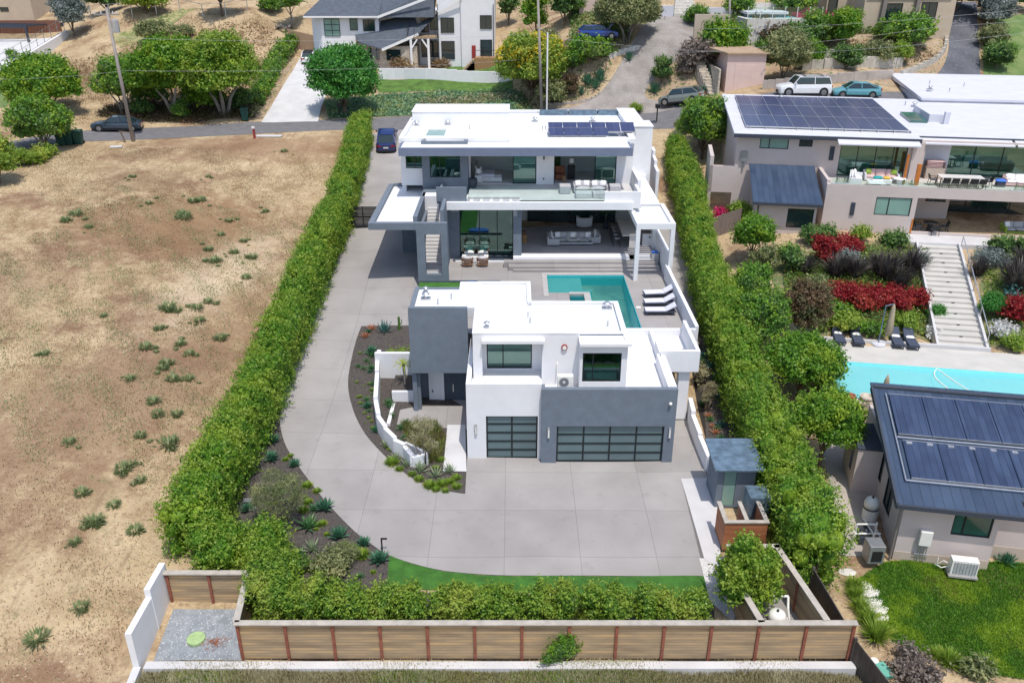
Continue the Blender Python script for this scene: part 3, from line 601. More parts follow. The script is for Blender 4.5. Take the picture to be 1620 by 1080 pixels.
def lampwall(x, y, z, label, group='wall lamps of the white house'):
    t = thing('wall_lamp', label, 'wall lamp', (x, y, z), group)
    b = MB(); b.box(x-.06, x+.06, y-.10, y, z, z+.62); obj('lamp_body', b, 'galv', t, .008)
    b = MB(); b.box(x-.035, x+.035, y-.115, y-.101, z+.06, z+.5); obj('lens', b, 'white_plastic', t)
# ---------------------------------------------------------------- garage building with guest rooms above
gh = thing('garage_house', 'white and grey flat-roofed two-storey building with two glass-panelled garage doors', 'house', (2, 4, 0))
b = MB()
wallx(b, 1.45, 8.35, -.2, 4.37, 0, .3, [(2.25, 7.82, -.3, 2.22)])          # grey front
b.box(1.45, 1.62, .301, .6, -.2, 4.37)
obj('grey_wall', b, 'stucco_grey', gh)
b = MB()
wallx(b, -2.42, 1.449, -.2, 4.5, .35, .3, [(-1.42, 1.28, -.3, 2.62)])
wally(b, .651, 6.0, -.2, 4.5, -2.42, .25); wally(b, .301, 8.2, -.2, 4.0, 8.1, .25, [])
b.box(-2.17, 1.5, .65, 3.0, 3.75, 3.95)                                     # little terrace floor
b.box(1.451, 8.099, .301, 8.2, 3.45, 3.6)                                    # low roof
b.box(7.92, 8.1, .301, 4.3, 3.6, 4.30)                                      # inner parapet step
b.box(8.101, 8.35, .301, 6, 4.0, 4.34)
# upper storey: front at y 1.9 and 3.0
wallx(b, -2.1, -1.62, 3.95, 6.6, 1.9, .3); b.box(-2.1, -1.85, 2.2, 9.3, 3.6, 6.6)
wallx(b, -1.849, 1.5, 3.95, 6.17, 3.0, .25, [(-1.42, 1.0, 4.05, 5.66)])
wallx(b, 1.5, 3.42, 3.6, 6.6, 1.9, .25); b.box(1.5, 1.72, 2.151, 3.25, 3.6, 6.17)
b.box(-1.62, 1.62, 1.55, 3.3, 6.18, 6.36); b.box(-1.62, 1.499, 1.9, 2.199, 6.361, 6.6)                                  # canopy over the left window
# bay
wallx(b, 3.42, 5.85, 3.75, 6.35, 1.15, .2, [(3.56, 5.55, 4.20, 5.86)]); b.box(3.421, 3.6, 1.351, 2.2, 3.75, 6.35); b.box(5.67, 5.85, 1.351, 6.0, 3.6, 6.6)
b.box(3.36, 5.98, .85, 1.9, 6.351, 6.50)
b.box(5.55, 5.849, 6.0, 6.2, 3.6, 6.6)
b.box(-1.849, 1.0, 9.1, 9.3, 3, 6.6); b.box(.8, 1.0, 6.2, 9.1, 3.6, 6.6); b.box(1.0, 5.55, 6.0, 6.2, 3.6, 6.6)
obj('white_wall', b, 'stucco_white', gh)
b = MB()
b.box(-1.85, .8, 2.2, 9.1, 6.30, 6.45); b.box(.8, 5.67, 2.15, 6.0, 6.30, 6.45)
for q in ((-2.12, 5.87, 1.88, 2.12),): b.box(*q, 6.6, 6.66)
b.box(-2.12, -1.84, 2.12, 9.32, 6.601, 6.66); b.box(5.6, 5.87, 2.12, 6.22, 6.601, 6.66); b.box(-1.84, 1.02, 9.08, 9.32, 6.601, 6.66); b.box(.78, 1.02, 6.22, 9.08, 6.601, 6.66); b.box(1.02, 5.6, 5.98, 6.22, 6.601, 6.66)
b.box(-3.14, -2.12, 5.3, 9.3, 6.1, 6.64)                                     # roof towards the tower
obj('flat_roof', b, 'roof_white', gh)
b = MB()                                                                     # entry tower
wallx(b, -5.72, -2.5, 3.0, 6.95, 4.5, .25); wally(b, 4.751, 8.3, 0, 6.72, -5.72, .25); b.box(-5.47, -3.15, 8.05, 8.3, 0, 6.68); b.box(-3.35, -3.15, 4.75, 8.15, 5, 6.6)
b.box(-5.47, -2.43, 4.751, 6.2, 2.9, 3.1)
wallx(b, -5.47, -2.43, 0, 2.9, 6.2, .2); b.box(-5.72, -5.30, 4.9, 5.3, 0, 3.0)
obj('tower_wall', b, 'stucco_grey', gh)
b = MB(); b.box(-5.47, -3.15, 4.75, 8.05, 6.5, 6.62); obj('tower_roof', b, 'roof_white', gh)
b = MB(); b.box(-4.95, -4.05, 6.0, 6.199, 0.05, 2.85); obj('recess_wall', b, 'stucco_white', gh)
b = MB(); b.box(-4.0, -2.46, 6.08, 6.199, .1, 2.85); d_ = obj('door', b, 'stucco_dark', gh)
b = MB(); b.box(-3.55, -3.50, 6.0, 6.08, 1.0, 1.5); obj('handle', b, 'alu', d_)
b = MB(); b.box(-4.76, -4.70, 5.93, 6.0, 1.0, 1.12); obj('door_handle', b, 'black_metal', gh)
wallx(MB(), 0, 1, 0, 1, 0, 1)
def garage_door(x0, x1, z1, y, cols, rows, label=None):
    b = MB(); g = MB(); fw = .085
    b.box(x0, x1, y, y+.06, 0.0, fw); b.box(x0, x1, y, y+.06, z1-fw, z1)
    for i in range(cols+1): xm = x0 + fw/2 + (x1-x0-fw)*i/cols; b.box(xm-fw/2, xm+fw/2, y+.001, y+.059, fw, z1-fw)
    for j in range(1, rows): zm = z1*j/rows; b.box(x0+.01, x1-.01, y-.002, y+.057, zm-fw/2, zm+fw/2)
    g.box(x0+.02, x1-.02, y+.03, y+.045, .02, z1-.02)
    o = obj('garage_door', b, 'dark_frame', gh); obj('frosted_panels', g, M['frost'], o); return o
mat('frost', (.11,.165,.175), .16, .12, .5, spec=.7)
garage_door(2.25, 7.82, 2.22, .12, 4, 4); garage_door(-1.42, 1.28, 2.62, .45, 2, 5)
window(gh, -1.42, 1.0, 4.05, 5.66, 3.03, (.36,), glass='glass'); window(gh, 3.56, 5.55, 4.20, 5.86, 1.2, (.27,), glass='glass')
b = MB(); roomx(b, -1.8, 1.45, 3.26, 6, 3.6, 6.28); roomx(b, 3.62, 5.65, 1.36, 5.9, 3.65, 6.28); obj('interior', b, 'interior', gh)
for (x, y, k) in ((-5.05,7.6,0),(-4.95,6.6,1),(-1.4,3.0,0),(5.2,5.6,1)): vent(gh, x, y, 6.62 if x < -4 else 6.45, k)
for (x, y) in ((-4.3,7.7),(-3.5,6.6),(-4.2,5.8),(.8,4.4),(.9,3.6),(5.0,3.2),(2.2,7.0)): vent(gh, x, y, 6.6 if x < -3 else 6.4, 2) if y < 6.9 else None
b = MB(); b.box(8.1, 10.25, 3.95, 4.15, 3.35, 4.62); b.box(10.05, 10.25, 4.15, 8.2, 3.35, 4.62); b.box(8.3, 10.05, 4.15, 8.2, 3.35, 3.52); b.box(9.25, 9.85, 4.2, 4.8, .2, 3.349); obj('box_balcony', b, 'stucco_white', gh)
vent(gh, 9.7, 5.6, 3.52, 1)
lampwall(-1.95, .34, 1.55, 'tall metal lamp on the white wall left of the small garage door')
lampwall(1.83, -.005, 1.55, 'tall metal lamp on the grey wall between the two garage doors')
lampwall(8.1, -.005, 1.55, 'tall metal lamp on the grey wall right of the wide garage door')
# air conditioner, alarm bell, camera
t = thing('air_conditioner', 'white air conditioner outdoor unit on the low roof under the small bay', 'air conditioner', (2.7, 1.1, 3.6))
b = MB(); b.box(2.28, 3.1, .95, 1.3, 3.95, 4.62); obj('casing', b, 'white_plastic', t, .02)
b = MB(); b.box(2.3, 3.08, .97, 1.28, 3.6, 3.949); obj('stand', b, 'white_metal', t)
b = MB(); b.tube([(2.62,.945,4.3),(2.62,.93,4.3)], .25, 20); f_ = obj('fan_grille', b, 'grey_metal', t); b = MB(); b.tube([(2.62,.93,4.3),(2.62,.92,4.3)], .07, 12); obj('hub', b, 'white_plastic', f_)
b = MB(); b.tube([(2.3,1.89,5.0),(2.3,1.8,4.9),(2.3,1.7,4.3)], .03, 6); obj('pipe', b, 'white_plastic', t)
t = thing('alarm_bell', 'round red and white alarm bell on the upper white wall', 'alarm', (2.65, 1.9, 5.75)); b = MB(); b.tube([(2.65,1.9,5.85),(2.65,1.8,5.85)], .16, 20); obj('ring', b, 'lamp_red', t); b = MB(); b.tube([(2.65,1.8,5.85),(2.65,1.77,5.85)], .11, 20); obj('dome', b, 'white_plastic', t)
t = thing('security_camera', 'small white dome camera high on the grey garage wall', 'camera', (8.0, 0, 3.55)); b = MB(); b.ball((8.0,-.1,3.6), .09); obj('dome', b, 'white_plastic', t, smooth=True); b = MB(); b.tube([(8.0,0,3.6),(8.0,-.05,3.6)], .05, 8); obj('bracket', b, 'white_plastic', t)
# ---------------------------------------------------------------- pool deck
b = MB(); Z = 3.0
PX0, PX1, PXs = 2.45, 8.08, 5.3
b.box(-4.6, PX0, 9.9, 24.6, 1.9, Z); b.box(PX1, 11.2, 8.4, 24, 1.9, Z); b.box(PX0, PX1, 20.15, 22.0, 1.9, Z); b.box(PX0, 3.85, 9.4, 16.7, 1.9, Z); b.box(3.85, 5.3, 9.4, 14.9, 1.9, Z); b.box(3.85, 5.3, 16.35, 16.7, 1.9, Z); b.box(4.85, 5.3, 14.9, 16.35, 1.9, Z)
b.box(-6.9, -4.6, 19.3, 24.6, 1.9, 3.0)
tag(obj('pool_deck', b, 'concrete', None), kind='structure')
b = MB(); b.box(2.1, 2.44, 16.0, 20.6, 3.004, 3.03); b.box(2.44, 8.1, 20.16, 20.6, 3.004, 3.03); b.box(3.86, 5.29, 16.36, 16.69, 3.004, 3.06); b.box(4.86, 5.29, 14.9, 16.35, 3.004, 3.06); tag(obj('pool_coping', b, 'coping', None), kind='structure')
pt = thing('swimming_pool', 'teal L-shaped swimming pool behind the white roof of the garage building', 'pool', (6.5, 14, 1.5))
b = MB(); b.box(PXs-.1, PX1+.1, 8.4, 20.25, 1.3, 1.5); b.box(PX0-.1, PXs, 16.6, 20.25, 1.3, 2.0)
b.box(PX0-.02, PX0-.001, 16.7, 20.15, 2, 2.98); b.box(PX0, PX1, 20.10, 20.149, 1.5, 2.98); b.box(PX1-.04, PX1-.001, 8.5, 20.1, 1.5, 2.98); b.box(PXs+.001, PXs+.04, 8.5, 16.66, 1.5, 2.98); b.box(PX0, PXs+.04, 16.701, 16.73, 2, 2.98)
obj('basin', b, 'pool_teal', pt)
b = MB(); b.box(PX0, 4.9, 16.75, 20.08, 2.0, 2.80); b.box(4.9, 5.6, 17.9, 18.3, 1.5, 2.6); obj('tanning_shelf', b, 'pool_shelf', pt)
def watermat(name, col, a, df):
    m = bpy.data.materials.new(name); m.use_nodes = True; N = m.node_tree.nodes; L = m.node_tree.links; N.remove(N['Principled BSDF'])
    t = N.new('ShaderNodeBsdfTransparent'); t.inputs[0].default_value = (*col, 1); g = N.new('ShaderNodeBsdfGlossy'); g.inputs['Roughness'].default_value = .04
    d = N.new('ShaderNodeBsdfDiffuse'); d.inputs[0].default_value = (*a, 1); m2 = N.new('ShaderNodeMixShader'); m2.inputs[0].default_value = df
    n = N.new('ShaderNodeTexNoise'); n.inputs['Scale'].default_value = 1.8; n.inputs['Detail'].default_value = 3; tc = N.new('ShaderNodeNewGeometry'); L.new(tc.outputs['Position'], n.inputs['Vector'])
    bp = N.new('ShaderNodeBump'); bp.inputs['Strength'].default_value = .25; bp.inputs['Distance'].default_value = .04; L.new(n.outputs['Fac'], bp.inputs['Height']); L.new(bp.outputs[0], g.inputs['Normal'])
    f = N.new('ShaderNodeFresnel'); f.inputs[0].default_value = 1.33; L.new(bp.outputs[0], f.inputs['Normal']); ms = N.new('ShaderNodeMixShader')
    L.new(t.outputs[0], m2.inputs[1]); L.new(d.outputs[0], m2.inputs[2]); L.new(f.outputs[0], ms.inputs[0]); L.new(m2.outputs[0], ms.inputs[1]); L.new(g.outputs[0], ms.inputs[2]); L.new(ms.outputs[0], N['Material Output'].inputs[0]); M[name] = m
watermat('water_teal', (.55,.93,.92), (.02,.34,.38), .34); watermat('water_cyan', (.80,.99,.99), (.26,.90,.96), .55)
b = MB(); b.quad((PXs+.041,8.5,2.88),(PX1-.041,8.5,2.88),(PX1-.041,20.09,2.88),(PXs+.041,20.09,2.88)); b.quad((PX0+.001,16.731,2.88),(PXs+.041,16.731,2.88),(PXs+.041,20.09,2.88),(PX0+.001,20.09,2.88)); obj('water', b, 'water_teal', pt)
sp = thing('hot_tub', 'small square hot tub set in the deck at the corner of the teal pool', 'hot tub', (4.3, 15.6, 2.2)); b = MB(); b.box(3.9, 4.84, 15.0, 16.3, 2.2, 2.4); obj('basin', b, 'pool_teal', sp); b = MB(); b.box(3.9, 4.84, 15.0, 16.3, 2.9, 2.92); obj('water', b, 'water_teal', sp)
b = MB(); b.box(5.87, 10.9, 8.2, 8.45, 1.9, 4.0)
hw = [(11.0,8.3,4.05),(10.95,14,4.1),(10.98,19.4,4.2)]
n0 = len(b.v); b.v = b.v
b.box(10.901, 11.12, 8.501, 19.4, 1.5, 4.1); b.box(11.0, 11.25, 19.401, 25, 1.5, 5.0); b.box(11.0, 11.25, 25.001, 31, 1.5, 5.6)
tag(obj('pool_wall', b, 'stucco_white', None), 'white stucco parapet wall along the right side and front of the pool deck', 'wall')
b = MB(); b.box(-6.7, -3.2, 17.3, 18.7, 2.9, 3.03); tag(obj('turf_strip', b, 'turf', None), kind='structure')
b = MB(); b.box(-4.6, -3.2, 10.2, 17.3, 2.9, 3.02); tag(obj('deck_turf', b, 'turf', None), kind='structure')
# ---------------------------------------------------------------- main house
mh = thing('main_house', 'large white modern two-storey house with flat white roof, grey fascia and open patio', 'house', (0, 30, 3))
F0, F1 = 3.6, 7.7
b = MB()
b.box(-6.9, -4.301, 24.6, 40.4, 2.5, F1); b.box(-8.8, -6.9, 30.5, 36.4, 4.0, F1); b.box(.0, .35, 31.2, 40.4, 2.5, F1); b.box(.35, 11, 31.2, 40.4, 2.5, F1)
b.box(10.75, 11.0, 24.5, 31.2, 2.5, F1-.5)
wallx(b, -8.8, -7.05, F1, 11.3, 27.8, .3, [(-8.4, -7.06, 9.05, 10.62)]); wallx(b, -3.5, 9.4, F1, 11.3, 28.0, .3, [(-3.35, 1.82, F1+.05, 10.6), (3.2, 8.1, F1+.05, 10.6)])
wally(b, 28.101, 36.4, 4.5, 11.3, -8.8, .3); b.box(-8.7, 9.4, 40.1, 40.4, 4, 11.3); b.box(-8.7, -8.4, 36.4, 40.1, 4, 11.3)
b.box(9.4, 11.35, 31.5, 34, 6.6, 11.55); b.box(9.4, 10.9, 34, 40.4, 4, 11.5); b.box(9.35, 9.6, 24.6, 31.5, F1-.4, 8.9); b.box(9.1, 9.4, 28.3, 31.5, F1, 11.3)
b.box(-8.55, -.35, 34.9, 38.6, 11.12, 12.15)
obj('wall', b, 'stucco_white', mh)
b = MB()
b.box(-8.6, 9.4, 28.3, 40.1, 11.0, 11.12)
b.box(-8.85, -.3, 27.75, 28.3, 11.0, 11.42); b.box(-.299, 9.45, 27.65, 28.3, 11.0, 11.36); b.box(-8.85, -8.5, 28.3, 36.4, 11.3, 11.45); b.box(9.0, 9.45, 28.301, 31.5, 11.3, 11.4)
b.box(-8.6, -.3, 34.85, 38.65, 12.15, 12.22); b.box(9.36, 11.4, 31.45, 34.05, 11.55, 11.62); b.box(9.36, 10.95, 34.05, 40.45, 11.5, 11.57); b.box(-8.75, 9.35, 40.05, 40.45, 11.3, 11.42)
b.box(-8.45, 8.8, 25.6, 27.65, 11.0, 11.1)                                 # top of the overhang
b.box(9.6, 11.0, 24.3, 31.5, 7.2, 7.35)                                       # low roof to the right
b.box(-9.7, -7.0, 19.15, 29.6, 7.0, 7.12)                                     # carport roof
roof_ = obj('flat_roof', b, 'roof_white', mh)
b = MB(); b.box(-8.6, 8.95, 25.3, 25.6, 10.55, 11.14); b.box(-8.6, -8.45, 25.6, 27.74, 10.55, 11.14); b.box(8.8, 8.95, 25.6, 27.64, 10.55, 11.14); obj('grey_fascia', b, 'fascia_blue', mh)
b = MB(); b.box(-8.45, 8.8, 25.6, 27.9, 10.6, 10.7); obj('soffit', b, 'interior', mh)
b = MB()
wallx(b, -7.05, -3.5, F1-.5, 11.3, 26.9, .3, [(-6.45, -4.1, 8.55, 10.6)]); b.box(-7.05, -6.75, 27.2, 28, F1, 11.3); b.box(-3.8, -3.501, 27.2, 28.3, F1, 11.3)
b.box(-5.6, -3.4, 22.3, 22.5, 7.9, 8.95); b.box(-5.6, -5.42, 22.5, 26.9, F1, 8.15); b.box(-6.9, -5.6, 25.6, 26.9, F1, 7.76)
b.box(-5.0, -4.1, 23.6, 24.599, 3.0, 7.4); b.box(0.0, .62, 22.75, 24.2, 3.0, 7.4); b.box(-4.3, .0, 24.2, 24.4, 6.9, 7.4)
# carport shell and stair wall
b.box(-10.1, -4.62, 18.75, 19.15, 6.87, 7.35); b.box(-10.1, -9.7, 19.15, 29.7, 6.87, 7.35); b.box(-9.7, -6.9, 29.6, 29.9, 6.87, 7.35); b.box(-7.0, -6.7, 19.15, 29.6, 6.6, 7.7)
b.box(-9.7, -7.0, 19.15, 29.6, 6.87, 6.99)
wallx(b, -6.78, -4.62, 2.8, 6.87, 18.75, .4, [(-6.2, -5.06, 3.55, 6.55)]); b.box(-5.1, -4.85, 19.16, 25.6, 3.0, 8.15); b.box(-6.78, -6.5, 19.16, 25, 3, 6.6)
b.box(-8.6, -6.9, 24.8, 25.1, 3.0, 6.87); b.box(-5.6, -4.62, 24.4, 24.599, 3.0, 7.6)
obj('grey_wall', b, 'stucco_grey', mh)
b = MB()                                                                     # outside stairs
for i in range(24): z = 3.1 + i*(F1-3.1)/24; b.box(-6.49, -5.11, 19.3+i*.27, 19.3+(i+1)*.27+.02, z-.14, z+.05)
obj('stairs', b, 'concrete_pale', mh)
b = MB()                                                                     # balcony slab, white beam, trellis
b.box(-3.4, 9.35, 23.2, 28, 7.3, F1); b.box(.55, 9.35, 22.3, 23.2, 7.4, F1+.0); b.box(-4.9, 8.75, 22.0, 22.3, 7.36, 7.92); b.box(-4.9, -4.6, 22.3, 23.6, 7.36, 7.92); b.box(-4.6, .55, 23.0, 23.2, 7.36, 7.90); b.box(6.65, 9.3, 22.301, 22.5, 7.7, 8.62); b.box(9.1, 9.3, 22.5, 24.6, 7.7, 8.62)
for i in range(8): x = -4.6 + i*.72; b.box(x, x+.2, 22.3, 23.0, 7.5, 7.9)
b.box(-3.6, 11, 24.0, 31.2, 7.0, 7.299); b.box(-4.3, 0, 24.4, 31, 2.5, 3.12)
obj('balcony', b, 'stucco_white', mh)
b = MB(); b.box(.3, 9.2, 22.5, 28.0, F1+.002, F1+.03); b.box(-3.4, .299, 23.3, 28.0, F1+.002, F1+.03); obj('balcony_floor', b, 'concrete_pale', mh)
b = MB(); b.box(.62, 10.75, 23.2, 31.2, F0-.1, F0); obj('floor', b, 'floor_grey', mh)
b = MB()
b.box(.0, 8.75, 22.3, 23.199, 2.9, F0+.0); b.box(-.35, 0.0, 22.3, 22.7, 2.9, 3.2); b.box(-4.4, .0, 22.95, 23.1, 2.9, 3.1); b.box(9.2, 10.8, 22.3, 23.2, 2.9, F0)
obj('threshold', b, 'stucco_white', mh)
b = MB(); b.box(-4.6, -.01, 23.1, 24.2, 3.0, 3.10); obj('planter_bed', b, 'stucco_dark', mh)
def rail(name, x0, x1, y, z0, z1, par):
    g = MB(); g.box(x0, x1, y, y+.02, z0, z1); o = obj(name, g, 'glass_clear', par); f = MB(); f.box(x0, x1, y-.02, y+.04, z0-.08, z0-.001); obj('base_channel', f, 'dark_frame', o); return o
rail('glass_railing', -3.38, .5, 23.1, 7.95, 8.9, mh); rail('glass_railing', .5, 6.64, 22.35, 7.98, 8.9, mh)
window(mh, -8.4, -7.06, 9.05, 10.62, 27.85, (.55,)); window(mh, -6.45, -4.1, 8.55, 10.6, 26.95, (.33,)); window(mh, -.05, 1.82, F1+.05, 10.6, 28.05, (), fw=.08, name='sliding_door'); window(mh, 6.4, 8.1, F1+.05, 10.6, 28.05, (), fw=.08, name='sliding_door')
window(mh, -4.1, .0, 3.12, 6.9, 24.2, (.37,.70), name='window_wall')
b = MB(); b.box(-3.4, -3.34, 28.05, 28.12, F1, 10.6); b.box(3.2, 3.26, 28.05, 28.12, F1, 10.6); obj('door_frame', b, 'dark_frame', mh)
b = MB(); roomx(b, -3.4, 2.5, 28.3, 32.5, F1+.01, 10.9); roomx(b, 2.7, 9.05, 28.3, 32.5, F1+.01, 10.9); roomx(b, -8.45, -3.9, 28.1, 32, F1+.01, 10.9); obj('bedroom_interior', b, 'interior', mh)
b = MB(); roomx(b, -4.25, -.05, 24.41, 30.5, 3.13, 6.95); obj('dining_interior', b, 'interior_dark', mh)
b = MB(); b.quad((.62,31.15,F0),(10.7,31.15,F0),(10.7,31.15,7.0),(.62,31.15,7.0)); b.quad((.63,24.2,F0),(.63,31.15,F0),(.63,31.15,7),(.63,24.2,7)); obj('patio_interior', b, 'interior', mh)
window(mh, 1.2, 8.6, F0, 6.3, 31.0, (.25,.5,.75), name='sliding_door', glass='win_dark')
b = MB()
for i in range(2): b.box(-6.45-.001, -6.449, 0, 0, 0, 0)
x = 0
# steps down to the pool deck
b = MB()
for i, (y0, y1) in enumerate(((21.7,22.3),(21.1,21.7),(20.75,21.1))): b.box(-.7-(-.35*i), 10.8, y0, y1, 2.95, 3.45-.15*i)
tag(obj('pool_steps', b, 'concrete', None), 'wide low grey steps between the pool and the covered patio', 'steps')
b = MB(); b.box(-6.75, -.9, 18.6, 18.75, 2.9, 3.14); tag(obj('deck_curb', b, 'stucco_dark', None), 'thin dark edge between the fire pit terrace and the turf', 'curb')
# roof things
for (px, py, k) in ((659,199,1),(708,198,1),(743,205,2),(846,193,1),(937,193,1),(1003,186,0),(987,214,0),(672,226,2),(690,180,2),(858,206,2),(863,206,2)):
    X, Y, _ = PZ(px, py, 11.12); vent(mh, X, Y, 11.12 if 28.3 < Y else 11.1, k)
b = MB(); x0, y0, _ = PZ(672, 215, 11.3); x1, y1, _ = PZ(708, 205, 11.3); b.box(x0, x1, y0, y1, 11.12, 11.3); s_ = obj('skylight', b, 'white_metal', mh); b = MB(); b.box(x0+.08, x1-.08, y0+.1, y1-.1, 11.301, 11.32); obj('pane', b, 'win_blind', s_)
b = MB()
for i in range(3): b.box(2.4+i*2.6, 4.9+i*2.6, 39.2, 40.0, 11.13, 11.5)
obj('roof_box', b, 'shed_roof', mh)
sg = 'solar panels on the white roof'
def solar(x0, y0, z0, x1, y1, z1, nx, ny, label, group, m='solar_blue', gap=.05):
    """a tilted row of panels: frame and cells"""
    t = thing('solar_array', label, 'solar panels', (x0, y0, z0), group)
    for i in range(nx):
        for j in range(ny):
            a0 = x0+(x1-x0)*i/nx+gap/2; a1 = x0+(x1-x0)*(i+1)/nx-gap/2; v0 = j/ny; v1 = (j+1)/ny
            ya, yb = y0+(y1-y0)*v0+gap/2, y0+(y1-y0)*v1-gap/2; za, zb = z0+(z1-z0)*v0, z0+(z1-z0)*v1
            b = MB(); b.hexa([(a0,ya,za),(a1,ya,za),(a1,yb,zb),(a0,yb,zb)], [(a0,ya,za+.05),(a1,ya,za+.05),(a1,yb,zb+.05),(a0,yb,zb+.05)]); p_ = obj('solar_panel', b, m, t)
            b = MB()
            for (q0, q1, r0, r1, s0, s1) in ((a0,a1,ya,ya+.015,za,za),(a0,a1,yb-.015,yb,zb,zb)): b.box(q0-.01, q1+.01, r0-.006, r1+.006, s0-.01, s0+.06)
            obj('frame', b, 'grey_metal', p_)
    b = MB()
    for i in range(nx+1): xx = x0+(x1-x0)*i/nx; b.bar((xx, y0, z0-.3), (xx, y0, z0), .04); b.bar((xx, y1, z0-.3), (xx, y1, z1), .04)
    obj('rack', b, 'galv', t)
    return t
x0, y0, _ = PZ(868, 205, 11.7); x1, y1, _ = PZ(1001, 196, 11.8); solar(x0, y0, 11.5, x1, y0+1.5, 11.95, 6, 1, 'long back row of solar panels on the white house roof', None)
x0, y0, _ = PZ(869, 214, 11.5); x1, y1, _ = PZ(960, 205, 11.6); solar(x0, y0, 11.4, x1, y0+1.5, 11.75, 4, 1, 'short front row of solar panels on the white house roof', None)
# pergola at the pool
pg = thing('pergola', 'white pergola with slatted top standing at the end of the pool steps', 'pergola', (10, 21.5, 3))
PH = 7.25
b = MB(); b.box(8.62, 8.92, 19.0, 24.2, PH-.42, PH); b.box(11.05, 11.35, 19.0, 24.2, PH-.42, PH); b.box(8.92, 11.05, 19.0, 19.3, PH-.42, PH); b.box(8.92, 11.05, 23.95, 24.2, PH-.42, PH); obj('beam', b, 'stucco_white', pg)
for (x, y, z) in ((8.62,19.0,3.0),(11.05,19.0,2.6)): b = MB(); b.box(x+.002, x+.298, y+.002, y+.298, z, PH-.42); obj('post', b, 'stucco_white', pg)
b = MB()
for i in range(9): y = 19.62+i*.49; b.hexa([(8.921,y,PH-.3),(11.049,y,PH-.3),(11.049,y+.04,PH-.3),(8.921,y+.04,PH-.3)], [(8.921,y+.10,PH-.10),(11.049,y+.10,PH-.10),(11.049,y+.15,PH-.10),(8.921,y+.15,PH-.10)])
obj('slat', b, 'stucco_white', pg)
# ---------------------------------------------------------------- garden walls at the entry
def wallpath(name, label, cat, pts, hs, t, m, base=-.5, group=None, tops=None):
    """wall along world points; hs = height of the top above each segment's start"""
    b = MB()
    for i in range(len(pts)-1):
        (x0, y0), (x1, y1) = pts[i], pts[i+1]; dx, dy = x1-x0, y1-y0; l = math.hypot(dx, dy); nx, ny = -dy/l*t/2, dx/l*t/2
        zb = min(H(x0, y0), H(x1, y1)) + base; zt = tops[i] if tops else max(H(x0, y0), H(x1, y1)) + hs[i]
        zt0, zt1 = (zt if hasattr(zt, '__len__') else (zt, zt))
        b.hexa([(x0-nx,y0-ny,zb),(x0+nx,y0+ny,zb),(x1+nx,y1+ny,zb),(x1-nx,y1-ny,zb)][::-1], [(x0-nx,y0-ny,zt0),(x0+nx,y0+ny,zt0),(x1+nx,y1+ny,zt1),(x1-nx,y1-ny,zt1)][::-1])
    return tag(obj(name, b, m), label, cat, group)
pp = [(603,560,2.2),(600,590,1.9),(600,615,1.7),(598,640,1.5),(604,662,1.3),(612,676,1.2),(628,690,1.1),(640,700,1.0),(652,714,.85),(674,722,.85)]
wp = [G(x, y+z*14)[:2] for x, y, z in pp]
wp = [PZ(600,541+12,2.2)[:2],PZ(597,572,1.8)[:2],PZ(597,596,1.5)[:2],PZ(595,640,1.25)[:2],PZ(599,662,1.15)[:2],PZ(610,680,1.05)[:2],PZ(625,697,.95)[:2],PZ(640,706,.85)[:2],PZ(652,722,.75)[:2],PZ(676,717,.75)[:2]]
wallpath('garden_wall', 'white curved stepped garden wall between the driveway bed and the entry court', 'wall', wp, None, .24, 'stucco_white', -.8, None, [2.2,1.95,1.75,1.5,1.3,1.18,1.02,.88,.74])
b = MB(); x0, y0, _ = PZ(600, 541, 2.3); b.box(x0, -5.72, 8.15, 8.4, .3, 2.45); b.box(-7.1, -5.72, 5.7, 5.9, 0, 1.15); b.box(-7.1,-6.9,3.2,5.7,0,.5); tag(obj('planter_wall', b, 'stucco_white'), 'white block planter wall against the grey entry tower', 'wall')
b = MB(); b.box(-7.2, -5.72, 5.9, 8.15, .3, 1.0); tag(obj('planter_soil', b, 'mulch'), kind='structure')
ip = [PZ(641,697,.8)[:2], PZ(658,706,.75)[:2], PZ(675,716,.7)[:2]]
wallpath('wall_planter', 'narrow low white planter wall at the near end of the curved wall', 'planter', ip, None, .14, 'stucco_white', -.6, None, [.72,.715])
# right side low stepped wall
qs = [PZ(1092,630,1.3)[:2], PZ(1097,655,1.15)[:2], PZ(1108,688,1.0)[:2], PZ(1122,722,.95)[:2], PZ(1140,730,.8)[:2]]
wallpath('side_wall', 'low white stepped wall beside the narrow path right of the garage', 'wall', qs, None, .24, 'stucco_white', -.8, None, [1.35,1.1,.95,.95])
qs = [PZ(1038,236,8.5)[:2], PZ(1047,262,7.9)[:2], PZ(1052,290,7.3)[:2]]
wallpath('upper_side_wall', 'white stepped wall beside the upper right corner of the main house', 'wall', [(12.4,37.5),(12.3,35.8),(12.2,34),(12.1,32)], None, .25, 'stucco_white', -1.5, None, [(8.7,8.7),(8.25,8.25),(7.8,7.8)])
sheet('side_walk', [('w',11.4,8.6),('w',13.4,12),('w',13.4,33),('w',11.4,33)], .03, 'concrete')
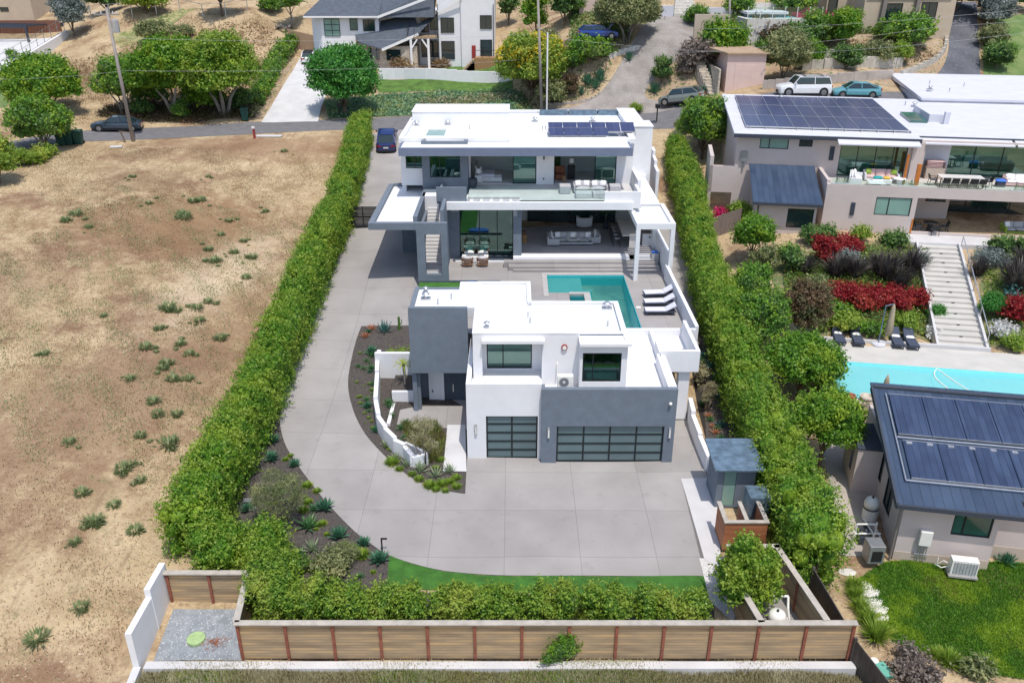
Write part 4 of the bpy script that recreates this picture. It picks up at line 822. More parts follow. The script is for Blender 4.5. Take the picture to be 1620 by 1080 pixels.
# ---------------------------------------------------------------- gate, shed, enclosures, front fences
t = thing('driveway_gate', 'black metal sliding gate across the driveway beside the carport', 'gate', (-12.2, 27, 3.4))
b = MB(); GYY = G(565,362)[1]; gz = H(-12.2, GYY)
b.box(-13.7, -10.3, GYY-.05, GYY+.05, gz+.1, gz+.2); b.box(-13.7, -10.3, GYY-.05, GYY+.05, gz+1.75, gz+1.85)
for x in (-13.7, -12.6, -11.5, -10.4): b.box(x, x+.08, GYY-.048, GYY+.048, gz+.2, gz+1.75)
b.box(-13.6, -10.4, GYY-.046, GYY+.046, gz+.95, gz+1.03); obj('gate_frame', b, 'black_metal', t)
b = MB()
for i in range(14): z = gz+.24+i*.107; b.box(-13.6, -10.4, GYY-.01, GYY+.01, z, z+.085)
obj('gate_slats', b, 'black_metal', t)
t = thing('garden_shed', 'small grey shed with a flat blue metal roof beside the hedge', 'shed', (10.6, -3, 0))
b = MB(); wallx(b, 9.75, 11.55, 0, 2.25, -3.9, .08, [(10.05,10.65,.1,2.1)]); wally(b, -3.82, -2.0, 0, 2.25, 9.75, .08); wally(b, -3.82, -2.0, 0, 2.25, 11.47, .08); b.box(9.83,11.47,-2.08,-2.0,0,2.25); obj('wall', b, 'stucco_grey', t)
b = MB(); b.hexa([(9.5,-4.25,2.28),(11.85,-4.25,2.28),(11.85,-1.75,2.5),(9.5,-1.75,2.5)], [(9.5,-4.25,2.36),(11.85,-4.25,2.36),(11.85,-1.75,2.58),(9.5,-1.75,2.58)]); obj('roof', b, 'shed_roof', t)
b = MB(); b.box(10.07,10.63,-3.88,-3.84,.12,2.08); obj('door', b, 'win_blind', t)
def boardfence(name, label, cat, x0, y0, x1, y1, z0, z1, n, group=None, boards='fence_boards', post='wood_post', cap='cap_grey', capw=.26, maxp=99, sides=1):
    """straight fence from (x0,y0) to (x1,y1): board panels, posts, cap; built along local X"""
    l = math.hypot(x1-x0, y1-y0); t = thing(name, label, cat, (0,0,0), group); h = z1-z0; b = MB()
    for i in range(n):
        b = MB(); a, c = l*i/n+.05, l*(i+1)/n-.05
        k = int(h/.14)
        for j in range(k): b.box(a, c, -.015-.002*(j%2), .015, j*.14+.006, (j+1)*.14-.006)
        b.box(a, c, -.005, .005, 0, h)
        obj('board_panel', b, boards, t)
    for i in range(n+1): b = MB(); x = l*i/n; b.box(x-.055, x+.055, -.09*sides, .07, -.05, h); obj('post', b, post, t)
    b = MB(); b.box(-.1, l+.1, -capw/2-.03, capw/2-.03, h, h+.05); obj('cap_board', b, cap, t)
    t.location = (x0, y0, z0); t.rotation_euler = (0, 0, math.atan2(y1-y0, x1-x0)); return t
fy = -12.75
boardfence('wood_fence', 'long horizontal-board wooden fence with red posts along the front of the lot', 'fence', -10.6, fy, 13.1, fy, -.72, 1.1, 13)
boardfence('wood_fence', 'wooden fence behind the gravel nook in front of the corner hedge', 'fence', -14.35, -9.95, -10.9, -9.95, -.55, 1.15, 2)
boardfence('wood_fence', 'short wooden fence running back along the right side of the gravel nook', 'fence', -10.95, -9.95, -10.62, fy+.1, -.6, 1.1, 1)
boardfence('wood_fence', 'wooden fence on the left side of the pool equipment pen', 'fence', 8.95, -9.0, 9.55, fy+.1, -.6, 1.1, 1)
boardfence('wood_fence', 'wooden fence on the right side of the pool equipment pen', 'fence', 12.0, -12.6, 11.35, -8.3, -.6, 1.15, 2)
boardfence('wood_fence', 'wooden fence at the back of the pool equipment pen behind the valves', 'fence', 9.3, -8.25, 11.4, -8.25, -.6, 1.15, 1, post='cedar')
b = MB(); b.box(-14.3, 13.25, -13.35, -12.98, -2.2, -.62); tag(obj('retaining_wall', b, 'concrete_pale', None, .02), 'long white concrete curb wall under the front wooden fence', 'wall')
# white side wall of the gravel nook, sloping top
b = MB()
b.hexa([(-14.75,-13.2,-2.2),(-14.5,-13.2,-2.2),(-14.4,-9.7,-2),(-14.65,-9.7,-2)], [(-14.75,-13.2,1.0),(-14.5,-13.2,1.0),(-14.46,-11.2,1.25),(-14.7,-11.2,1.25)][:2]+[(-14.4,-11.21,1.3),(-14.65,-11.21,1.3)])
b = MB(); b.box(-14.72, -14.47, -13.25, -11.3, -2.2, 1.02); b.box(-14.70, -14.45, -11.3, -9.7, -2.0, 1.45); tag(obj('white_side_wall', b, 'stucco_white'), 'white stepped wall along the left side of the gravel nook', 'wall')
b = MB(); b.hexa([(-14.7,-13.9,-2.6),(-14.4,-13.9,-2.6),(-14.4,-13.36,-2.6),(-14.7,-13.36,-2.6)], [(-14.7,-16.5,-1.2),(-14.4,-16.5,-1.2),(-14.4,-13.26,-.62),(-14.7,-13.26,-.62)]); tag(obj('wing_wall', b, 'concrete_pale'), 'pale concrete wing wall sloping down at the lower left corner', 'wall')
p = G(311,1013); b = MB(); b.lathe(p[0], p[1], [(.36,p[2]+.04),(.36,p[2]+.16),(.33,p[2]+.18)], 20); tag(obj('valve_lid', b, 'lid_green'), 'round pale green utility lid on the grey gravel', 'lid')
# brown enclosure beside the shed
t = thing('bin_enclosure', 'open-topped cedar enclosure with grey caps in front of the shed', 'enclosure', (10.3, -6.3, 0))
b = MB(); wallx(b, 9.4, 11.3, 0, 1.5, -7.1, .1); wally(b, -7.0, -5.6, 0, 1.5, 9.4, .1); wally(b, -7.0, -5.6, 0, 1.5, 11.2, .1); wally(b,-7.0,-5.6,0,1.5,10.35,.08); obj('cedar_wall', b, 'cedar_boards', t)
b = MB(); b.box(9.35, 11.35, -7.15, -6.95, 1.5, 1.56); b.box(9.35, 9.55, -6.95, -5.55, 1.5, 1.56); b.box(11.15, 11.35, -6.95, -5.55, 1.5, 1.56); b.box(10.3,10.48,-6.95,-5.55,1.5,1.56); obj('cap', b, 'cap_grey', t)
b = MB(); b.box(10.9,11.9,-5.5,-4.5,0,1.7); tag(obj('storage_box', b, 'shed_roof', None, .02), 'tall blue-grey storage box between the shed and the cedar enclosure', 'box')
# right boundary fences (dark boards)
def fenceline(name, label, pts, h, m, cat='fence', group=None, t_=.04):
    for i in range(len(pts)-1): pass
    t = thing(name, label, cat, (pts[0][0], pts[0][1], H(*pts[0][:2])), group); b = MB(); q = MB()
    for i in range(len(pts)-1):
        (x0,y0),(x1,y1) = pts[i][:2], pts[i+1][:2]; l = math.hypot(x1-x0, y1-y0); k = max(1, int(l/2.2))
        for j in range(k):
            a = (x0+(x1-x0)*j/k, y0+(y1-y0)*j/k); c = (x0+(x1-x0)*(j+1)/k, y0+(y1-y0)*(j+1)/k); za, zc = H(*a), H(*c); nx, ny = -(y1-y0)/l*t_/2, (x1-x0)/l*t_/2
            b.hexa([(a[0]-nx,a[1]-ny,za-.1),(c[0]-nx,c[1]-ny,zc-.1),(c[0]+nx,c[1]+ny,zc-.1),(a[0]+nx,a[1]+ny,za-.1)], [(a[0]-nx,a[1]-ny,za+h),(c[0]-nx,c[1]-ny,zc+h),(c[0]+nx,c[1]+ny,zc+h),(a[0]+nx,a[1]+ny,za+h)])
            q.box(a[0]-.06, a[0]+.06, a[1]-.06, a[1]+.06, za-.2, za+h+.08)
    obj('boards', b, m, t); obj('posts', q, m, t); return t
fenceline('board_fence', 'dark weathered board fence running down the right edge of the lot', [(12.6,-9.5),(13.2,-12.9),(14.6,-18)], 1.6, 'dark_boards')
# ---------------------------------------------------------------- neighbour: two-storey house (built in its own frame, then turned)
def fr(o, a):
    ca, sa = math.cos(a), math.sin(a); return lambda x, y, z=0: (o[0]+x*ca-y*sa, o[1]+x*sa+y*ca, z)
A1 = R(-9.5); O1 = (24.0, 25.7); P1 = fr(O1, A1)
nh = thing('terrace_house', 'pinkish beige two-storey hillside house with long roof terrace and rows of solar panels', 'house', (0,0,0))
b = MB()
wallx(b, .02, 17, 2.5, 8.35, 0, .25, [(3.75, 6.35, 6.1, 7.5), (6.72, 17, 4.9, 7.55)])
wally(b, .251, 4.5, 2.5, 8.6, .02, .25); b.box(.27, 17, .25, 11, 7.62, 7.9)
wallx(b, -6.6, 17, 7.9, 11.0, 4.5, .25, [(-4.8, -2.55, 9.95, 11.0-.02), (-1.75, -.7, 10.2, 11.0-.02), (1.5, 6.6, 7.95, 10.85), (7.9, 17, 7.95, 10.85)])
b.box(-6.6, 0, 4.5, 4.75, 2.5, 7.9); b.box(-6.6, -6.35, 4.75, 21, 2.5, 11.0); b.box(6.6, 6.72, .25, 8, 4.0, 7.62); b.box(6.72, 10.2, 3.6, 3.8, 4.7, 7.6)
wallx(b, -5.05, -.62, 2.6, 6.95, -.9, .22, [(-2.75, -.8, 5.05, 6.55)]); wally(b, -.68, 4.49, 2.6, 6.95, -5.05, .2); wally(b, -.68, 4.49, 2.6, 6.95, -.82, .2)
b.hexa([(-5.05,-.68,6.95),(-.62,-.68,6.95),(-.62,4.49,6.95),(-5.05,4.49,6.95)], [(-5.05,-.68,7.0),(-.62,-.68,7.0),(-.62,4.49,8.55),(-5.05,4.49,8.55)])
b.box(6.9, 7.7, 4.2, 9, 7.9, 10.9); b.box(7.9, 10.1, 5.6, 5.8, 7.9, 10.9)
b.box(-8.6, -8.3, 4.5, 9, 3, 9.2); b.box(-8.6, -6.6, 4.5, 4.8, 6.2, 8.4)
obj('wall', b, 'pinkbeige', nh)
b = MB()
b.hexa([(-6.95,3.8,11.0),(7.3,3.8,11.0),(7.3,22,11.35),(-6.95,22,11.35)], [(-6.95,3.8,11.22),(7.3,3.8,11.22),(7.3,22,11.6),(-6.95,22,11.6)])
b.hexa([(7.301,5.4,11.0),(24,5.4,11.0),(24,22,11.35),(7.301,22,11.35)], [(7.301,5.4,11.18),(24,5.4,11.18),(24,22,11.55),(7.301,22,11.55)])
b.hexa([(11.4,20.5,11.7),(30,20.5,11.7),(30,34,12.1),(11.4,34,12.1)], [(11.4,20.5,11.9),(30,20.5,11.9),(30,34,12.5),(11.4,34,12.5)])
b.box(11.6, 30, 20.7, 33, 9, 11.69)
obj('flat_roof', b, 'roof_grey', nh)
b = MB(); b.box(-6.97, 7.3, 3.72, 3.799, 10.9, 11.2); b.box(7.31, 24, 5.3, 5.399, 10.85, 11.15); obj('roof_edge', b, 'charcoal', nh)
b = MB(); b.hexa([(-5.5,-1.45,6.96),(-.35,-1.45,6.96),(-.35,-.681,7.02),(-5.5,-.681,7.02)], [(-5.5,-1.45,7.12),(-.35,-1.45,7.12),(-.35,4.3,8.72),(-5.5,4.3,8.72)]); obj('annex_roof', b, 'seam_metal', nh)
b = MB(); b.box(-5.5, -.35, -1.6, -1.451, 6.9, 7.1); b.tube([(-5.0,-1.0,6.9),(-5.0,-1.0,3.4)], .05, 6); obj('gutter', b, 'charcoal', nh)
window(nh, 3.75, 6.35, 6.1, 7.5, .04, (.37,), glass='win_blind'); window(nh, -4.8, -2.55, 9.95, 10.98, 4.52, (.33,), glass='win_blind'); window(nh, -1.75, -.7, 10.2, 10.98, 4.52, (.5,), (.5,), glass='win_dark'); window(nh, -2.75, -.8, 5.05, 6.55, -.88, glass='win_dark')
window(nh, 1.5, 6.6, 7.95, 10.85, 4.55, (.27,.54,.8), glass='glass', name='sliding_door'); window(nh, 10.1, 24, 7.95, 10.85, 6.2, (.15,.3,.45,.6,.75), glass='glass', name='sliding_door'); window(nh, 8.4, 9.9, 6.4, 7.5, 3.56, (.5,), glass='win_dark')
window(nh, 10.3, 16.9, 4.95, 7.5, 5.0, (.25,.5,.75), glass='win_dark', name='sliding_door')
window(nh, 7.72, 7.9, 8.2, 10.8, 4.6, glass='win_dark')
b = MB(); roomx(b, 1.5, 6.6, 4.76, 9, 7.92, 10.95); roomx(b, 10.1, 24, 6.4, 11, 7.92, 10.95); obj('interior', b, 'interior', nh)
b = MB(); b.box(7.91, 10.09, 5.55, 5.6, 8.8, 10.85); obj('white_panel', b, 'roof_grey', nh)
b = MB(); b.box(.3, 17, .1, 6.2, 7.901, 7.93); b.box(6.75, 17, .3, 5, 4.62, 4.72); obj('terrace_floor', b, 'concrete_warm', nh)
g = MB(); g.box(.3, 17, .08, .1, 8.36, 8.75); o_ = obj('glass_railing', g, 'glass_clear', nh)
for q_ in ((6.2, 6.35, 2.8, 3.0, 7.93, 10.2), (6.9, 7.2, 2.2, 2.4, 7.93, 9.6), (6.6, 6.72, -.03, .3, 3.9, 5.9)): b = MB(); b.box(*q_); obj('orange_post', b, 'orange_wood', nh)
b = MB(); b.hexa([(1.0,3.0,10.72),(7.1,3.0,10.72),(7.1,3.79,10.95),(1.0,3.79,10.95)], [(1.0,3.0,10.82),(7.1,3.0,10.82),(7.1,3.79,11.05),(1.0,3.79,11.05)]); b.hexa([(7.5,4.3,10.72),(14.3,4.3,10.72),(14.3,5.29,10.95),(7.5,5.29,10.95)], [(7.5,4.3,10.82),(14.3,4.3,10.82),(14.3,5.29,11.05),(7.5,5.29,11.05)]); b.hexa([(14.5,4.3,10.72),(20,4.3,10.72),(20,5.29,10.95),(14.5,5.29,10.95)], [(14.5,4.3,10.82),(20,4.3,10.82),(20,5.29,11.05),(14.5,5.29,11.05)]); obj('awning', b, 'roof_grey', nh)
b = MB(); b.box(-6.2, -5.7, 4.3, 4.499, 8.9, 9.7); b.box(-6.0,-5.9,4.4,4.499,8.1,8.9); obj('meter_box', b, 'grey_metal', nh)
b = MB(); b.box(.7, 1.05, 4.42, 4.499, 9.2, 10.3); b.box(2.0,2.3,-.09,-.001,6.0,7.0); obj('wall_sconce', b, 'charcoal', nh)
for (x, y, k) in ((-5,20,2),(-1.5,20,1),(2,20,2),(3.5,19.5,2),(9.5,18.5,2),(10.2,18,1),(13,24,1),(14.5,23,2),(14,28,2),(17,27,2)):
    if x > 11.5: vent(nh, x, y, 12.2, k)
    else: vent(nh, x, y, 11.5, k)
b = MB(); b.hexa([(8.0,10.5,11.25),(9.4,10.5,11.25),(9.4,14,11.35),(8.0,14,11.35)], [(8.0,10.5,11.5),(9.4,10.5,11.5),(9.4,14,11.62),(8.0,14,11.62)]); obj('skylight', b, 'win_teal', nh)
b = MB(); b.box(9.6, 11.2, 11, 16, 11.3, 11.95); b.box(10.6,11.0,10.2,10.6,11.2,12.3); obj('chimney', b, 'roof_grey', nh)
place(nh, (O1[0], O1[1], 0), A1)
t = thing('solar_array', 'three rows of blue solar panels covering the front roof of the terrace house', 'solar panels', (0,0,0))
for j in range(3):
    for i in range(10):
        x0 = -5.9+i*1.28+j*.05; y0 = 6.0+j*4.85; z0 = 11.33+.02*(y0-3.8)
        b = MB(); b.hexa([(x0,y0,z0),(x0+1.24,y0,z0),(x0+1.24,y0+4.7,z0+.12),(x0,y0+4.7,z0+.12)], [(x0,y0,z0+.05),(x0+1.24,y0,z0+.05),(x0+1.24,y0+4.7,z0+.17),(x0,y0+4.7,z0+.17)]); p_ = obj('solar_panel', b, 'solar_blue', t)
        b = MB(); b.box(x0-.01, x0+1.25, y0-.03, y0+.03, z0-.02, z0+.07); b.hexa([(x0-.02,y0,z0+.02),(x0+.01,y0,z0+.02),(x0+.01,y0+5,z0+.14),(x0-.02,y0+5,z0+.14)],[(x0-.02,y0,z0+.065),(x0+.01,y0,z0+.065),(x0+.01,y0+5,z0+.185),(x0-.02,y0+5,z0+.185)]); obj('frame', b, 'alu', p_)
b = MB()
for i in range(11): x = -5.6+i*1.25; b.box(x-.03, x+.03, 5.7, 6.1, 11.2, 11.42)
obj('rack', b, 'galv', t)
place(t, (O1[0], O1[1], 0), A1)
# terrace furniture
def sofa_mb(l, d, h=.42, back=.38, m='fabric_grey', arms=True, cush=3, cm=None, name='sofa', label='', loc=(0,0,0), rz=0, group=None, base='fabric_grey', pillows=0, pm='fabric_white'):
    t = thing(name, label, 'sofa', (0,0,0), group); b = MB(); b.box(-l/2, l/2, -d/2, d/2, .08, h*.55); b.box(-l/2, l/2, d/2-.12, d/2, h*.55, h+back*.8)
    if arms: b.box(-l/2, -l/2+.12, -d/2, d/2-.12, h*.55, h+.16); b.box(l/2-.12, l/2, -d/2, d/2-.12, h*.55, h+.16)
    obj('frame', b, base, t, .015)
    for i in range(cush):
        w_ = (l-.26)/cush; x = -l/2+.13+w_*(i+.5)
        b = MB(); b.pillow((x, -.05, h*.55+.1), w_-.02, d-.2, .24); obj('seat_cushion', b, m, t, smooth=True)
        b = MB(); b.pillow((x, d/2-.22, h+back*.45), w_-.03, back+.12, .2, 0, 5, R(70)); obj('back_cushion', b, m, t, smooth=True)
    for i in range(pillows): b = MB(); b.pillow((-l/2+.35+i*(l-.7)/max(1,pillows-1), d/2-.38, h+.26), .42, .42, .16, .2*(-1)**i, 5, R(65)); obj('throw_pillow', b, pm, t, smooth=True)
    return place(t, loc, rz)
def table(name, label, l, d, h, m, loc, rz=0, leg=.06, round_=False, group=None, ped=False, lm=None, cat='table'):
    t = thing(name, label, cat, (0,0,0), group); b = MB()
    if round_: b.lathe(0, 0, [(l/2-.01,h-.05),(l/2,h-.03),(l/2,h-.01),(l/2-.01,h)], 28)
    else: b.box(-l/2, l/2, -d/2, d/2, h-.05, h)
    obj('tabletop', b, m, t, 0 if round_ else .008)
    if ped: b = MB(); b.lathe(0, 0, [(l*.24,0),(l*.2,h*.3),(l*.17,h-.051)], 20); obj('pedestal', b, lm or m, t)
    else:
        for sx in (-1,1):
            for sy in (-1,1): b = MB(); x, y = sx*(l/2-leg)*(.7 if round_ else 1), sy*(d/2-leg)*(.7 if round_ else 1); b.box(x-leg/2, x+leg/2, y-leg/2, y+leg/2, 0, h-.051); obj('leg', b, lm or m, t)
    return place(t, loc, rz)
def chair_proto(name, label, seat_m, frame_m, cat='chair', w=.55, hb=.85, arm=True):
    t = thing(name, label, cat); b = MB(); b.pillow((0,0,.44), w-.04, w-.04, .10); obj('seat', b, seat_m, t, smooth=True)
    b = MB(); b.hexa([(-w/2,w/2-.05,.45),(w/2,w/2-.05,.45),(w/2,w/2,.45),(-w/2,w/2,.45)], [(-w/2,w/2+.06,hb),(w/2,w/2+.06,hb),(w/2,w/2+.10,hb),(-w/2,w/2+.10,hb)]); obj('backrest', b, frame_m, t, .01)
    for sx in (-1,1):
        for sy in (-1,1): b = MB(); b.bar((sx*(w/2-.03), sy*(w/2-.03), .42), (sx*(w/2), sy*(w/2+.02), 0), .035); obj('leg', b, frame_m, t)
        if arm: b = MB(); b.bar((sx*w/2, w/2-.02, .64), (sx*w/2, -w/2+.05, .64), .04, .03); b.bar((sx*w/2, -w/2+.06, .64), (sx*w/2, -w/2+.06, .44), .03); obj('armrest', b, frame_m, t)
    return t
TZ = 7.94
sofa_mb(2.2, .95, m='fabric_white', base='white_metal', label='white sofa seen from its back on the terrace beside the railing planter', loc=P1(2.6, 2.6, TZ), rz=A1+R(78), cush=2, pillows=2)
sofa_mb(2.6, .95, m='fabric_pink', base='white_metal', label='long pale pink terrace sofa against the glass doors with yellow and teal cushions', loc=P1(4.7, 3.6, TZ), rz=A1, pillows=2, pm='fabric_lime')
t = thing('ottoman', 'teal and yellow folded blanket pile on the white terrace seat', 'ottoman'); b = MB(); b.pillow((-.3,0,.5), .7,.5,.22); obj('teal_cushion', b, 'fabric_teal', t, smooth=True); b = MB(); b.pillow((.35,-.05,.5), .5,.5,.2); obj('yellow_cushion', b, 'fabric_yellow', t, smooth=True); b = MB(); b.box(-.7,.7,-.35,.35,.05,.4); obj('base', b, 'fabric_white', t, .04); place(t, P1(4.5, 2.4, TZ), A1)
table('side_table', 'round white side table at the right end of the pink terrace sofa', 1.0, 1.0, .42, 'white_metal', P1(5.9, 2.7, TZ), A1, round_=True, ped=True)
table('coffee_table', 'low white square table in front of the white terrace sofa', 1.2, 1.2, .35, 'white_metal', P1(3.9, 1.5, TZ), A1)
table('dining_table', 'long white dining table on the terrace beside the grill cover', 3.2, 1.1, .76, 'marble', P1(10.3, 2.7, TZ), A1, lm='black_metal')
ch = chair_proto('dining_chair', 'black chair along the near side of the terrace dining table', 'charcoal', 'black_metal')
dg = 'black chairs around the terrace dining table'; first = True
for i in range(5):
    loc = P1(9.0+i*.65, 1.85, TZ)
    if first: place(ch, loc, A1+math.pi); ch['group'] = dg; first = False
    else: dup(ch, loc, A1+math.pi, group=dg)
dup(ch, P1(8.35, 2.7, TZ), A1+R(90), 'black chair at the left end of the terrace dining table', dg); dup(ch, P1(12.3, 2.7, TZ), A1+R(-90), 'black chair at the right end of the terrace dining table', dg)
t = thing('covered_grill', 'grill under a folded beige cover against the white terrace panel', 'grill'); b = MB(); b.box(-.7,.7,-.35,.35,0,.9); obj('base', b, 'tan_stucco', t, .02); b = MB()
for k in range(5): b.pillow((0,0,.95+k*.11), 1.45+.1*(k==0), .75, .17)
obj('cover', b, 'fabric_pink', t, smooth=True); place(t, P1(9.0, 5.0, TZ), A1)
sofa_mb(2.4, .95, m='fabric_white', base='fabric_pink', label='pale sofa at the right edge of the terrace with a blue throw beside it', loc=P1(15.0, 3.6, TZ), rz=A1, pillows=2)
t = thing('blue_throw', 'bright blue throw over a small stool near the right end of the terrace', 'stool'); b = MB(); b.pillow((0,0,.45), .8,.6,.25); obj('throw', b, 'fabric_blue', t, smooth=True); b = MB(); b.box(-.3,.3,-.25,.25,0,.38); obj('base', b, 'charcoal', t, .02); place(t, P1(13.4, 3.1, TZ), A1)
for i, (x, lb) in enumerate(((.75,'left corner of the terrace'),(5.6,'terrace edge in front of the orange posts'),(13.5,'terrace edge by the blue throw'))):
    t = thing('planter_box', 'white planter box with spiky grass at the '+lb, 'planter'); b = MB(); b.box(-.7,.7,-.2,.2,0,.4); obj('box', b, 'roof_grey', t, .01); b = MB()
    for k in range(14): a = k*.9; x_ = -.5+k*.08; b.bar((x_,0,.35), (x_+.08*math.cos(a), .08*math.sin(a), .85), .03, .01)
    obj('spiky_leaves', b, 'leaf_aloe', t); place(t, P1(x+.4, .45, TZ), A1)
table('patio_table', 'round black table under the terrace of the beige house', 1.1, 1.1, .74, 'black_metal', P1(8.3, .9, 4.73), A1, round_=True, ped=True)
ck = dup(ch, P1(7.4, .8, 4.73), A1+R(90), 'black metal chair left of the round patio table', 'black chairs at the round patio table'); dup(ch, P1(9.3, 1.0, 4.73), A1+R(-90), 'black metal chair right of the round patio table', 'black chairs at the round patio table'); dup(ch, P1(8.4, -.0, 4.73), A1+math.pi, 'black metal chair in front of the round patio table', 'black chairs at the round patio table')
sofa_mb(2.6, .95, m='fabric_grey', base='fabric_lime', label='grey and lime green sofa on the shaded lower patio at the right', loc=P1(15.0, 1.6, 4.73), rz=A1+R(8), pillows=2)
sofa_mb(.9, .9, m='fabric_lime', base='fabric_lime', name='armchair', label='lime green armchair at the right picture edge of the lower patio', loc=P1(15.6, -.4, 4.73), rz=A1+R(150), cush=1)
# paved terrace, garden stairs, rails
b = MB(); q = [P1(6.2,-2.1), P1(17,-2.1), P1(17,1), P1(6.2,1)]; b.prism([(p[0],p[1]) for p in q], 4.2, 4.72); tag(obj('paved_terrace', b, 'concrete_pale'), kind='structure')
t = thing('garden_stairs', 'long concrete garden stairs from the paved terrace down to the cyan pool', 'stairs'); b = MB(); N_ = 20
q = MB()
xa0, xa1 = 6.75, 9.5
for i in range(N_):
    f = i/N_; y0 = -2.1-f*12.3; y1 = y0-12.3/N_; z = 4.72-(i+1)*(2.9/N_); sx = -1.3*f
    b.box(xa0+sx, xa1+sx, y1-.02, y0, z-.5, z)
    if i % 2: q.box(xa0+sx+1.3, xa0+sx+1.5, y1-.03, y1-.021, z-.11, z-.05)
obj('steps', b, 'concrete_warm', t); obj('step_lights', q, 'black_metal', t); b = MB()
for (xx, nm) in ((xa0-.18, 0), (xa1+.02, 1)):
    for i in range(4):
        f = i/4; y0 = -2.1-f*12.3; y1 = -2.1-(f+.25)*12.3; z0 = 4.72-f*2.9+.12; z1 = 4.72-(f+.25)*2.9+.12; sx0 = -1.3*f; sx1 = -1.3*(f+.25)
        b.hexa([(xx+sx1,y1,z1-1),(xx+.16+sx1,y1,z1-1),(xx+.16+sx0,y0,z0-1),(xx+sx0,y0,z0-1)], [(xx+sx1,y1,z1),(xx+.16+sx1,y1,z1),(xx+.16+sx0,y0,z0),(xx+sx0,y0,z0)])
obj('side_wall', b, 'concrete_pale', t)
b = MB(); b.bar((xa1+.1,-2.6,5.5),(xa1-1.15,-14,2.7),.05); 
for f in (0,.25,.5,.75,1): b.bar((xa1+.1-1.25*f,-2.6-11.4*f,4.6-2.8*f),(xa1+.1-1.25*f,-2.6-11.4*f,5.5-2.8*f),.04)
obj('handrail', b, 'galv', t)
place(t, (O1[0], O1[1], 0), A1)
# ---------------------------------------------------------------- neighbour pool terrace
O2 = (24, 8); P2 = fr(O2, A1)
b = MB()
def pr2(b, x0, x1, y0, y1, z0, z1): b.prism([P2(x0,y0)[:2], P2(x1,y0)[:2], P2(x1,y1)[:2], P2(x0,y1)[:2]], z0, z1)
pr2(b, -5.6, 16, -.2, 2.6, .2, 1.8); pr2(b, -5.6, -4.85, -4.9, -.2, .2, 1.8); pr2(b, -5.6, 16, -5.4, -4.9, -.5, 1.8); pr2(b, -4.85, 16, -4.9, -.2, -.6, .05)
tag(obj('pool_terrace', b, 'concrete_warm'), kind='structure')
b = MB(); pr2(b, -5.6, 5.4, 2.6, 2.8, 1.0, 2.05); pr2(b, 8.2, 16, 2.6, 2.8, 1.0, 2.05); tag(obj('planting_wall', b, 'concrete_pale'), 'low concrete planting wall behind the pool loungers of the right neighbour', 'wall')
t = thing('swimming_pool', 'bright cyan swimming pool of the neighbour on the right with corner steps', 'pool'); b = MB()
for (x0,x1,y0,y1,z0,z1) in ((-4.85,16,-.22,-.201,.06,1.79),(-4.85,16,-4.9,-4.88,.06,1.79),(-4.85,-4.83,-4.88,-.22,.06,1.79),(-4.85,16,-4.88,-.22,.06,.3)): b.box(x0,x1,y0,y1,z0,z1)
obj('basin', b, 'pool_cyan', t); b = MB()
for i in range(3): b.box(-4.82, -3.0+i*.55, -1.5-.0*i+(-.35*i), -.23-.35*i, .3, 1.3-.33*i)
for i in range(2): b.prism([(7.4-.6*i,-.23),(6.4-.6*i,-1.3),(6.9-.6*i,-2.2-.4*i),(10,-2.4-.4*i),(10,-.23)][::-1][::-1], .3, 1.25-.35*i)
obj('pool_steps', b, 'pool_cyan', t); b = MB(); b.quad((-4.82,-4.87,1.68),(15.9,-4.87,1.68),(15.9,-.23,1.68),(-4.82,-.23,1.68)); obj('water', b, 'water_cyan', t)
place(t, (O2[0], O2[1], 0), A1)
t = thing('pool_hose', 'thin white pool cleaner hose floating in a loop on the cyan pool', 'hose'); b = MB()
pts = [PZ(*p, 1.70) for p in curve([(1482,583),(1478,590),(1482,600),(1500,615),(1512,626),(1520,632)],5)]; b.tube(pts, .035, 6); pts = [PZ(*p, 1.70) for p in ((1482,583),(1510,603),(1540,622),(1558,634))]; b.tube(pts, .035, 6); obj('hose_line', b, 'white_plastic', t)
b = MB(); p0 = P2(-.3,-.6,0)
for (px, py, lb, h) in ((1408,470,'tall blue and tan closed parasol on a round grey base between the loungers', 2.6), (1404,622,'tan closed parasol standing at the near edge of the cyan pool', 2.4)):
    if py < 600:
        p = PZ(1387+2, 545, 1.8); t = thing('closed_parasol', lb, 'parasol', p); b = MB(); b.lathe(p[0], p[1], [(.42,p[2]),(.45,p[2]+.08),(.40,p[2]+.16)], 20); obj('base', b, 'roof_grey', t)
        b = MB(); b.tube([(p[0],p[1],p[2]+.1),(p[0],p[1],p[2]+2.7)], .04, 8); b.tube([(p[0],p[1],p[2]+2.65),(p[0]+.55,p[1]+.1,p[2]+2.75)], .035, 8); obj('pole', b, 'shed_roof', t)
        c = (p[0]+.55, p[1]+.1); b = MB(); b.lathe(c[0], c[1], [(.04,p[2]+2.75),(.12,p[2]+2.5),(.2,p[2]+1.6),(.28,p[2]+.75),(.12,p[2]+.6)], 11); obj('canopy', b, 'umbrella_tan', t, smooth=True)
    else:
        p = PZ(1392, 655, 1.8); t = thing('closed_parasol', lb, 'parasol', p); b = MB(); b.lathe(p[0], p[1], [(.1,p[2]+.5),(.24,p[2]+.8),(.2,p[2]+1.5),(.12,p[2]+2.1),(.03,p[2]+2.4)], 11); obj('canopy', b, 'umbrella_tan', t, smooth=True); b = MB(); b.cyl(p[0], p[1], p[2], p[2]+.6, .04, .04, 8); obj('pole', b, 'grey_metal', t)
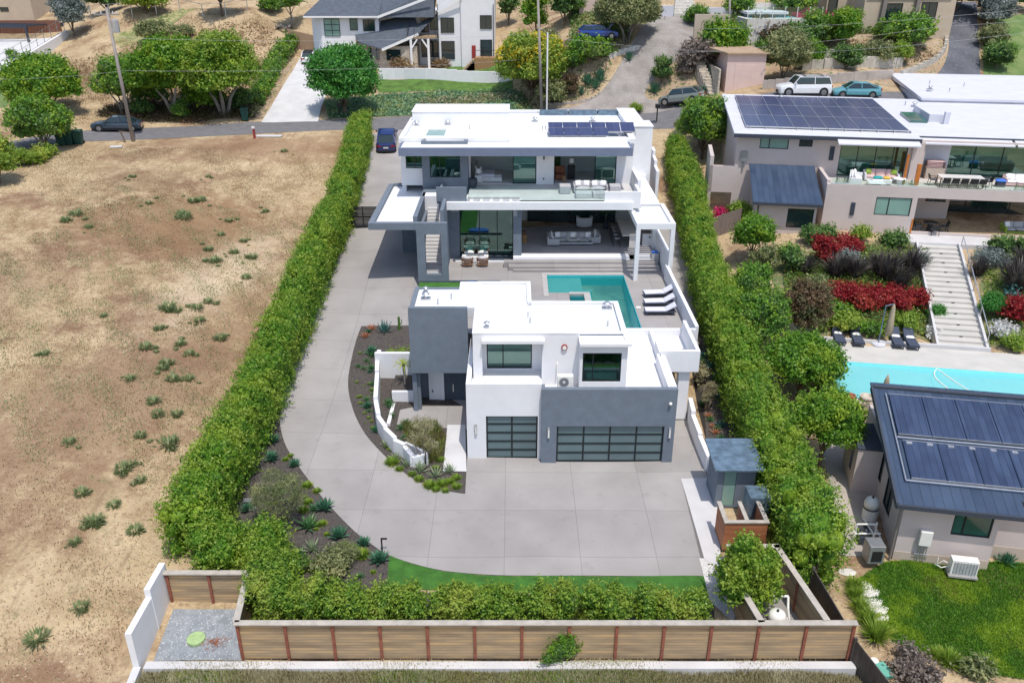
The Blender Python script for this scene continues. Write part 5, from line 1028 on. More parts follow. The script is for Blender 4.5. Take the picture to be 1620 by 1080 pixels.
def lounger(name, label, m, frame, towel=True, group=None, lm='fabric_white'):
    t = thing(name, label, 'lounger', (0,0,0), group); b = MB()
    b.hexa([(-.32,-1.0,.26),(.32,-1.0,.26),(.32,.35,.26),(-.32,.35,.26)], [(-.32,-1.0,.36),(.32,-1.0,.36),(.32,.35,.36),(-.32,.35,.36)]); obj('seat_pad', b, m, t, .03)
    b = MB(); b.hexa([(-.32,.351,.27),(.32,.351,.27),(.32,1.0,.62),(-.32,1.0,.62)], [(-.32,.351,.37),(.32,.351,.37),(.32,.95,.74),(-.32,.95,.74)]); obj('backrest', b, m, t, .03)
    b = MB(); b.box(-.35,.35,-1.03,1.0,.20,.26); obj('frame', b, frame, t, .01)
    for sx in (-1,1):
        for y in (-.85,.75): b = MB(); b.box(sx*.3-.025, sx*.3+.025, y-.03, y+.03, 0, .2); obj('leg', b, frame, t)
    if towel: b = MB(); b.pillow((0,.15,.42), .5,.34,.14); obj('pillow', b, lm, t, smooth=True)
    return t
lg = 'dark blue loungers beside the cyan pool'
l0 = lounger('pool_lounger', 'navy lounger with white pillow, leftmost of the row by the cyan pool', 'navy', 'charcoal', group=lg)
for i, (px, py, lb) in enumerate(((1325,537,None),(1354,539,'navy lounger with white pillow, left of the blue and tan parasol'),(1416,542,'navy lounger with white pillow, right of the blue and tan parasol'),(1439,544,'navy lounger with white pillow, rightmost of the row near the garden stairs'))):
    p = PZ(px, py, 1.82); (place(l0, p, A1) if i == 0 else dup(l0, p, A1, lb))
l1 = lounger('deck_lounger', 'white-cushioned lounger on the grey pool deck, farthest of the three', 'fabric_purple', 'charcoal', False, 'white loungers on the grey pool deck')
for i, (px, py, lb) in enumerate(((1041,468,None),(1042,482,'white-cushioned lounger on the grey pool deck, middle of the three'),(1044,496,'white-cushioned lounger on the grey pool deck, nearest of the three'))):
    p = PZ(px, py, 3.02); (place(l1, p, R(-84)) if i == 0 else dup(l1, p, R(-84-3*i), lb))
for i, (px, py, lb, r_) in enumerate(((1345,630,'small round stone bowl on the wall at the near pool edge, left one', .28), (1371,632,'round stone fire bowl on the wall at the near pool edge, right one', .40))):
    p = PZ(px, py, 1.82); b = MB(); b.lathe(p[0], p[1], [(r_*.5,1.8),(r_,1.95),(r_,2.05),(r_*.8,2.05),(r_*.6,1.95)], 20); tag(obj('stone_bowl', b, 'terracotta' if i == 0 else 'stone'), lb, 'bowl')
b = MB(); q = [P2(-5.6,-5.6)[:2], P2(3,-5.6)[:2], P2(3,-5.4)[:2], P2(-5.6,-5.4)[:2]]; b.prism(q, -.5, 1.85); tag(obj('pool_edge_wall', b, 'tan_stucco'), 'tan wall below the near edge of the cyan pool', 'wall')
# ---------------------------------------------------------------- lower right house
A3 = R(-10.5); O3 = (18.0, -1.0)
rh = thing('metal_roof_house', 'low pinkish house with dark blue metal roof and solar panels at lower right', 'house')
RZ = lambda y: 4.7 + (y+.07)*(1.8/6.7)
b = MB()
wallx(b, .25, 4.0, -1.5, 2.75, -6.25, .25, [(2.35, 3.95, 1.25, 2.72)]); wally(b, -6.0, 2.0, -1.5, 3.0, .25, .25, [(-4.6,-3.3,.6,2.6),(-2.4,-1.3,1.0,2.6)]); b.box(4.0, 4.2, -6.25, -5.3, -1.5, 2.75); b.box(4.2, 9, -5.4, -5.2, -1.5, 2.9)
b.box(-.9, .249, -1.9, .6, -1.5, 2.55); b.box(.251, 9, .4, .6, -.5, 4.5); b.hexa([(.26,-5.9,2.75),(8.9,-5.9,2.75),(8.9,.3,2.75),(.26,.3,2.75)], [(.26,-5.9,2.8),(8.9,-5.9,2.8),(8.9,.3,4.4),(.26,.3,4.4)])
obj('wall', b, 'pinkbeige', rh)
b = MB(); b.box(.24, 4.2, -6.27, -6.251, -1.5, .05); b.box(4.21, 9, -5.42, -5.401, -1.5, .3); obj('plinth', b, 'tan_stucco', rh)
def rslab(b, x0, x1, y0, y1, dz0, dz1): b.hexa([(x0,y0,RZ(y0)+dz0),(x1,y0,RZ(y0)+dz0),(x1,y1,RZ(y1)+dz0),(x0,y1,RZ(y1)+dz0)], [(x0,y0,RZ(y0)+dz1),(x1,y0,RZ(y0)+dz1),(x1,y1,RZ(y1)+dz1),(x0,y1,RZ(y1)+dz1)])
b = MB(); rslab(b, -.2, 4.9, -6.75, .4, -.12, 0); rslab(b, 4.901, 12, -5.9, .4, -.12, 0); rslab(b, -.2, 12, .401, 1.0, -.3, -.2); obj('metal_roof', b, 'seam_metal', rh)
b = MB(); b.box(-.25, 4.95, -6.86, -6.751, 2.70, 2.90); b.box(4.9, 12, -6.0, -5.901, 2.93, 3.13); rslab(b, -.3, -.201, -6.8, .45, -.2, .08); rslab(b, -.2, 12, .30, .45, 0.0, .12); b.box(-.95,.2499,-1.95,.65,2.551,2.63); obj('gutter', b, 'charcoal', rh)
b = MB(); b.tube([(.2,-6.6,2.7),(.1,-6.35,2.4),(.1,-6.35,-.4)], .05, 6); obj('downpipe', b, 'taupe', rh)
for (ya, yb, k0) in ((-2.75,-.15,'upper'), (-5.35,-3.15,'lower')):
    for i in range(7):
        b = MB(); x0 = .45+i*1.5+(.0 if k0 == 'upper' else .12); rslab(b, x0, x0+1.46, ya, yb, .06, .12); p_ = obj('solar_panel', b, 'solar_dark', rh)
        b = MB(); rslab(b, x0-.012, x0+1.472, ya-.02, ya+.0, .05, .135); rslab(b, x0-.012, x0+1.472, yb, yb+.02, .05, .135); obj('frame', b, 'galv', p_)
b = MB()
for (y, x0) in ((-3.0,.35),(-5.55,.3)): b.tube([(x0,y,RZ(y)+.15),(11,y,RZ(y)+.15)], .035, 6)
b.tube([(.3,-.1,RZ(-.1)+.1),(.3,-5.55,RZ(-5.55)+.13)], .035, 6)
for i in range(12): b.box(.7+i*.9,.95+i*.9,-3.35,-3.1,RZ(-3.2)+.02,RZ(-3.2)+.12)
obj('roof_pipe', b, 'galv', rh)
window(rh, 2.35, 3.95, 1.25, 2.72, -6.22, (.3,), glass='win_teal'); window(rh, -4.6, -3.3, .6, 2.6, 0, (.5,), glass='win_dark', side=.26); window(rh, -2.4, -1.3, 1.0, 2.6, 0, (), glass='win_dark', side=.26)
b = MB(); b.box(-.92, -.901, -1.2, -.8, .9, 2.2); obj('side_window', b, 'win_dark', rh)
place(rh, (O3[0], O3[1], 0), A3); P3 = fr(O3, A3)
t = thing('water_heater', 'white tankless water heater on the pink wall with pipes below', 'water heater'); b = MB(); b.box(-.25,.25,-.25,0,.9,1.65); obj('casing', b, 'white_plastic', t, .02); b = MB()
for x in (-.15,-.05,.08,.18): b.tube([(x,-.1,.9),(x,-.1,.3),(x+.05,-.1,.0)], .02, 6)
b.tube([(-.3,-.1,.35),(.35,-.1,.35)], .02, 6); obj('pipes', b, 'galv', t); place(t, P3(1.35,-6.26,-.25), A3)
t = thing('air_conditioner', 'white air conditioner unit on the ground below the teal window', 'air conditioner'); b = MB(); b.box(-.55,.55,-.4,0,.08,.85); obj('casing', b, 'white_plastic', t, .02); b = MB()
for i in range(9): b.box(-.45,.5,-.415,-.401,.16+i*.07,.18+i*.07)
for i in range(8): b.box(-.45+i*.13,-.435+i*.13,-.42,-.416,.14,.78)
obj('grille', b, 'grey_metal', t); b = MB(); b.box(-.6,.6,-.5,.1,0,.079); obj('pad', b, 'concrete', t); b = MB(); b.tube([(-.5,-.1,.4),(-.8,-.1,.55),(-1.0,-.05,.3),(-1.0,0,.6)], .025, 6); b.tube([(-.5,-.1,.3),(-.85,-.15,.2),(-1.05,0,.25)], .025, 6); obj('pipe', b, 'white_plastic', t); place(t, P3(3.0,-6.6,-.4), A3)
# pool equipment outside the pink house
def filt(p, r, h, label, m='white_plastic'):
    t = thing('pool_filter', label, 'pool filter', p); x, y, z = p; b = MB(); b.lathe(x, y, [(r*.92,z),(r,z+.1),(r,z+h*.55)], 24); obj('tank', b, m, t, smooth=False)
    b = MB(); b.lathe(x, y, [(r*1.05,z+h*.55),(r*1.05,z+h*.60)], 24); obj('clamp_band', b, 'charcoal', t); b = MB(); b.lathe(x, y, [(r,z+h*.601),(r,z+h*.8),(r*.8,z+h*.95),(r*.35,z+h)], 24); l_ = obj('dome', b, m, t, smooth=True); b = MB(); b.cyl(x, y, z+h, z+h+.09, .05, .05, 8); obj('pressure_gauge', b, 'charcoal', l_); return t
eq = PZ(1374, 820, -.1); filt((eq[0], eq[1], -.15), .34, 1.25, 'cream pool filter tank between the hedge and the pink house')
t = thing('pool_heater', 'grey boxy pool heater with a dark front at the corner of the pink house', 'pool heater', PZ(1380,885,-.2)); x, y, z = t.location; b = MB(); b.box(x-.35,x+.35,y-.3,y+.4,z,z+.95); obj('casing', b, 'grey_metal', t, .03); b = MB(); b.box(x-.22,x+.24,y-.32,y-.301,z+.15,z+.7); obj('front_panel', b, 'black_metal', t)
t = thing('pool_pump', 'cluster of white pipes, valves and pumps behind the grey pool heater', 'pool pump', PZ(1375,862,-.2)); x, y, z = t.location; b = MB()
for (a, c) in (((-.7,.2,.5),(.5,.2,.5)),((-.5,.5,.8),(.4,.5,.8)),((-.5,.5,0),(-.5,.5,.8)),((.4,.5,0),(.4,.5,.9)),((.1,0,0),(.1,0,.6)),((-.7,.2,.0),(-.7,.2,.6)),((.1,0,.6),(.1,1.2,.6)),((.6,-.2,.1),(.75,1.4,.1))): b.tube([(x+a[0],y+a[1],z+a[2]),(x+c[0],y+c[1],z+c[2])], .045, 8)
obj('pipes', b, 'white_plastic', t); b = MB(); b.tube([(x-.3,y+.1,z+.2),(x-.3,y+.7,z+.2)], .16, 12); b.tube([(x+.25,y+.6,z+.25),(x+.25,y+1.1,z+.25)], .15, 12); b.ball((x-.1,y+.3,z+.55), .12); obj('pump_body', b, 'charcoal', t)
t = thing('electrical_box', 'grey electrical boxes with conduits on the side wall of the pink house', 'electrical box', PZ(1385,800,-.1)); x, y, z = t.location; b = MB(); b.box(x-.1,x+.35,y+1.3,y+1.5,z+1.0,z+1.5); b.box(x+.4,x+.6,y+1.0,y+1.2,z+.8,z+1.3); obj('box', b, 'grey_metal', t); b = MB()
for k in range(4): b.tube([(x+k*.1,y+1.4,z+1.0),(x+k*.1,y+1.4,z)], .03, 6)
obj('conduit', b, 'galv', t)
t = thing('barbecue', 'small barbecue with a green cover on the patio beside the pink house', 'barbecue', PZ(1352,715,.3)); x, y, z = t.location; b = MB(); b.ball((x,y,z+.95), .38, 12, (1,.8,.7)); obj('cover', b, 'green_bin', t, smooth=True); b = MB()
for k in (-1,1): b.bar((x+k*.25,y-.2,z),(x+k*.2,y,z+.8),.04); b.bar((x+k*.25,y+.2,z),(x+k*.2,y,z+.8),.04)
obj('legs', b, 'black_metal', t)
# pool equipment pen at the front fence
filt((10.55, -11.6, -.45), .36, 1.05, 'cream dome-topped pool filter inside the wooden equipment pen')
t = thing('equipment_pipes', 'white plastic pipe frame arching behind the filter in the wooden pen', 'pipes', (10.4,-11.2,-.4)); b = MB(); b.tube([(9.75,-11.8,-.4),(9.8,-11.2,.6),(9.85,-11.0,.75)], .05, 8); b.tube([(9.85,-10.9,.75),(11.15,-10.9,.75)], .05, 8); b.tube([(11.15,-10.9,.75),(11.1,-11.2,.4),(11.15,-11.6,-.3)], .05, 8); obj('pipe_arch', b, 'white_plastic', t)
b = MB(); b.tube([(9.6,-12.2,-.3),(9.6,-10.4,-.3),(10,-10.0,-.3)], .06, 8); b.tube([(9.6,-11.8,-.1),(10.1,-11.8,-.1)], .05, 8); b.tube([(11.2,-12.2,-.3),(11.2,-11,-.3)], .05, 8); b.tube([(9.5,-9.9,-.4),(9.5,-9.9,.5)], .06, 8); obj('ground_pipe', b, 'white_plastic', t)
b = MB(); b.ball((9.6,-11.0,-.15), .13); b.ball((9.6,-12.1,-.15), .13); b.tube([(9.85,-10.6,-.25),(9.85,-10.2,-.25)], .14, 12); obj('valve', b, 'charcoal', t)
b = MB(); b.box(9.3,11.8,-12.6,-8.4,-.7,-.42); tag(obj('equipment_pad', b, 'concrete'), kind='structure')
for i, x in enumerate((9.75,10.08,10.4)):
    t = thing('control_box', 'narrow grey control box on the back fence of the equipment pen' , 'control box', (x,-8.35,.2), 'control boxes on the pen fence'); b = MB(); b.box(x-.11,x+.11,-8.5,-8.3,.3,.85); obj('box', b, 'grey_metal', t, .01); b = MB(); b.cyl(x,-8.4,-.4,.3,.025,.025,6); obj('conduit', b, 'galv', t)
t = thing('control_box', 'wide pale grey control box at the right end of the pen fence', 'control box', (10.95,-8.35,.2)); b = MB(); b.box(10.75,11.15,-8.52,-8.3,.35,.8); obj('box', b, 'galv', t, .01); b = MB(); b.cyl(10.95,-8.4,-.4,.35,.025,.025,6); obj('conduit', b, 'galv', t)
b = MB(); b.tube([(9.45,-8.38,.0),(11.2,-8.38,.0)], .03, 6); b.box(9.85,10.05,-8.46,-8.33,-.1,.15); b.box(10.7,10.85,-8.46,-8.33,-.1,.15); tag(obj('pipe_rack', b, 'white_plastic'), 'horizontal white pipe with valves below the grey control boxes', 'pipe')
# ---------------------------------------------------------------- houses on the hill behind
wh = thing('farmhouse', 'white two-storey house with dark grey gabled roofs and a small wooden balcony', 'house', (-14,78,11))
b = MB()
b.box(-24.6, -17.2, 76.6, 84, 9, 17.0); b.hexa([(-26.0,77.8,9),(-24.601,76.6,9),(-24.601,82,9),(-26.0,82,9)], [(-26.0,77.8,17.0),(-24.601,76.6,17.0),(-24.601,82,17.0),(-26.0,82,17.0)])
b.box(-18.3, -8.4, 78.5, 86, 9, 17.5); b.box(-9.6, -2.4, 75.6, 86, 9, 20.5); b.box(-13.4, -9.601, 77.0, 78.6, 9, 13.9)
b.box(-6.6,-2.42,75.2,75.599,9,20.5)
obj('wall', b, 'stucco_white', wh)
b = MB(); b.prism([(-19.2,77.0),(-16.9,74.2),(-12.2,74.2),(-12.2,76.99)], 9, 13.6); b.box(-13.401,-12.2,76.4,77.0,9,13.6); obj('stone_wall', b, 'stone', wh)
b = MB()                                                                     # roofs
b.hexa([(-26.6,75.9,16.9),(-17.0,75.9,16.9),(-17.0,80.5,19.2),(-24.5,80.5,19.2)], [(-26.6,75.9,17.1),(-17.0,75.9,17.1),(-17.0,80.5,19.4),(-24.5,80.5,19.4)])
b.hexa([(-17.001,75.9,16.9),(-10,75.9,16.9),(-10,80.5,19.2),(-17.001,80.5,19.2)], [(-17.001,77.4,17.6),(-10,77.4,20.6),(-10,80.5,21.4),(-17.001,80.5,19.4)])
b.hexa([(-20.3,76.6,14.6),(-19.5,74.2,14.0),(-16.4,73.3,13.2),(-12.3,76.8,15.9)], [(-20.3,76.6,14.75),(-19.5,74.2,14.15),(-16.4,73.3,13.35),(-12.3,76.8,16.05)])
b.poly([(-20.3,76.6,14.74),(-12.3,76.8,16.04),(-12.8,78.45,17.2),(-17.8,78.45,16.2)]); b.poly([(-16.4,73.3,13.34),(-11.9,74.2,15.1),(-9.6,78.4,17.3),(-12.3,76.8,16.04)])
obj('roof', b, 'shingle', wh)
b = MB(); b.bar((-16.5,73.2,13.25),(-11.9,74.1,15.05),.12,.3); b.bar((-26.6,75.85,16.95),(-17,75.85,16.95),.1,.2); b.bar((-17.2,75.85,16.9),(-10.4,75.85,19.3),.12,.3); b.bar((-9.5,75.3,17.6),(-6.5,75.1,19.2),.12,.3); obj('white_trim', b, 'white_metal', wh)
for (x0,x1,z0,z1,y,vs,hs,gl) in ((-24.2,-22.2,14.6,16.7,76.5,(.5,),(.33,.66),'win_blind'),(-20.9,-19.9,15.3,16.7,76.5,(),(),'win_teal'),(-19.2,-17.7,15.2,16.6,76.5,(.5,),(),'win_dark'),(-9.2,-7.5,15.1,16.9,75.5,(.5,),(),'win_dark'),(-9.2,-7.5,11.9,14.1,75.5,(),(.5,),'win_dark'),(-4.2,-2.7,15.6,17.2,75.1,(.5,),(),'win_dark'),(-4.2,-2.7,11.7,14.3,75.1,(),(.45,),'win_dark'),(-11.9,-9.7,12.0,14.0,76.9,(.5,),(),'win_dark'),(-16.1,-14.3,11.9,13.2,74.1,(),(),'win_dark'),(-23.5,-22.1,12.7,13.5,76.5,(),(),'win_dark'),(-12.0,-11.0,14.9,17.2,78.4,(.5,),(),'win_dark'),(-10.8,-9.7,15.2,17.0,78.4,(),(),'win_teal'),(-19.2,-19.1,12.0,13.0,77,(),(),'win_dark')): window(wh, x0, x1, z0, z1, y, vs, hs, glass=gl)
b = MB(); b.bar((-18.4,75.9,11.9),(-18.4,75.9,13.4),.08); b.bar((-17.4,74.75,11.9),(-17.4,74.75,13.4),.08); o_=obj('window', b, 'dark_frame', wh); b = MB(); b.quad((-18.9,76.55,11.9),(-17.05,74.3,11.9),(-17.05,74.3,13.2),(-18.9,76.55,13.2)); obj('pane', b, 'win_dark', o_)
b = MB(); b.box(-13.4,-9.7,73.9,77.0,14.55,14.75); obj('balcony', b, 'wood_deck', wh); b = MB()
for x in np.linspace(-13.3,-9.8,5): b.bar((x,73.95,14.75),(x,73.95,15.9),.05)
for y in (74.9,75.9,76.8): b.bar((-13.3,y,14.75),(-13.3,y,15.9),.05)
b.bar((-13.3,73.95,15.9),(-9.8,73.95,15.9),.06); b.bar((-13.3,73.95,15.9),(-13.3,77,15.9),.06)
for k in range(4): b.bar((-13.3,73.95,14.95+k*.22),(-9.8,73.95,14.95+k*.22),.015)
obj('balcony_railing', b, 'black_metal', wh)
b = MB(); b.bar((-12.9,74.0,10.6),(-12.9,74.0,14.5),.28); b.bar((-10.7,74.0,10.6),(-10.7,74.0,14.5),.28); b.bar((-12.9,74.0,13.3),(-12.1,74.0,14.45),.18); b.bar((-10.7,74.0,13.3),(-11.5,74.0,14.45),.18); obj('porch_post', b, 'white_metal', wh)
b = MB(); b.tube([(-9.55,75.4,18.5),(-9.5,75.4,11),(-9.7,75.0,10.6)], .06, 6); b.tube([(-2.5,75.05,18.5),(-2.5,75.05,11)], .05, 6); obj('downpipe', b, 'charcoal', wh)
b = MB(); b.box(-5.3,-4.8,75.1,75.19,12.1,13.6); obj('red_banner', b, 'red_post', wh)
b = MB(); b.box(-20.3,-18.4,76.45,76.6,10.5,14.2); obj('cedar_panel', b, 'tan_stucco', wh)
t = thing('deck_stairs', 'brown wooden deck with steps at the right end of the white farmhouse', 'deck', (-2.8,74,10)); b = MB(); b.box(-4.9,1.6,73.2,75.0,9.5,12.3); obj('deck', b, 'teak', t); b = MB()
for k in range(6): b.box(-5.0,-3.91,73.3-.0*k,74.9,9.5,10.4+k*.3) if False else b.box(-6.4+.24*k,-4.91,73.0,74.6,9.5,10.9+k*.24)
obj('steps', b, 'wood_deck', t); b = MB()
for x in np.linspace(-4.8,1.5,8): b.bar((x,73.25,12.2),(x,73.25,13.2),.05)
b.bar((-4.8,73.25,13.2),(1.5,73.25,13.2),.06); obj('railing', b, 'black_metal', t)
cw = [G(*p)[:2] for p in curve([(600,126),(640,125),(690,126),(740,130),(790,130),(812,126)],3)]
wallpath('lawn_wall', 'white curved retaining wall between the two lawns of the farmhouse', 'wall', cw, None, .3, 'stucco_white', -.8, None, [H(*q)+1.25 for q in cw[:-1]])
# brown wall near the farmhouse and garage
b = MB(); p = G(455,70); q = G(505,82); b.bar((p[0],p[1],p[2]+.6),(q[0],q[1],q[2]+.6),.3,2.6); tag(obj('brown_wall', b, 'brown_wall'), 'reddish brown garden wall left of the white farmhouse', 'wall')
def houseblock(name, label, px0, px1, pyb, h, depth, m, wins, gl='win_dark', Y=None, z=None, roof=None, roofm='shingle', over=.5, cat='house'):
    gz_ = min(G(px0+2, pyb)[2], G(px1-2, pyb)[2]); z = gz_ if cat != 'keep' else z
    pa = PZ(px0, pyb, z); pb = PZ(px1, pyb, z); y = pa[1]; t = thing(name, label, cat, (pa[0], y, z)); b = MB(); b.box(pa[0], pb[0], y, y+depth, z-3, z+h); obj('wall', b, m, t)
    if roof is not None: b = MB(); b.box(pa[0]-over, pb[0]+over, y-over, y+depth+over, z+h, z+h+.3); obj('roof', b, roofm, t, .05)
    sc = (pb[0]-pa[0])/(px1-px0)
    for (a, c, zz0, zz1, vs) in wins: window(t, pa[0]+(a-px0)*sc, pa[0]+(c-px0)*sc, z+zz0, z+zz1, y-.06, vs, glass=gl)
    return t, y, sc, pa
t, y, sc, pa = houseblock('beige_house', 'beige stucco house with dark drainpipes at the top right', 1358, 1500, 66, 7, 10, 'beige_house', [(1388,1418,2.1,4.2,(.6,)),(1447,1472,2.3,4.3,(.5,))], z=15.2)
zg = pa[2]
b = MB(); b.bar((pa[0]+(1385-1358)*sc,y-.3,zg-1),(pa[0]+(1389-1358)*sc,y-.3,zg+7),.45); b.bar((pa[0]+(1438-1358)*sc,y-.3,zg+1),(pa[0]+(1440-1358)*sc,y-.3,zg+7),.45); obj('brown_post', b, 'taupe', t)
b = MB(); b.box(pa[0]+.2, pa[0]+10, y-.12, y-.061, zg+4.6, zg+4.9); obj('band', b, 'tan_stucco', t)
houseblock('beige_house', 'beige wall of the house beside the turquoise pool at the top right', 1305, 1357, 28, 8, 8, 'beige_house', [(1307,1322,.3,3.4,())], z=17.2)
houseblock('plain_house', 'plain beige house corner at the top left picture edge', -60, 55, 34, 9, 10, 'beige_house', [(8,20,5.4,6.2,()),(5,18,1.4,2.0,())], z=14.8)
houseblock('pink_cottage', 'pinkish cottage wall behind the olive tree at the top', 916, 960, 26, 5, 6, 'pink_wall', [], z=17.4)
t, y, sc, pa = houseblock('pink_garage', 'small pink garage with brown flat roof beside the white car', 1146, 1206, 146, 3.9, 7, 'pink_wall', [], z=9.9)
zr = pa[2]+3.9; b = MB(); x0, x1 = pa[0], PZ(1206,146,pa[2])[0]; b.hexa([(x0-.15,y-.3,zr),(x1+.3,y-.3,zr),(x1-.6,y+7.4,zr),(x0-2.2,y+7.4,zr)], [(x0-.15,y-.3,zr+.15),(x1+.3,y-.3,zr+.15),(x1-.6,y+7.4,zr+.4),(x0-2.2,y+7.4,zr+.4)]); obj('flat_roof', b, 'roof_tan', t)
b = MB(); b.box(x0+.9,x1-.7,y-.03,y-.001,zr-3.9,zr-1.1); obj('garage_door', b, 'pink_wall', t)
b = MB(); b.box(x0-2.2, x1-2.4, y+8, y+8.4, 10, zr+3.4); tag(obj('tan_wall', b, 'tan_stucco'), 'tall plain tan wall standing behind the pink garage', 'wall')
b = MB(); p = G(1130,148); b.box(p[0]-.0, p[0]+.3, p[1]-1, p[1]+9, p[2]-1, p[2]+3.2) if False else b.box(x0-.9, x0-.7, y-.5, y+8, 8, zr-1.5); tag(obj('stair_wall', b, 'stone'), 'stone wall beside the narrow steps left of the pink garage', 'wall')
b = MB()
for k in range(14): f = k/14; b.box(x0-1.6-1.2*f, x0-.6-1.2*f, y+f*7, y+f*7+.55, 8, zr-4+f*4.2)
tag(obj('stone_steps', b, 'stone'), 'narrow stone steps climbing left of the pink garage', 'steps')
b = MB(); p0 = G(1087,25); 
for k in range(8): b.box(p0[0]-1.6+.1*k, p0[0]+1.6-.1*k, p0[1]+k*.5, p0[1]+k*.5+.55, p0[2]-1, p0[2]+.25+k*.3)
tag(obj('stone_steps', b, 'lightstone'), 'wide pale stone steps at the top end of the old driveway', 'steps')
b = MB(); pA = G(1044,25); pB = G(1062,26); b.box(pA[0],p0[0]-1.65,p0[1]+.1,p0[1]+.6,p0[2]-1,p0[2]+1.1); b.box(p0[0]+1.65,p0[0]+5.5,p0[1]+.1,p0[1]+.6,p0[2]-1,p0[2]+.9); tag(obj('grey_wall', b, 'roof_grey'), 'low pale grey wall on both sides of the wide stone steps', 'wall')
# turquoise pool terrace at the top
zq = 17.6; pA = PZ(1183,28,zq); pB = PZ(1300,28,zq); t = thing('pool_terrace_wall', 'yellow walled terrace with a turquoise pool and glass fence at the top', 'terrace', (pA[0], pA[1], zq-2))
b = MB(); b.box(pA[0], pB[0], pA[1], pA[1]+7, zq-4, zq-.2); b.box(pA[0], pB[0], pA[1]+7.01, pA[1]+7.3, zq-4, zq+1.2); obj('wall', b, 'lightstone', t)
b = MB(); b.box(pA[0]+.8, pB[0]-1.5, pA[1]+2.5, pA[1]+5.5, zq-.199, zq-.18); obj('water', b, 'pool_teal', t)
b = MB(); b.box(pA[0], pB[0], pA[1]+.05, pA[1]+.08, zq-.19, zq+1.1); obj('glass_fence', b, 'glass_clear', t); b = MB()
for k in range(7): x = pA[0]+(pB[0]-pA[0])*k/6; b.box(x-.03,x+.03,pA[1]+.03,pA[1]+.1,zq-.19,zq+1.15)
obj('fence_post', b, 'white_metal', t)
p = PZ(1241,22,zq); t = thing('closed_parasol', 'bright blue closed parasol beside the turquoise pool at the top', 'parasol', p); b = MB(); b.cyl(p[0],p[1],p[2]-.2,p[2]+.7,.05,.05,8); obj('pole', b, 'white_metal', t); b = MB(); b.lathe(p[0],p[1],[(.1,p[2]+.7),(.42,p[2]+.9),(.3,p[2]+1.8),(.05,p[2]+3.0)],9); obj('canopy', b, 'umbrella_blue', t, smooth=True)
houseblock('blue_shed', 'small blue-sided shed with a pale flat roof between the shrubs', 1180, 1240, 56, 2.3, 4, 'shed_roof', [], z=14.9, roof=1, roofm='roof_grey', over=.2, cat='shed')
# ---------------------------------------------------------------- top left yard
zc = 11.6
q = [PZ(-60,150,10.4), PZ(5,118,11.0), PZ(105,62,13.2), PZ(108,52,13.8), PZ(-60,52,13.8)]
sheet('white_patio', [(-70,132),(4,110),(92,60),(-70,60)], .06, 'concrete_pale')
def lineobj(name, label, cat, a, c, z0, z1, t_, m, par=None):
    b = MB(); dx, dy = c[0]-a[0], c[1]-a[1]; l = math.hypot(dx, dy); nx, ny = -dy/l*t_/2, dx/l*t_/2
    b.hexa([(a[0]-nx,a[1]-ny,z0[0]),(c[0]-nx,c[1]-ny,z0[1]),(c[0]+nx,c[1]+ny,z0[1]),(a[0]+nx,a[1]+ny,z0[0])], [(a[0]-nx,a[1]-ny,z1[0]),(c[0]-nx,c[1]-ny,z1[1]),(c[0]+nx,c[1]+ny,z1[1]),(a[0]+nx,a[1]+ny,z1[0])])
    return tag(obj(name, b, m), label, cat)
a_ = G(-20,137); c_ = G(107,58)
lineobj('slope_wall', 'long low white wall running up the slope at the top left', 'wall', a_, c_, (a_[2]-1.5,c_[2]-1.5), (a_[2]+.9,c_[2]+.8), .3, 'stucco_white')
t = thing('wire_fence', 'wire mesh fence along the white patio at the top left', 'fence', (a_[0], a_[1], 12.5)); b = MB()
for k in range(12): f = k/11; x, y, z = a_[0]+(c_[0]-a_[0])*f-.4, a_[1]+(c_[1]-a_[1])*f+.3, a_[2]+.7+(c_[2]-a_[2])*f; b.bar((x,y,z),(x,y,z+1.7),.06)
for dz in (.1,.9,1.65): b.bar((a_[0]-.4,a_[1]+.3,a_[2]+.7+dz),(c_[0]-.4,c_[1]+.3,c_[2]+.7+dz),.03)
obj('posts', b, 'grey_metal', t)
lineobj('brown_fence', 'red-brown board fence behind the pergola at the top left', 'fence', G(-60,50), G(98,50), (G(-60,50)[2]-1,G(98,50)[2]-1), (G(-60,50)[2]+1.5,G(98,50)[2]+1.5), .12, 'brown_fence')
t = thing('shade_pergola', 'flat dark pergola with slatted top on the white patio at the top left', 'pergola'); pA = G(-40,68); pB = G(46,68); zt = pB[2]+2.2
b = MB()
for k in range(16): f = k/15; x0 = pA[0]+(pB[0]-pA[0])*f; b.bar((x0,pA[1],zt),(x0+2.4,pA[1]+5.5,zt),.14,.16)
b.bar((pA[0]-.2,pA[1],zt-.1),(pB[0]+.2,pB[1],zt-.1),.2,.3); b.bar((pA[0]+2.2,pA[1]+5.5,zt-.1),(pB[0]+2.6,pB[1]+5.5,zt-.1),.2,.3); obj('slatted_top', b, 'charcoal', t)
for (x, y) in ((pB[0],pB[1]),(pB[0]-6.5,pB[1]),(pB[0]+2.4,pB[1]+5.5)): b = MB(); b.bar((x,y,H(x,y)-.2),(x,y,zt-.2),.25); obj('post', b, 'charcoal', t)
houseblock('garden_shed', 'small dark flat-roofed shed behind the red-brown fence at the top left', -20, 30, 34, 1.2, 3, 'roof_grey', [], z=15.4, roof=1, roofm='shed_roof', over=.2, cat='shed')
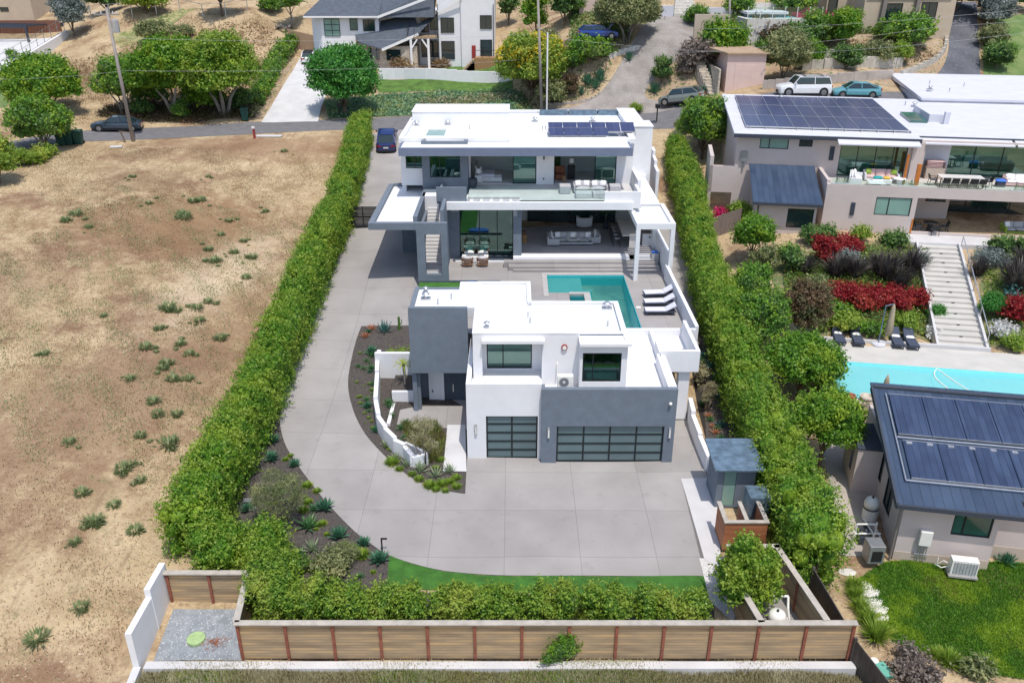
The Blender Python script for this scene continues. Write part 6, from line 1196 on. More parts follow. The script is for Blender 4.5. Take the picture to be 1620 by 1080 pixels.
# chain-link fence across the hill
t = thing('chain_link_fence', 'chain-link fence with thin posts across the dry hillside', 'fence'); pts = [G(*p) for p in ((145,32),(175,29),(210,27),(248,23),(285,20),(322,30),(358,28),(392,18))]; b = MB()
for i, p in enumerate(pts): b.bar((p[0],p[1],p[2]-.2),(p[0],p[1],p[2]+1.9),.09)
for i in range(len(pts)-1): b.bar((pts[i][0],pts[i][1],pts[i][2]+1.85),(pts[i+1][0],pts[i+1][1],pts[i+1][2]+1.85),.06)
obj('posts', b, 'galv', t)
# kerbs and block walls
def kerb(name, label, pts, m, h=.25, w_=.25, cat='kerb'):
    q = [G(*p)[:2] for p in curve(pts, 3)]; return wallpath(name, label, cat, q, None, w_, m, -.3, None, [H(*a)+h for a in q[:-1]])
kerb('driveway_kerb', 'curved kerb at the left corner of the old driveway', [(866,166),(905,164),(935,157),(950,148)], 'concrete_old')
kerb('dark_drive_kerb', 'pale kerb curving along the left side of the dark asphalt driveway', [(1425,122),(1450,112),(1478,98),(1494,80),(1496,64)], 'curb', .7, .35)
kerb('block_wall', 'low brown block retaining wall behind the white and teal cars', [(1270,112),(1320,108),(1370,106),(1415,108),(1425,104)], 'curb', 1.1, .4, 'wall')
kerb('block_wall', 'upper short brown block wall among the hillside shrubs', [(1294,92),(1330,94)], 'curb', 1.0, .4, 'wall')
kerb('stone_edge', 'stone edging between the blue wagon and the hillside garden', [(962,90),(985,82),(1012,76)], 'lightstone', .4, .5)
kerb('roadside_wall', 'grey retaining wall behind the white and teal parked cars', [(1206,141),(1240,138),(1300,132),(1370,127),(1410,125)], 'concrete_old', .9, .35, 'wall')
# poles and wires
def pole(px, py, topx, topy, h, label, r=.16, z=None, parts=True):
    p = G(px, py) if z is None else PZ(px, py, z); rr = ray(topx, topy); tt = (p[1]-CAMY)/rr[1]; top = (rr[0]*tt, p[1], CAMZ+rr[2]*tt)
    t = thing('utility_pole', label, 'utility pole', p); b = MB(); b.tube([p, top], [r*1.2, r*.8], 10); obj('pole', b, 'pole_wood', t, smooth=True); return t, p, top
t, p, top1 = pole(211, 224, 168, 12, 0, 'tall leaning wooden utility pole with a grey transformer beside the street')
b = MB(); d = Vector(top1)-Vector(p); c = Vector(p)+d*.87; b.cyl(c.x+.55, c.y-.1, c.z-.6, c.z+.5, .36, .36, 16); b.cyl(c.x+.55, c.y-.1, c.z+.5, c.z+.62, .3, .1, 12); obj('transformer', b, 'galv', t)
c = Vector(p)+d*.95; b = MB(); b.bar((c.x-1.3,c.y,c.z),(c.x+1.0,c.y,c.z),.12,.14); ca_ = obj('crossarm', b, 'pole_wood', t); b = MB()
for k in (-1.2,-.6,.5,.9): b.cyl(c.x+k, c.y, c.z+.07, c.z+.3, .06, .05, 8)
obj('insulator', b, 'roof_grey', ca_)
b = MB(); g0 = Vector(p); b.bar((g0.x-.9,g0.y-.4,g0.z+1.0),(g0.x-.6,g0.y-.4,g0.z-.2),.12); b.bar((g0.x-1.1,g0.y-.4,g0.z+1.1),(g0.x+.3,g0.y-.2,g0.z+.9),.08); obj('brace_post', b, 'trunk', t)
t, p2, top2 = pole(857, 181, 851, -6, 0, 'grey wooden utility pole rising behind the middle of the white roof', .15, 8.0)
b = MB(); b.tube([(p2[0]+.55,p2[1]-.2,p2[2]),(p2[0]+.5,p2[1]-.2,p2[2]+8.6)], .09, 8); obj('white_conduit', b, 'white_metal', t)
pole(1153, 52, 1155, -8, 0, 'thin grey utility pole among the shrubs at the top right', .13)
def cable(label, pts, group='overhead wires'):
    b = MB(); q = []
    for i in range(len(pts)-1):
        a, c = Vector(pts[i]), Vector(pts[i+1]); l = (c-a).length
        for k in range(10): f = k/10; v = a.lerp(c, f); q.append((v.x, v.y, v.z-l*.012*4*f*(1-f)))
    q.append(tuple(pts[-1])); b.tube(q, .011, 6); return tag(obj('power_cable', b, 'wire', smooth=True), label, 'cable', group)
cable('overhead cable from the leaning pole to the pole behind the white roof', [PY(185,60,top1[1]), PY(856,53,top2[1])])
cable('lower overhead cable crossing in front of the trees above the street', [PY(-40,126,54), PY(200,112,48), PY(857,92,60.3)])
cable('overhead cable from the middle pole towards the pink garage and the right edge', [PY(857,58,60.3), PY(1240,86,55), PY(1660,47,50)])
cable('upper overhead cable at the top right crossing the dark driveway', [PY(1100,46,60), PY(1500,26,56), PY(1660,8,54)])
cable('overhead cable passing over the shrubs and the dark driveway', [PY(1060,85,58), PY(1490,42,55), PY(1660,28,52)])
# ---------------------------------------------------------------- vegetation tools
RNG = np.random.default_rng(7)
def cube_sphere():
    v = []; f = []
    for ax in range(3):
        for s in (-1, 1):
            n0 = len(v)
            for i in range(4):
                for j in range(4):
                    p = [0,0,0]; p[ax] = s; p[(ax+1)%3] = i/1.5-1; p[(ax+2)%3] = j/1.5-1; q = np.array(p, float); v.append(q/np.linalg.norm(q))
            for i in range(3):
                for j in range(3):
                    a = n0+i*4+j; q = (a, a+4, a+5, a+1); f.append(q if s > 0 else q[::-1])
    return np.array(v), np.array(f)
CSV, CSF = cube_sphere()
def leaf_quads(P, N, size, aspect=.5, rng=RNG):
    k = len(P); r = rng.normal(size=(k,3)); T = np.cross(N, r); T /= np.linalg.norm(T, axis=1)[:,None]+1e-9; B = np.cross(N, T)
    s = (size*rng.uniform(.65, 1.35, k))[:,None]
    co = np.stack([P - T*s*.5, P - B*s*aspect*.5 + N*s*.06, P + T*s*.5, P + B*s*aspect*.5 + N*s*.06], 1)
    return co.reshape(-1,3), np.arange(4*k).reshape(-1,4)
def cloud(lobes, n, size, aspect=.5, tilt=.8, inner=.80, hull=.80, low=-.5, rng=RNG, shell=(.80,1.06), up=0.0, cull=True):
    """leaves over a set of ellipsoid lobes, plus rough inner masses that close the crown"""
    Lb = np.array(lobes, float); ar = (Lb[:,3]*Lb[:,4]+Lb[:,4]*Lb[:,5]+Lb[:,3]*Lb[:,5]); li = rng.choice(len(Lb), n, p=ar/ar.sum())
    d = rng.normal(size=(n,3)); d /= np.linalg.norm(d, axis=1)[:,None]; bad = d[:,2] < low; d[bad,2] *= -1
    rad = rng.uniform(*shell, n)[:,None]; P = Lb[li,:3] + d*Lb[li,3:]*rad
    if cull:
        keep = np.ones(n, bool)
        if len(Lb) <= 60: idxs = [range(len(Lb))]
        for j in range(len(Lb)):
            q = (P-Lb[j,:3])/Lb[j,3:]; keep &= ~(((q**2).sum(1) < (inner*.92)**2) & (li != j))
        P, d, li = P[keep], d[keep], li[keep]
    fq = 2.2/max(size, .1)*.35; wob = np.sin(P[:,0]*fq+1.7*np.sin(P[:,1]*fq*.7))+np.sin(P[:,1]*fq*1.2+P[:,2]*fq)+np.sin(P[:,2]*fq*1.4+P[:,0]*fq*.6)
    P = P + d*(wob*size*.30)[:,None]
    m_ = len(P)//9                                                     # sprigs: short shoots that stand out of the surface
    cloud.sp = None
    if m_ > 4 and hull:
        cloud.sp = (len(P), len(P)+5*m_)
        si = rng.integers(0, len(P), m_); sd = d[si]+rng.normal(size=(m_,3))*.35; sd[:,2] += .55; sd /= np.linalg.norm(sd, axis=1)[:,None]; Q = []; 
        for k_ in range(5): Q.append(P[si]+sd*(size*(.45+.5*k_)*rng.uniform(.7,1.2,(m_,1)))+rng.normal(size=(m_,3))*size*.22)
        P = np.concatenate([P]+Q); d = np.concatenate([d]+[sd]*5); li = np.concatenate([li]+[li[si]]*5)
    N = d/ (Lb[li,3:]/Lb[li,3:].max(1)[:,None]) + rng.normal(size=P.shape)*tilt; N[:,2] += up; N /= np.linalg.norm(N, axis=1)[:,None]
    co, fa = leaf_quads(P, N, size, aspect, rng)
    if hull:
        hv = []; hf = []; o = len(co)
        for l in Lb:
            w_ = CSV*(l[3:]*hull)*(1+rng.uniform(-.07,.07,(len(CSV),1))) + l[:3]; hv.append(w_); hf.append(CSF+o); o += len(CSV)
        co = np.concatenate([co]+hv); fa = np.concatenate([fa]+hf)
    return co, fa
def foliage(name, co, fa, m, parent=None, at=None, sp=()):
    c0 = np.zeros(3) if parent is not None else np.array([ (co[:,0].min()+co[:,0].max())/2, (co[:,1].min()+co[:,1].max())/2, co[:,2].min()])
    if parent is not None: c0 = np.array(origin(parent))
    sm = {'leaf_hedge':'leaf_shoot','leaf_front':'leaf_shoot','leaf_hedge_dark':'leaf_hedge','leaf_tree':'leaf_hedge','leaf_mid':'leaf_tree','leaf_dark':'leaf_mid','leaf_olive':'leaf_olive','leaf_round':'leaf_round','leaf_red':'leaf_red'}.get(m, m)
    me = mesh_np(name, co-c0, fa, [m, sm] if sp else m)
    if sp:                                                             # the young shoots carry their own lighter leaf
        mi = np.zeros(len(fa), np.int32)
        for (a_, b_) in sp: mi[a_:b_] = 1
        if len(me.polygons) == len(mi): me.polygons.foreach_set('material_index', mi)
    o = link(bpy.data.objects.new(name, me), parent)
    if parent is None: o.location = tuple(c0)
    return o
def crown_lobes(R_, Hc, z0, nl, rng, small=.45, flat=.8):
    out = [(0,0,z0+Hc*.5,R_*.62,R_*.62,Hc*.42)]
    for i in range(nl):
        a = i*2.399+rng.uniform(-.4,.4); e = rng.uniform(-.55, 1.0); r = R_*rng.uniform(small*.75, small*1.2)
        rr = (R_-r*.85)*math.sqrt(max(0, 1-e*e*.85)); zz = z0+Hc*.5+e*(Hc*.5-r*flat*.8)
        out.append((rr*math.cos(a), rr*math.sin(a), zz, r, r, r*flat))
    return out
def tree_proto(name, label, cat, R_, Ht, zb, nl, leafm, leaf=.22, dens=1.5, trunkm='trunk', seed=1, small=.42, flat=.8, multi=False, group=None, hull=.68, aspect=.55, shell=(.80,1.08)):
    """crown radius, total height, height where the crown starts"""
    rng = np.random.default_rng(seed); t = thing(name, label, cat, (0,0,0), group); lb = crown_lobes(R_, Ht-zb, zb, nl, rng, small, flat)
    area = sum(4*math.pi*((l[3]*l[4]*l[5])**(2/3)) for l in lb); n = int(min(60000, area*dens*.62/(leaf*leaf*aspect*.5)))
    co, fa = cloud(lb, n, leaf, aspect, rng=rng, hull=hull, shell=shell); foliage('crown', co, fa, leafm, t, sp=[cloud.sp] if cloud.sp else ())
    b = MB(); r0 = max(.06, R_*.06)
    if zb > .3 or multi:
        hh = zb+(Ht-zb)*.35
        if multi:
            for k in range(4): a = k*1.7; b.tube([(.15*math.cos(a),.15*math.sin(a),-.3),(R_*.2*math.cos(a),R_*.2*math.sin(a),hh*.5),(R_*.5*math.cos(a),R_*.5*math.sin(a),hh)], [r0,r0*.7,r0*.35], 7)
        else:
            b.tube([(0,0,-.4),(.05*R_,0,zb*.6),(0,.04*R_,hh)], [r0*1.3,r0,r0*.6], 9)
            for l in lb[1:6]: b.tube([(0,0,zb*.8),(l[0]*.5,l[1]*.5,(zb+l[2])*.5),(l[0],l[1],l[2])], [r0*.6,r0*.4,r0*.15], 6)
        obj('trunk', b, trunkm, t, smooth=True)
    else:
        for k in range(3): b.tube([(0,0,-.1),(R_*.3*math.cos(k*2.1),R_*.3*math.sin(k*2.1),Ht*.4)], [r0*.6,r0*.3], 5)
        obj('stem', b, trunkm, t)
    return t
def meas(gx, gy, wpx, topy, z=None):
    p = G(gx, gy) if z is None else PZ(gx, gy, z); d = (p[1]-CAMY)*C_-(p[2]-CAMZ)*S_; R_ = wpx/2*d/FPX*.91
    rr = ray(gx, topy); Yb = p[1]+R_*.5; tt = (Yb-CAMY)/rr[1]; return p, R_, max(.3, CAMZ+rr[2]*tt-p[2])
SEED = [10]
def plant(name, label, cat, gx, gy, wpx, topy, leafm, leaf=None, zb=.0, nl=12, group=None, z=None, **k):
    p, R_, Ht = meas(gx, gy, wpx, topy, z); SEED[0] += 1
    t = tree_proto(name, label, cat, R_, Ht, Ht*zb, nl, leafm, leaf or max(.13, min(.34, R_*.14)), seed=SEED[0], group=group, **k); t.location = p; t.rotation_euler = (0,0,SEED[0]*1.3 % 6.28); return t
def hedge(name, label, pts, leafm, n_per_m, leaf, step=.62, seed=3, group=None):
    """pts = [(x, y, half width, height)]; one clipped run of close shrubs"""
    rng = np.random.default_rng(seed); lobes = []; L_ = 0
    for i in range(len(pts)-1):
        a, c = np.array(pts[i]), np.array(pts[i+1]); l = np.hypot(*(c[:2]-a[:2])); L_ += l; k = max(1, int(l/step)); dx, dy = (c[:2]-a[:2])/l
        for j in range(k):
            f = (j+rng.uniform(0,.6))/k; q = a+(c-a)*f; z0 = H(q[0], q[1]); ph = math.sin(math.pi*(L_-l+l*f)/1.45)**2; w_, h = q[2]*(.84+.18*ph+rng.uniform(-.04,.04)), q[3]*(.90+.12*ph+rng.uniform(-.05,.05))
            for s in (-1, 1):
                for lv in range(3):
                    r = w_*rng.uniform(.42,.62); o = s*(w_-r*.85)+rng.uniform(-.12,.12)
                    lobes.append((q[0]-dy*o+rng.uniform(-.15,.15), q[1]+dx*o+rng.uniform(-.15,.15), z0+h*(.18+.30*lv)+rng.uniform(-.12,.12), r, r, h*.22))
            r = w_*rng.uniform(.55,.8); lobes.append((q[0]+rng.uniform(-.3,.3)*w_, q[1]+rng.uniform(-.2,.2), z0+h-r*.8, r, r, r*.85))
            if rng.random() < .35: r = w_*.32; lobes.append((q[0]+rng.uniform(-.5,.5)*w_, q[1], z0+h-r*.3, r, r, r*1.0))
    t = thing(name, label, 'hedge', (pts[0][0], pts[0][1], H(pts[0][0], pts[0][1])), group); CO = []; FA = []; o = 0; SP = []
    for i in range(0, len(lobes), 24):
        ck = lobes[i:i+24]; co, fa = cloud(ck, int(n_per_m*L_*len(ck)/len(lobes)), leaf, .5, rng=rng, hull=.62, low=-.8, up=.25); CO.append(co); FA.append(fa+o); nf = sum(len(q_) for q_ in FA[:-1]); SP += [(cloud.sp[0]+nf, cloud.sp[1]+nf)] if cloud.sp else []; o += len(co)
    foliage('foliage', np.concatenate(CO), np.concatenate(FA), leafm, t, sp=SP)
    b = MB()
    for i in range(len(pts)-1):
        a, c = np.array(pts[i]), np.array(pts[i+1]); k = max(1, int(np.hypot(*(c[:2]-a[:2]))/1.2))
        for j in range(k): q = a+(c-a)*j/k; z0 = H(q[0], q[1]); b.tube([(q[0],q[1],z0-.2),(q[0]+.1,q[1],z0+q[3]*.5)], [.06,.03], 5)
    obj('stems', b, 'trunk', t); return t
def rosette(name, label, cat, leafm, n=26, r=.6, h=.55, wd=.09, group=None, curl=.2, droop=.0, parent=None):
    t = thing(name, label, cat, (0,0,0), group) if parent is None else parent; b = MB(); rng = random.Random(n*7+int(r*100))
    for i in range(n):
        f = i/n; a = i*2.39996+rng.uniform(-.15,.15); el = R(12)+f*R(68)+rng.uniform(-.08,.08); l = r*(1.05-.35*f)*rng.uniform(.9,1.1); d = (math.cos(a), math.sin(a)); s = (-d[1], d[0]); P = []
        for k, (q, ww) in enumerate(((0,.6),(.35,1.0),(.7,.7),(1,.0))):
            e2 = el+curl*q-droop*q*q; rr = l*q*math.cos(e2)+.03; zz = l*q*math.sin(e2)*h/.55+.02; w_ = wd*ww/2
            P.append(((d[0]*rr-s[0]*w_, d[1]*rr-s[1]*w_, zz+w_*.5), (d[0]*rr, d[1]*rr, zz), (d[0]*rr+s[0]*w_, d[1]*rr+s[1]*w_, zz+w_*.5)))
        n0 = len(b.v)
        for row in P: b.v += list(row)
        for k in range(3): 
            for j in range(2): q = n0+k*3+j; b.face(q, q+1, q+4, q+3)
    obj('leaves', b, leafm, t); b = MB(); b.cyl(0,0,-.05,.06,r*.12,r*.08,8); obj('root_crown', b, 'trunk', t); return t
def grass_mesh(n, r, h, rng, wd=.018, spread=.8):
    co = []
    a = rng.uniform(0, 6.283, n); q = rng.uniform(0,1,n)**.5*r*.35; e = rng.uniform(.1,1,n)*spread; hh = h*rng.uniform(.6,1.1,n)
    bx, by = np.cos(a)*q, np.sin(a)*q; tx, ty = bx+np.cos(a)*hh*np.sin(e), by+np.sin(a)*hh*np.sin(e); tz = hh*np.cos(e); sx, sy = -np.sin(a)*wd, np.cos(a)*wd
    mx, my, mz = bx+(tx-bx)*.4, by+(ty-by)*.4, tz*.62
    v = np.stack([np.stack([bx-sx,by-sy,np.zeros(n)],1), np.stack([bx+sx,by+sy,np.zeros(n)],1), np.stack([mx+sx,my+sy,mz],1), np.stack([mx-sx,my-sy,mz],1), np.stack([tx+sx*.2,ty+sy*.2,tz],1), np.stack([tx-sx*.2,ty-sy*.2,tz],1)],1).reshape(-1,3)
    k = np.arange(n)*6; f = np.concatenate([np.stack([k,k+1,k+2,k+3],1), np.stack([k+3,k+2,k+4,k+5],1)]); return v, f
def tussock(name, label, cat, leafm, n=160, r=.5, h=.6, wd=.018, spread=.9, group=None, seed=1):
    rng = np.random.default_rng(seed); co, fa = grass_mesh(n, r, h, rng, wd, spread); me = mesh_np(name, co, fa, leafm); o = link(bpy.data.objects.new(name, me)); return tag(o, label, cat, group)
def scatter(proto, spots, group=None, labels=None, sc=(.85,1.15), z=None):
    rng = random.Random(len(spots)); first = True; out = []
    for i, s in enumerate(spots):
        p = G(s[0], s[1]) if z is None else PZ(s[0], s[1], z); k = (s[2] if len(s) > 2 else 1)*rng.uniform(*sc); lb = labels[i] if labels else None
        if first: place(proto, p, rng.uniform(0,6.28), k); o = proto; first = False
        else: o = dup(proto, p, rng.uniform(0,6.28), None, None, k)
        if lb: o['label'] = lb
        if group: o['group'] = group
        out.append(o)
    return out
# ---------------------------------------------------------------- hedges of the lot
hedge('hedge', 'long tall clipped hedge between the dry field and the grey driveway', [(-14.3,-7.6,1.25,3.2),(-14.2,0,1.12,3.3),(-14.2,10,1.05,3.4),(-14.25,20,1.05,3.5),(-14.5,30,1.05,3.4),(-15.0,40,1.05,3.3),(-15.6,50,1.1,3.0)], 'leaf_hedge', 3400, .135, seed=3)
hedge('hedge', 'bushy corner hedge behind the wooden fence of the gravel nook', [(-13.6,-8.2,1.15,2.5),(-12,-8.3,1.15,2.4),(-10.0,-8.6,1.1,2.4)], 'leaf_hedge', 4600, .125, seed=4)
hedge('hedge', 'long hedge of loose shrubs behind the front wooden fence', [(-10.3,-9.3,1.0,2.4),(-9.5,-11.3,1.0,2.5),(-6,-11.5,.75,2.25),(-2,-11.5,.72,2.15),(2,-11.5,.72,2.25),(5,-11.5,.7,2.1),(8.0,-11.5,.7,2.1)], 'leaf_front', 4600, .12, seed=5)
hedge('hedge', 'tall bright hedge along the right side of the lot beside the shed and pool', [(12.9,-9.0,1.35,3.7),(13.0,-4,1.25,3.6),(13.1,2,1.15,3.5),(13.2,8,1.1,3.5),(13.3,14,1.05,3.4),(13.9,22,1.05,3.3),(14.7,30,1.05,3.2),(15.4,38,1.1,3.0),(15.6,44,1.0,2.6)], 'leaf_hedge', 3200, .14, seed=6)
plant('shrub', 'large rounded glossy shrub in front of the cedar enclosure', 'shrub', 1176, 962, 104, 846, 'leaf_hedge', .135, z=-.4, nl=24, small=.36, flat=1.2)
hedge('low_hedge', 'low bright green clipped hedge left of the grey entry tower', [(-7.9,10.0,.45,.8),(-5.9,10.1,.5,.9)], 'leaf_lime', 1500, .09, .4, seed=7)
# ---------------------------------------------------------------- trees and shrubs (foot of plant in the picture, crown width, crown top)
T = plant
T('street_tree', 'broad dark green tree left of the parked sedan with small shrubs below', 'tree', 78, 178, 124, 92, 'leaf_tree', .30, .08, 18)
T('street_tree', 'grey-green tree over the road beside the dark green bins', 'tree', 70, 236, 96, 156, 'leaf_mid', .26, .08, 16, trunkm='trunk_grey')
T('street_tree', 'yellow-green bushy tree at the left picture edge by the street corner', 'tree', 0, 290, 70, 215, 'leaf_lime', .24, .1, 12)
T('street_tree', 'multi-stemmed tree left of the big tree pair with pale bare stems', 'tree', 198, 182, 84, 92, 'leaf_mid', .26, .15, 12, multi=True, trunkm='trunk_grey')
T('street_tree', 'spreading bright green tree above the street, left of the pair', 'tree', 278, 184, 128, 62, 'leaf_tree', .30, .2, 20, multi=True, trunkm='trunk_grey')
T('street_tree', 'spreading yellow-green tree above the street, right of the pair', 'tree', 356, 184, 132, 58, 'leaf_hedge', .30, .18, 20, multi=True, trunkm='trunk_grey')
T('round_tree', 'dense round bright green tree beside the concrete driveway', 'tree', 547, 180, 112, 74, 'leaf_round', .28, .1, 28, small=.34)
T('silver_tree', 'silvery blue-grey tree at the corner of the red-brown fence', 'tree', 117, 58, 56, -6, 'leaf_grey', .3, .15, 14)
T('small_tree', 'dark slender tree on the dry slope left of the farmhouse', 'tree', 462, 45, 48, -14, 'leaf_mid', .28, .45, 8, trunkm='trunk_grey')
T('hill_tree', 'tree cut by the top picture edge above the chain-link fence, with dark shade', 'tree', 352, 26, 70, -40, 'leaf_dark', .4, .4, 8)
T('hill_tree', 'bright green tree at the top left picture edge beside the silvery tree', 'tree', 232, 22, 70, -20, 'leaf_lime', .35, .1, 10)
T('hill_tree', 'dark green tree behind the silvery tree at the top left', 'tree', 170, 20, 66, -25, 'leaf_dark', .35, .1, 9)
T('flowering_tree', 'yellow flowering tree beside the wooden utility pole', 'tree', 840, 150, 112, 52, 'leaf_lime', .26, .1, 20)
p, R_, Ht = meas(840, 140, 108, 53); co, fa = cloud(crown_lobes(R_*1.03, Ht*.72, Ht*.3, 22, np.random.default_rng(40), .34), 5200, .30, .9, hull=0, shell=(.98,1.14), low=-.6); co += np.array(p); tag(foliage('yellow_flowers', co, fa, 'leaf_yellow'), 'bright yellow blossoms scattered over the flowering tree by the pole', 'flowers')
T('conifer', 'tall bright green conifer right of the white farmhouse', 'tree', 848, 62, 52, -30, 'leaf_tree', .28, .05, 10)
T('dark_tree', 'dark dense tree between the conifer and the pink cottage', 'tree', 893, 45, 48, -30, 'leaf_dark', .3, .1, 9)
T('dark_tree', 'dark tree behind the balcony end of the farmhouse at the top edge', 'tree', 805, 40, 40, -20, 'leaf_dark', .3, .1, 8)
T('olive_tree', 'wide grey-green olive tree over the open blue wagon', 'tree', 990, 68, 104, -12, 'leaf_olive', .26, .25, 20, multi=True, trunkm='trunk_grey')
T('olive_tree', 'large pale olive-green shrub tree behind the white car', 'tree', 1238, 124, 82, 52, 'leaf_olive', .24, .05, 16)
T('courtyard_tree', 'tall leafy tree between the right hedge and the terrace house', 'tree', 1110, 252, 84, 152, 'leaf_mid', .22, .15, 20)
T('courtyard_tree', 'small leafy tree in front of the metal annex roof', 'tree', 1188, 418, 66, 338, 'leaf_tree', .17, .25, 14)
T('courtyard_tree', 'rounded green tree overhanging the neighbour patio beside the hedge', 'tree', 1296, 740, 112, 612, 'leaf_tree', .16, .25, 20)
T('courtyard_tree', 'dark green leafy tree between the hedge and the left pool corner', 'tree', 1262, 625, 126, 528, 'leaf_hedge_dark', .17, .15, 22)
T('courtyard_tree', 'coppery green tree behind the leftmost navy lounger', 'tree', 1268, 540, 84, 446, 'leaf_rust', .17, .2, 18)
T('shrub', 'mid green shrub squeezed between the hedge and the coppery tree', 'shrub', 1195, 560, 90, 452, 'leaf_mid', .17, .05, 16)
T('shrub', 'bushy yellow-green shrub below the small leafy tree beside the hedge', 'shrub', 1180, 500, 84, 418, 'leaf_mid', .16, .05, 14)
T('shrub', 'grey-green shrub left of the plain annex wall', 'shrub', 1208, 432, 46, 385, 'leaf_olive', .15, .0, 10)
T('shrub', 'dark green shrub in front of the corner of the annex wall', 'shrub', 1250, 428, 40, 392, 'leaf_dark', .15, .0, 8)
T('shrub', 'yellow-green shrub beside the magenta bush at the weathered fence', 'shrub', 1168, 350, 40, 318, 'leaf_lime', .15, .0, 8)
T('flower_bush', 'magenta flowering bush at the end of the weathered fence', 'bush', 1140, 352, 30, 330, 'leaf_pink', .16, .0, 9)
T('lime_tree', 'fern-like yellow-green plant at the left edge beside the street corner', 'shrub', 30, 262, 46, 236, 'leaf_lime', .16, .0, 6)
for gx, gy, w_, ty, m, lb in ((226,184,34,158,'leaf_dark','small dark shrub behind the sedan under the multi-stemmed tree'),(288,190,30,160,'leaf_mid','green sprout shrub at the foot of the spreading trees'),(325,176,70,120,'leaf_tree','low dense green shrub filling the gap between the spreading trees'),
        (384,176,40,140,'leaf_dark','dark shrub right of the spreading tree pair'),(240,170,60,110,'leaf_mid','mid green shrub joining the multi-stemmed tree and the spreading trees'),(245,62,60,40,'leaf_olive','grey-green scrub below the chain-link fence'),(290,58,40,44,'leaf_olive','small scrub right of the grey-green scrub on the slope'),
        (430,20,40,-6,'leaf_mid','green shrub at the top edge left of the slender tree'),(20,92,20,80,'leaf_mid','small bush on the white patio at the left edge'),(900,30,50,-10,'leaf_mid','leafy shrub in front of the dark trees at the top'),(1170,22,50,-4,'leaf_mid','green shrub behind the thin utility pole'),(1255,14,80,-8,'leaf_mid','shrub row above the turquoise pool'),
        (1215,86,46,60,'leaf_mid','green shrub between the tan wall and the pale olive shrub'),(1232,74,80,42,'leaf_brown','brownish mixed shrub below the left end of the pink blossoms'),(1276,76,80,40,'leaf_dark','dark green shrub below the pink blossoms beside the tall shrubs'),(1310,60,40,26,'leaf_brown','russet shrub beside the pink blossoms'),(640,108,50,97,'leaf_dry','reddish dry grasses along the farmhouse stone wall'),(700,106,36,98,'leaf_dry','brown dry shrub at the porch post of the farmhouse')):
    T('shrub', lb, 'shrub', gx, gy, w_, ty, m, None, .0, 10, hull=.6)
# right-hand hillside
for gx, gy, w_, ty, m, lb in ((1140,100,84,38,'leaf_tree','large bright shrub left of the tan wall at the top'),(1290,72,58,22,'leaf_mid','tall green shrub left of the beige house'),(1332,78,56,12,'leaf_tree','tall shrub against the left corner of the beige house'),
        (1430,74,86,24,'leaf_mid','broad green shrub in front of the beige house windows'),(1338,108,56,74,'leaf_dark','dark round shrub above the white and teal cars'),(1388,100,52,68,'leaf_olive','grey-green shrub right of the dark round shrub'),(1420,102,42,68,'leaf_lime','yellow-green shrub near the curved pale kerb'),
        (1282,108,42,62,'leaf_tree','green shrub between the olive shrub and the block wall'),(1200,60,54,30,'leaf_brown','brownish shrub beside the small blue shed'),(1250,84,60,40,'leaf_dark','dark hedge-like shrub below the pink blossoms'),(1568,40,60,-8,'leaf_grey','silvery shrub at the top of the dark driveway'),
        (1575,110,50,68,'leaf_dark','dark green shrub with white flowers right of the dark driveway'),(1568,76,48,42,'leaf_olive','pale shrub above the white-flowered bush'),(1046,132,36,88,'leaf_dark','dark round clipped bush beside the old driveway'),
        (905,112,44,78,'leaf_mid','green shrub row end below the blue wagon'),(935,92,70,66,'leaf_mid','long low green shrub in front of the blue wagon'),(902,150,34,120,'leaf_brown','rust-brown round shrub near the driveway kerb'),(905,106,30,84,'leaf_brown','brown shrub behind the yellow tree'),
        (865,90,46,52,'leaf_olive','grey-green shrub between the pole and the blue wagon'),(872,164,50,128,'leaf_olive','olive shrub at the foot of the wooden pole'),(1105,112,66,66,'leaf_twig','bare twiggy grey shrub left of the stone steps'),(1085,118,30,102,'leaf_twig','low grey twiggy shrub left of the big bare shrub'),
        (1590,95,34,70,'leaf_mid','green shrub right of the pale shrub at the lawn edge'),(1128,195,30,176,'leaf_mid','small shrub beside the roof corner across the street'),(1006,178,22,164,'leaf_lime','small lime shrub behind the white roof'),(1080,210,30,186,'leaf_olive','grey bush behind the right end of the white roof'),
        (1128,60,42,30,'leaf_mid','green shrub left of the blue shed'),(1100,40,40,10,'leaf_mid','shrub right of the wide stone steps at the top'),(1460,60,34,34,'leaf_lime','light shrub at the right corner of the beige house')):
    T('shrub', lb, 'shrub', gx, gy, w_, ty, m, None, .0, 10, hull=.6 if m == 'leaf_twig' else .78)
T('flower_bush', 'pink flowering bougainvillea below the turquoise pool terrace', 'bush', 1282, 52, 66, 28, 'leaf_pink', .3, .0, 8)
T('bougainvillea', 'small pink bush beside the blue shed roof', 'bush', 1218, 44, 26, 34, 'leaf_pink', .25, .0, 5)
for i, (gx, gy, w_, ty) in enumerate(((1510,18,90,-40),(1600,14,90,-40))): T('dark_tree', ('dark tree over the upper end of the dark driveway','dark tree in the top right picture corner')[i], 'tree', gx, gy, w_, ty, 'leaf_dark', .4, .05, 10)
# small verge hedge and street-side shrubs on the left
hedge('hedge', 'narrow scrubby hedge on the left side of the concrete driveway', [(*G(462,72)[:2],.9,1.6),(*G(440,100)[:2],.9,1.6),(*G(425,135)[:2],.8,1.5),(*G(405,170)[:2],.7,1.2)], 'leaf_mid', 420, .26, 1.0, seed=9)
hedge('low_hedge', 'low lime hedge along the fence at the left street corner', [(*G(52,262)[:2],.8,.9),(*G(82,242)[:2],.8,.9)], 'leaf_lime', 500, .2, .8, seed=10)
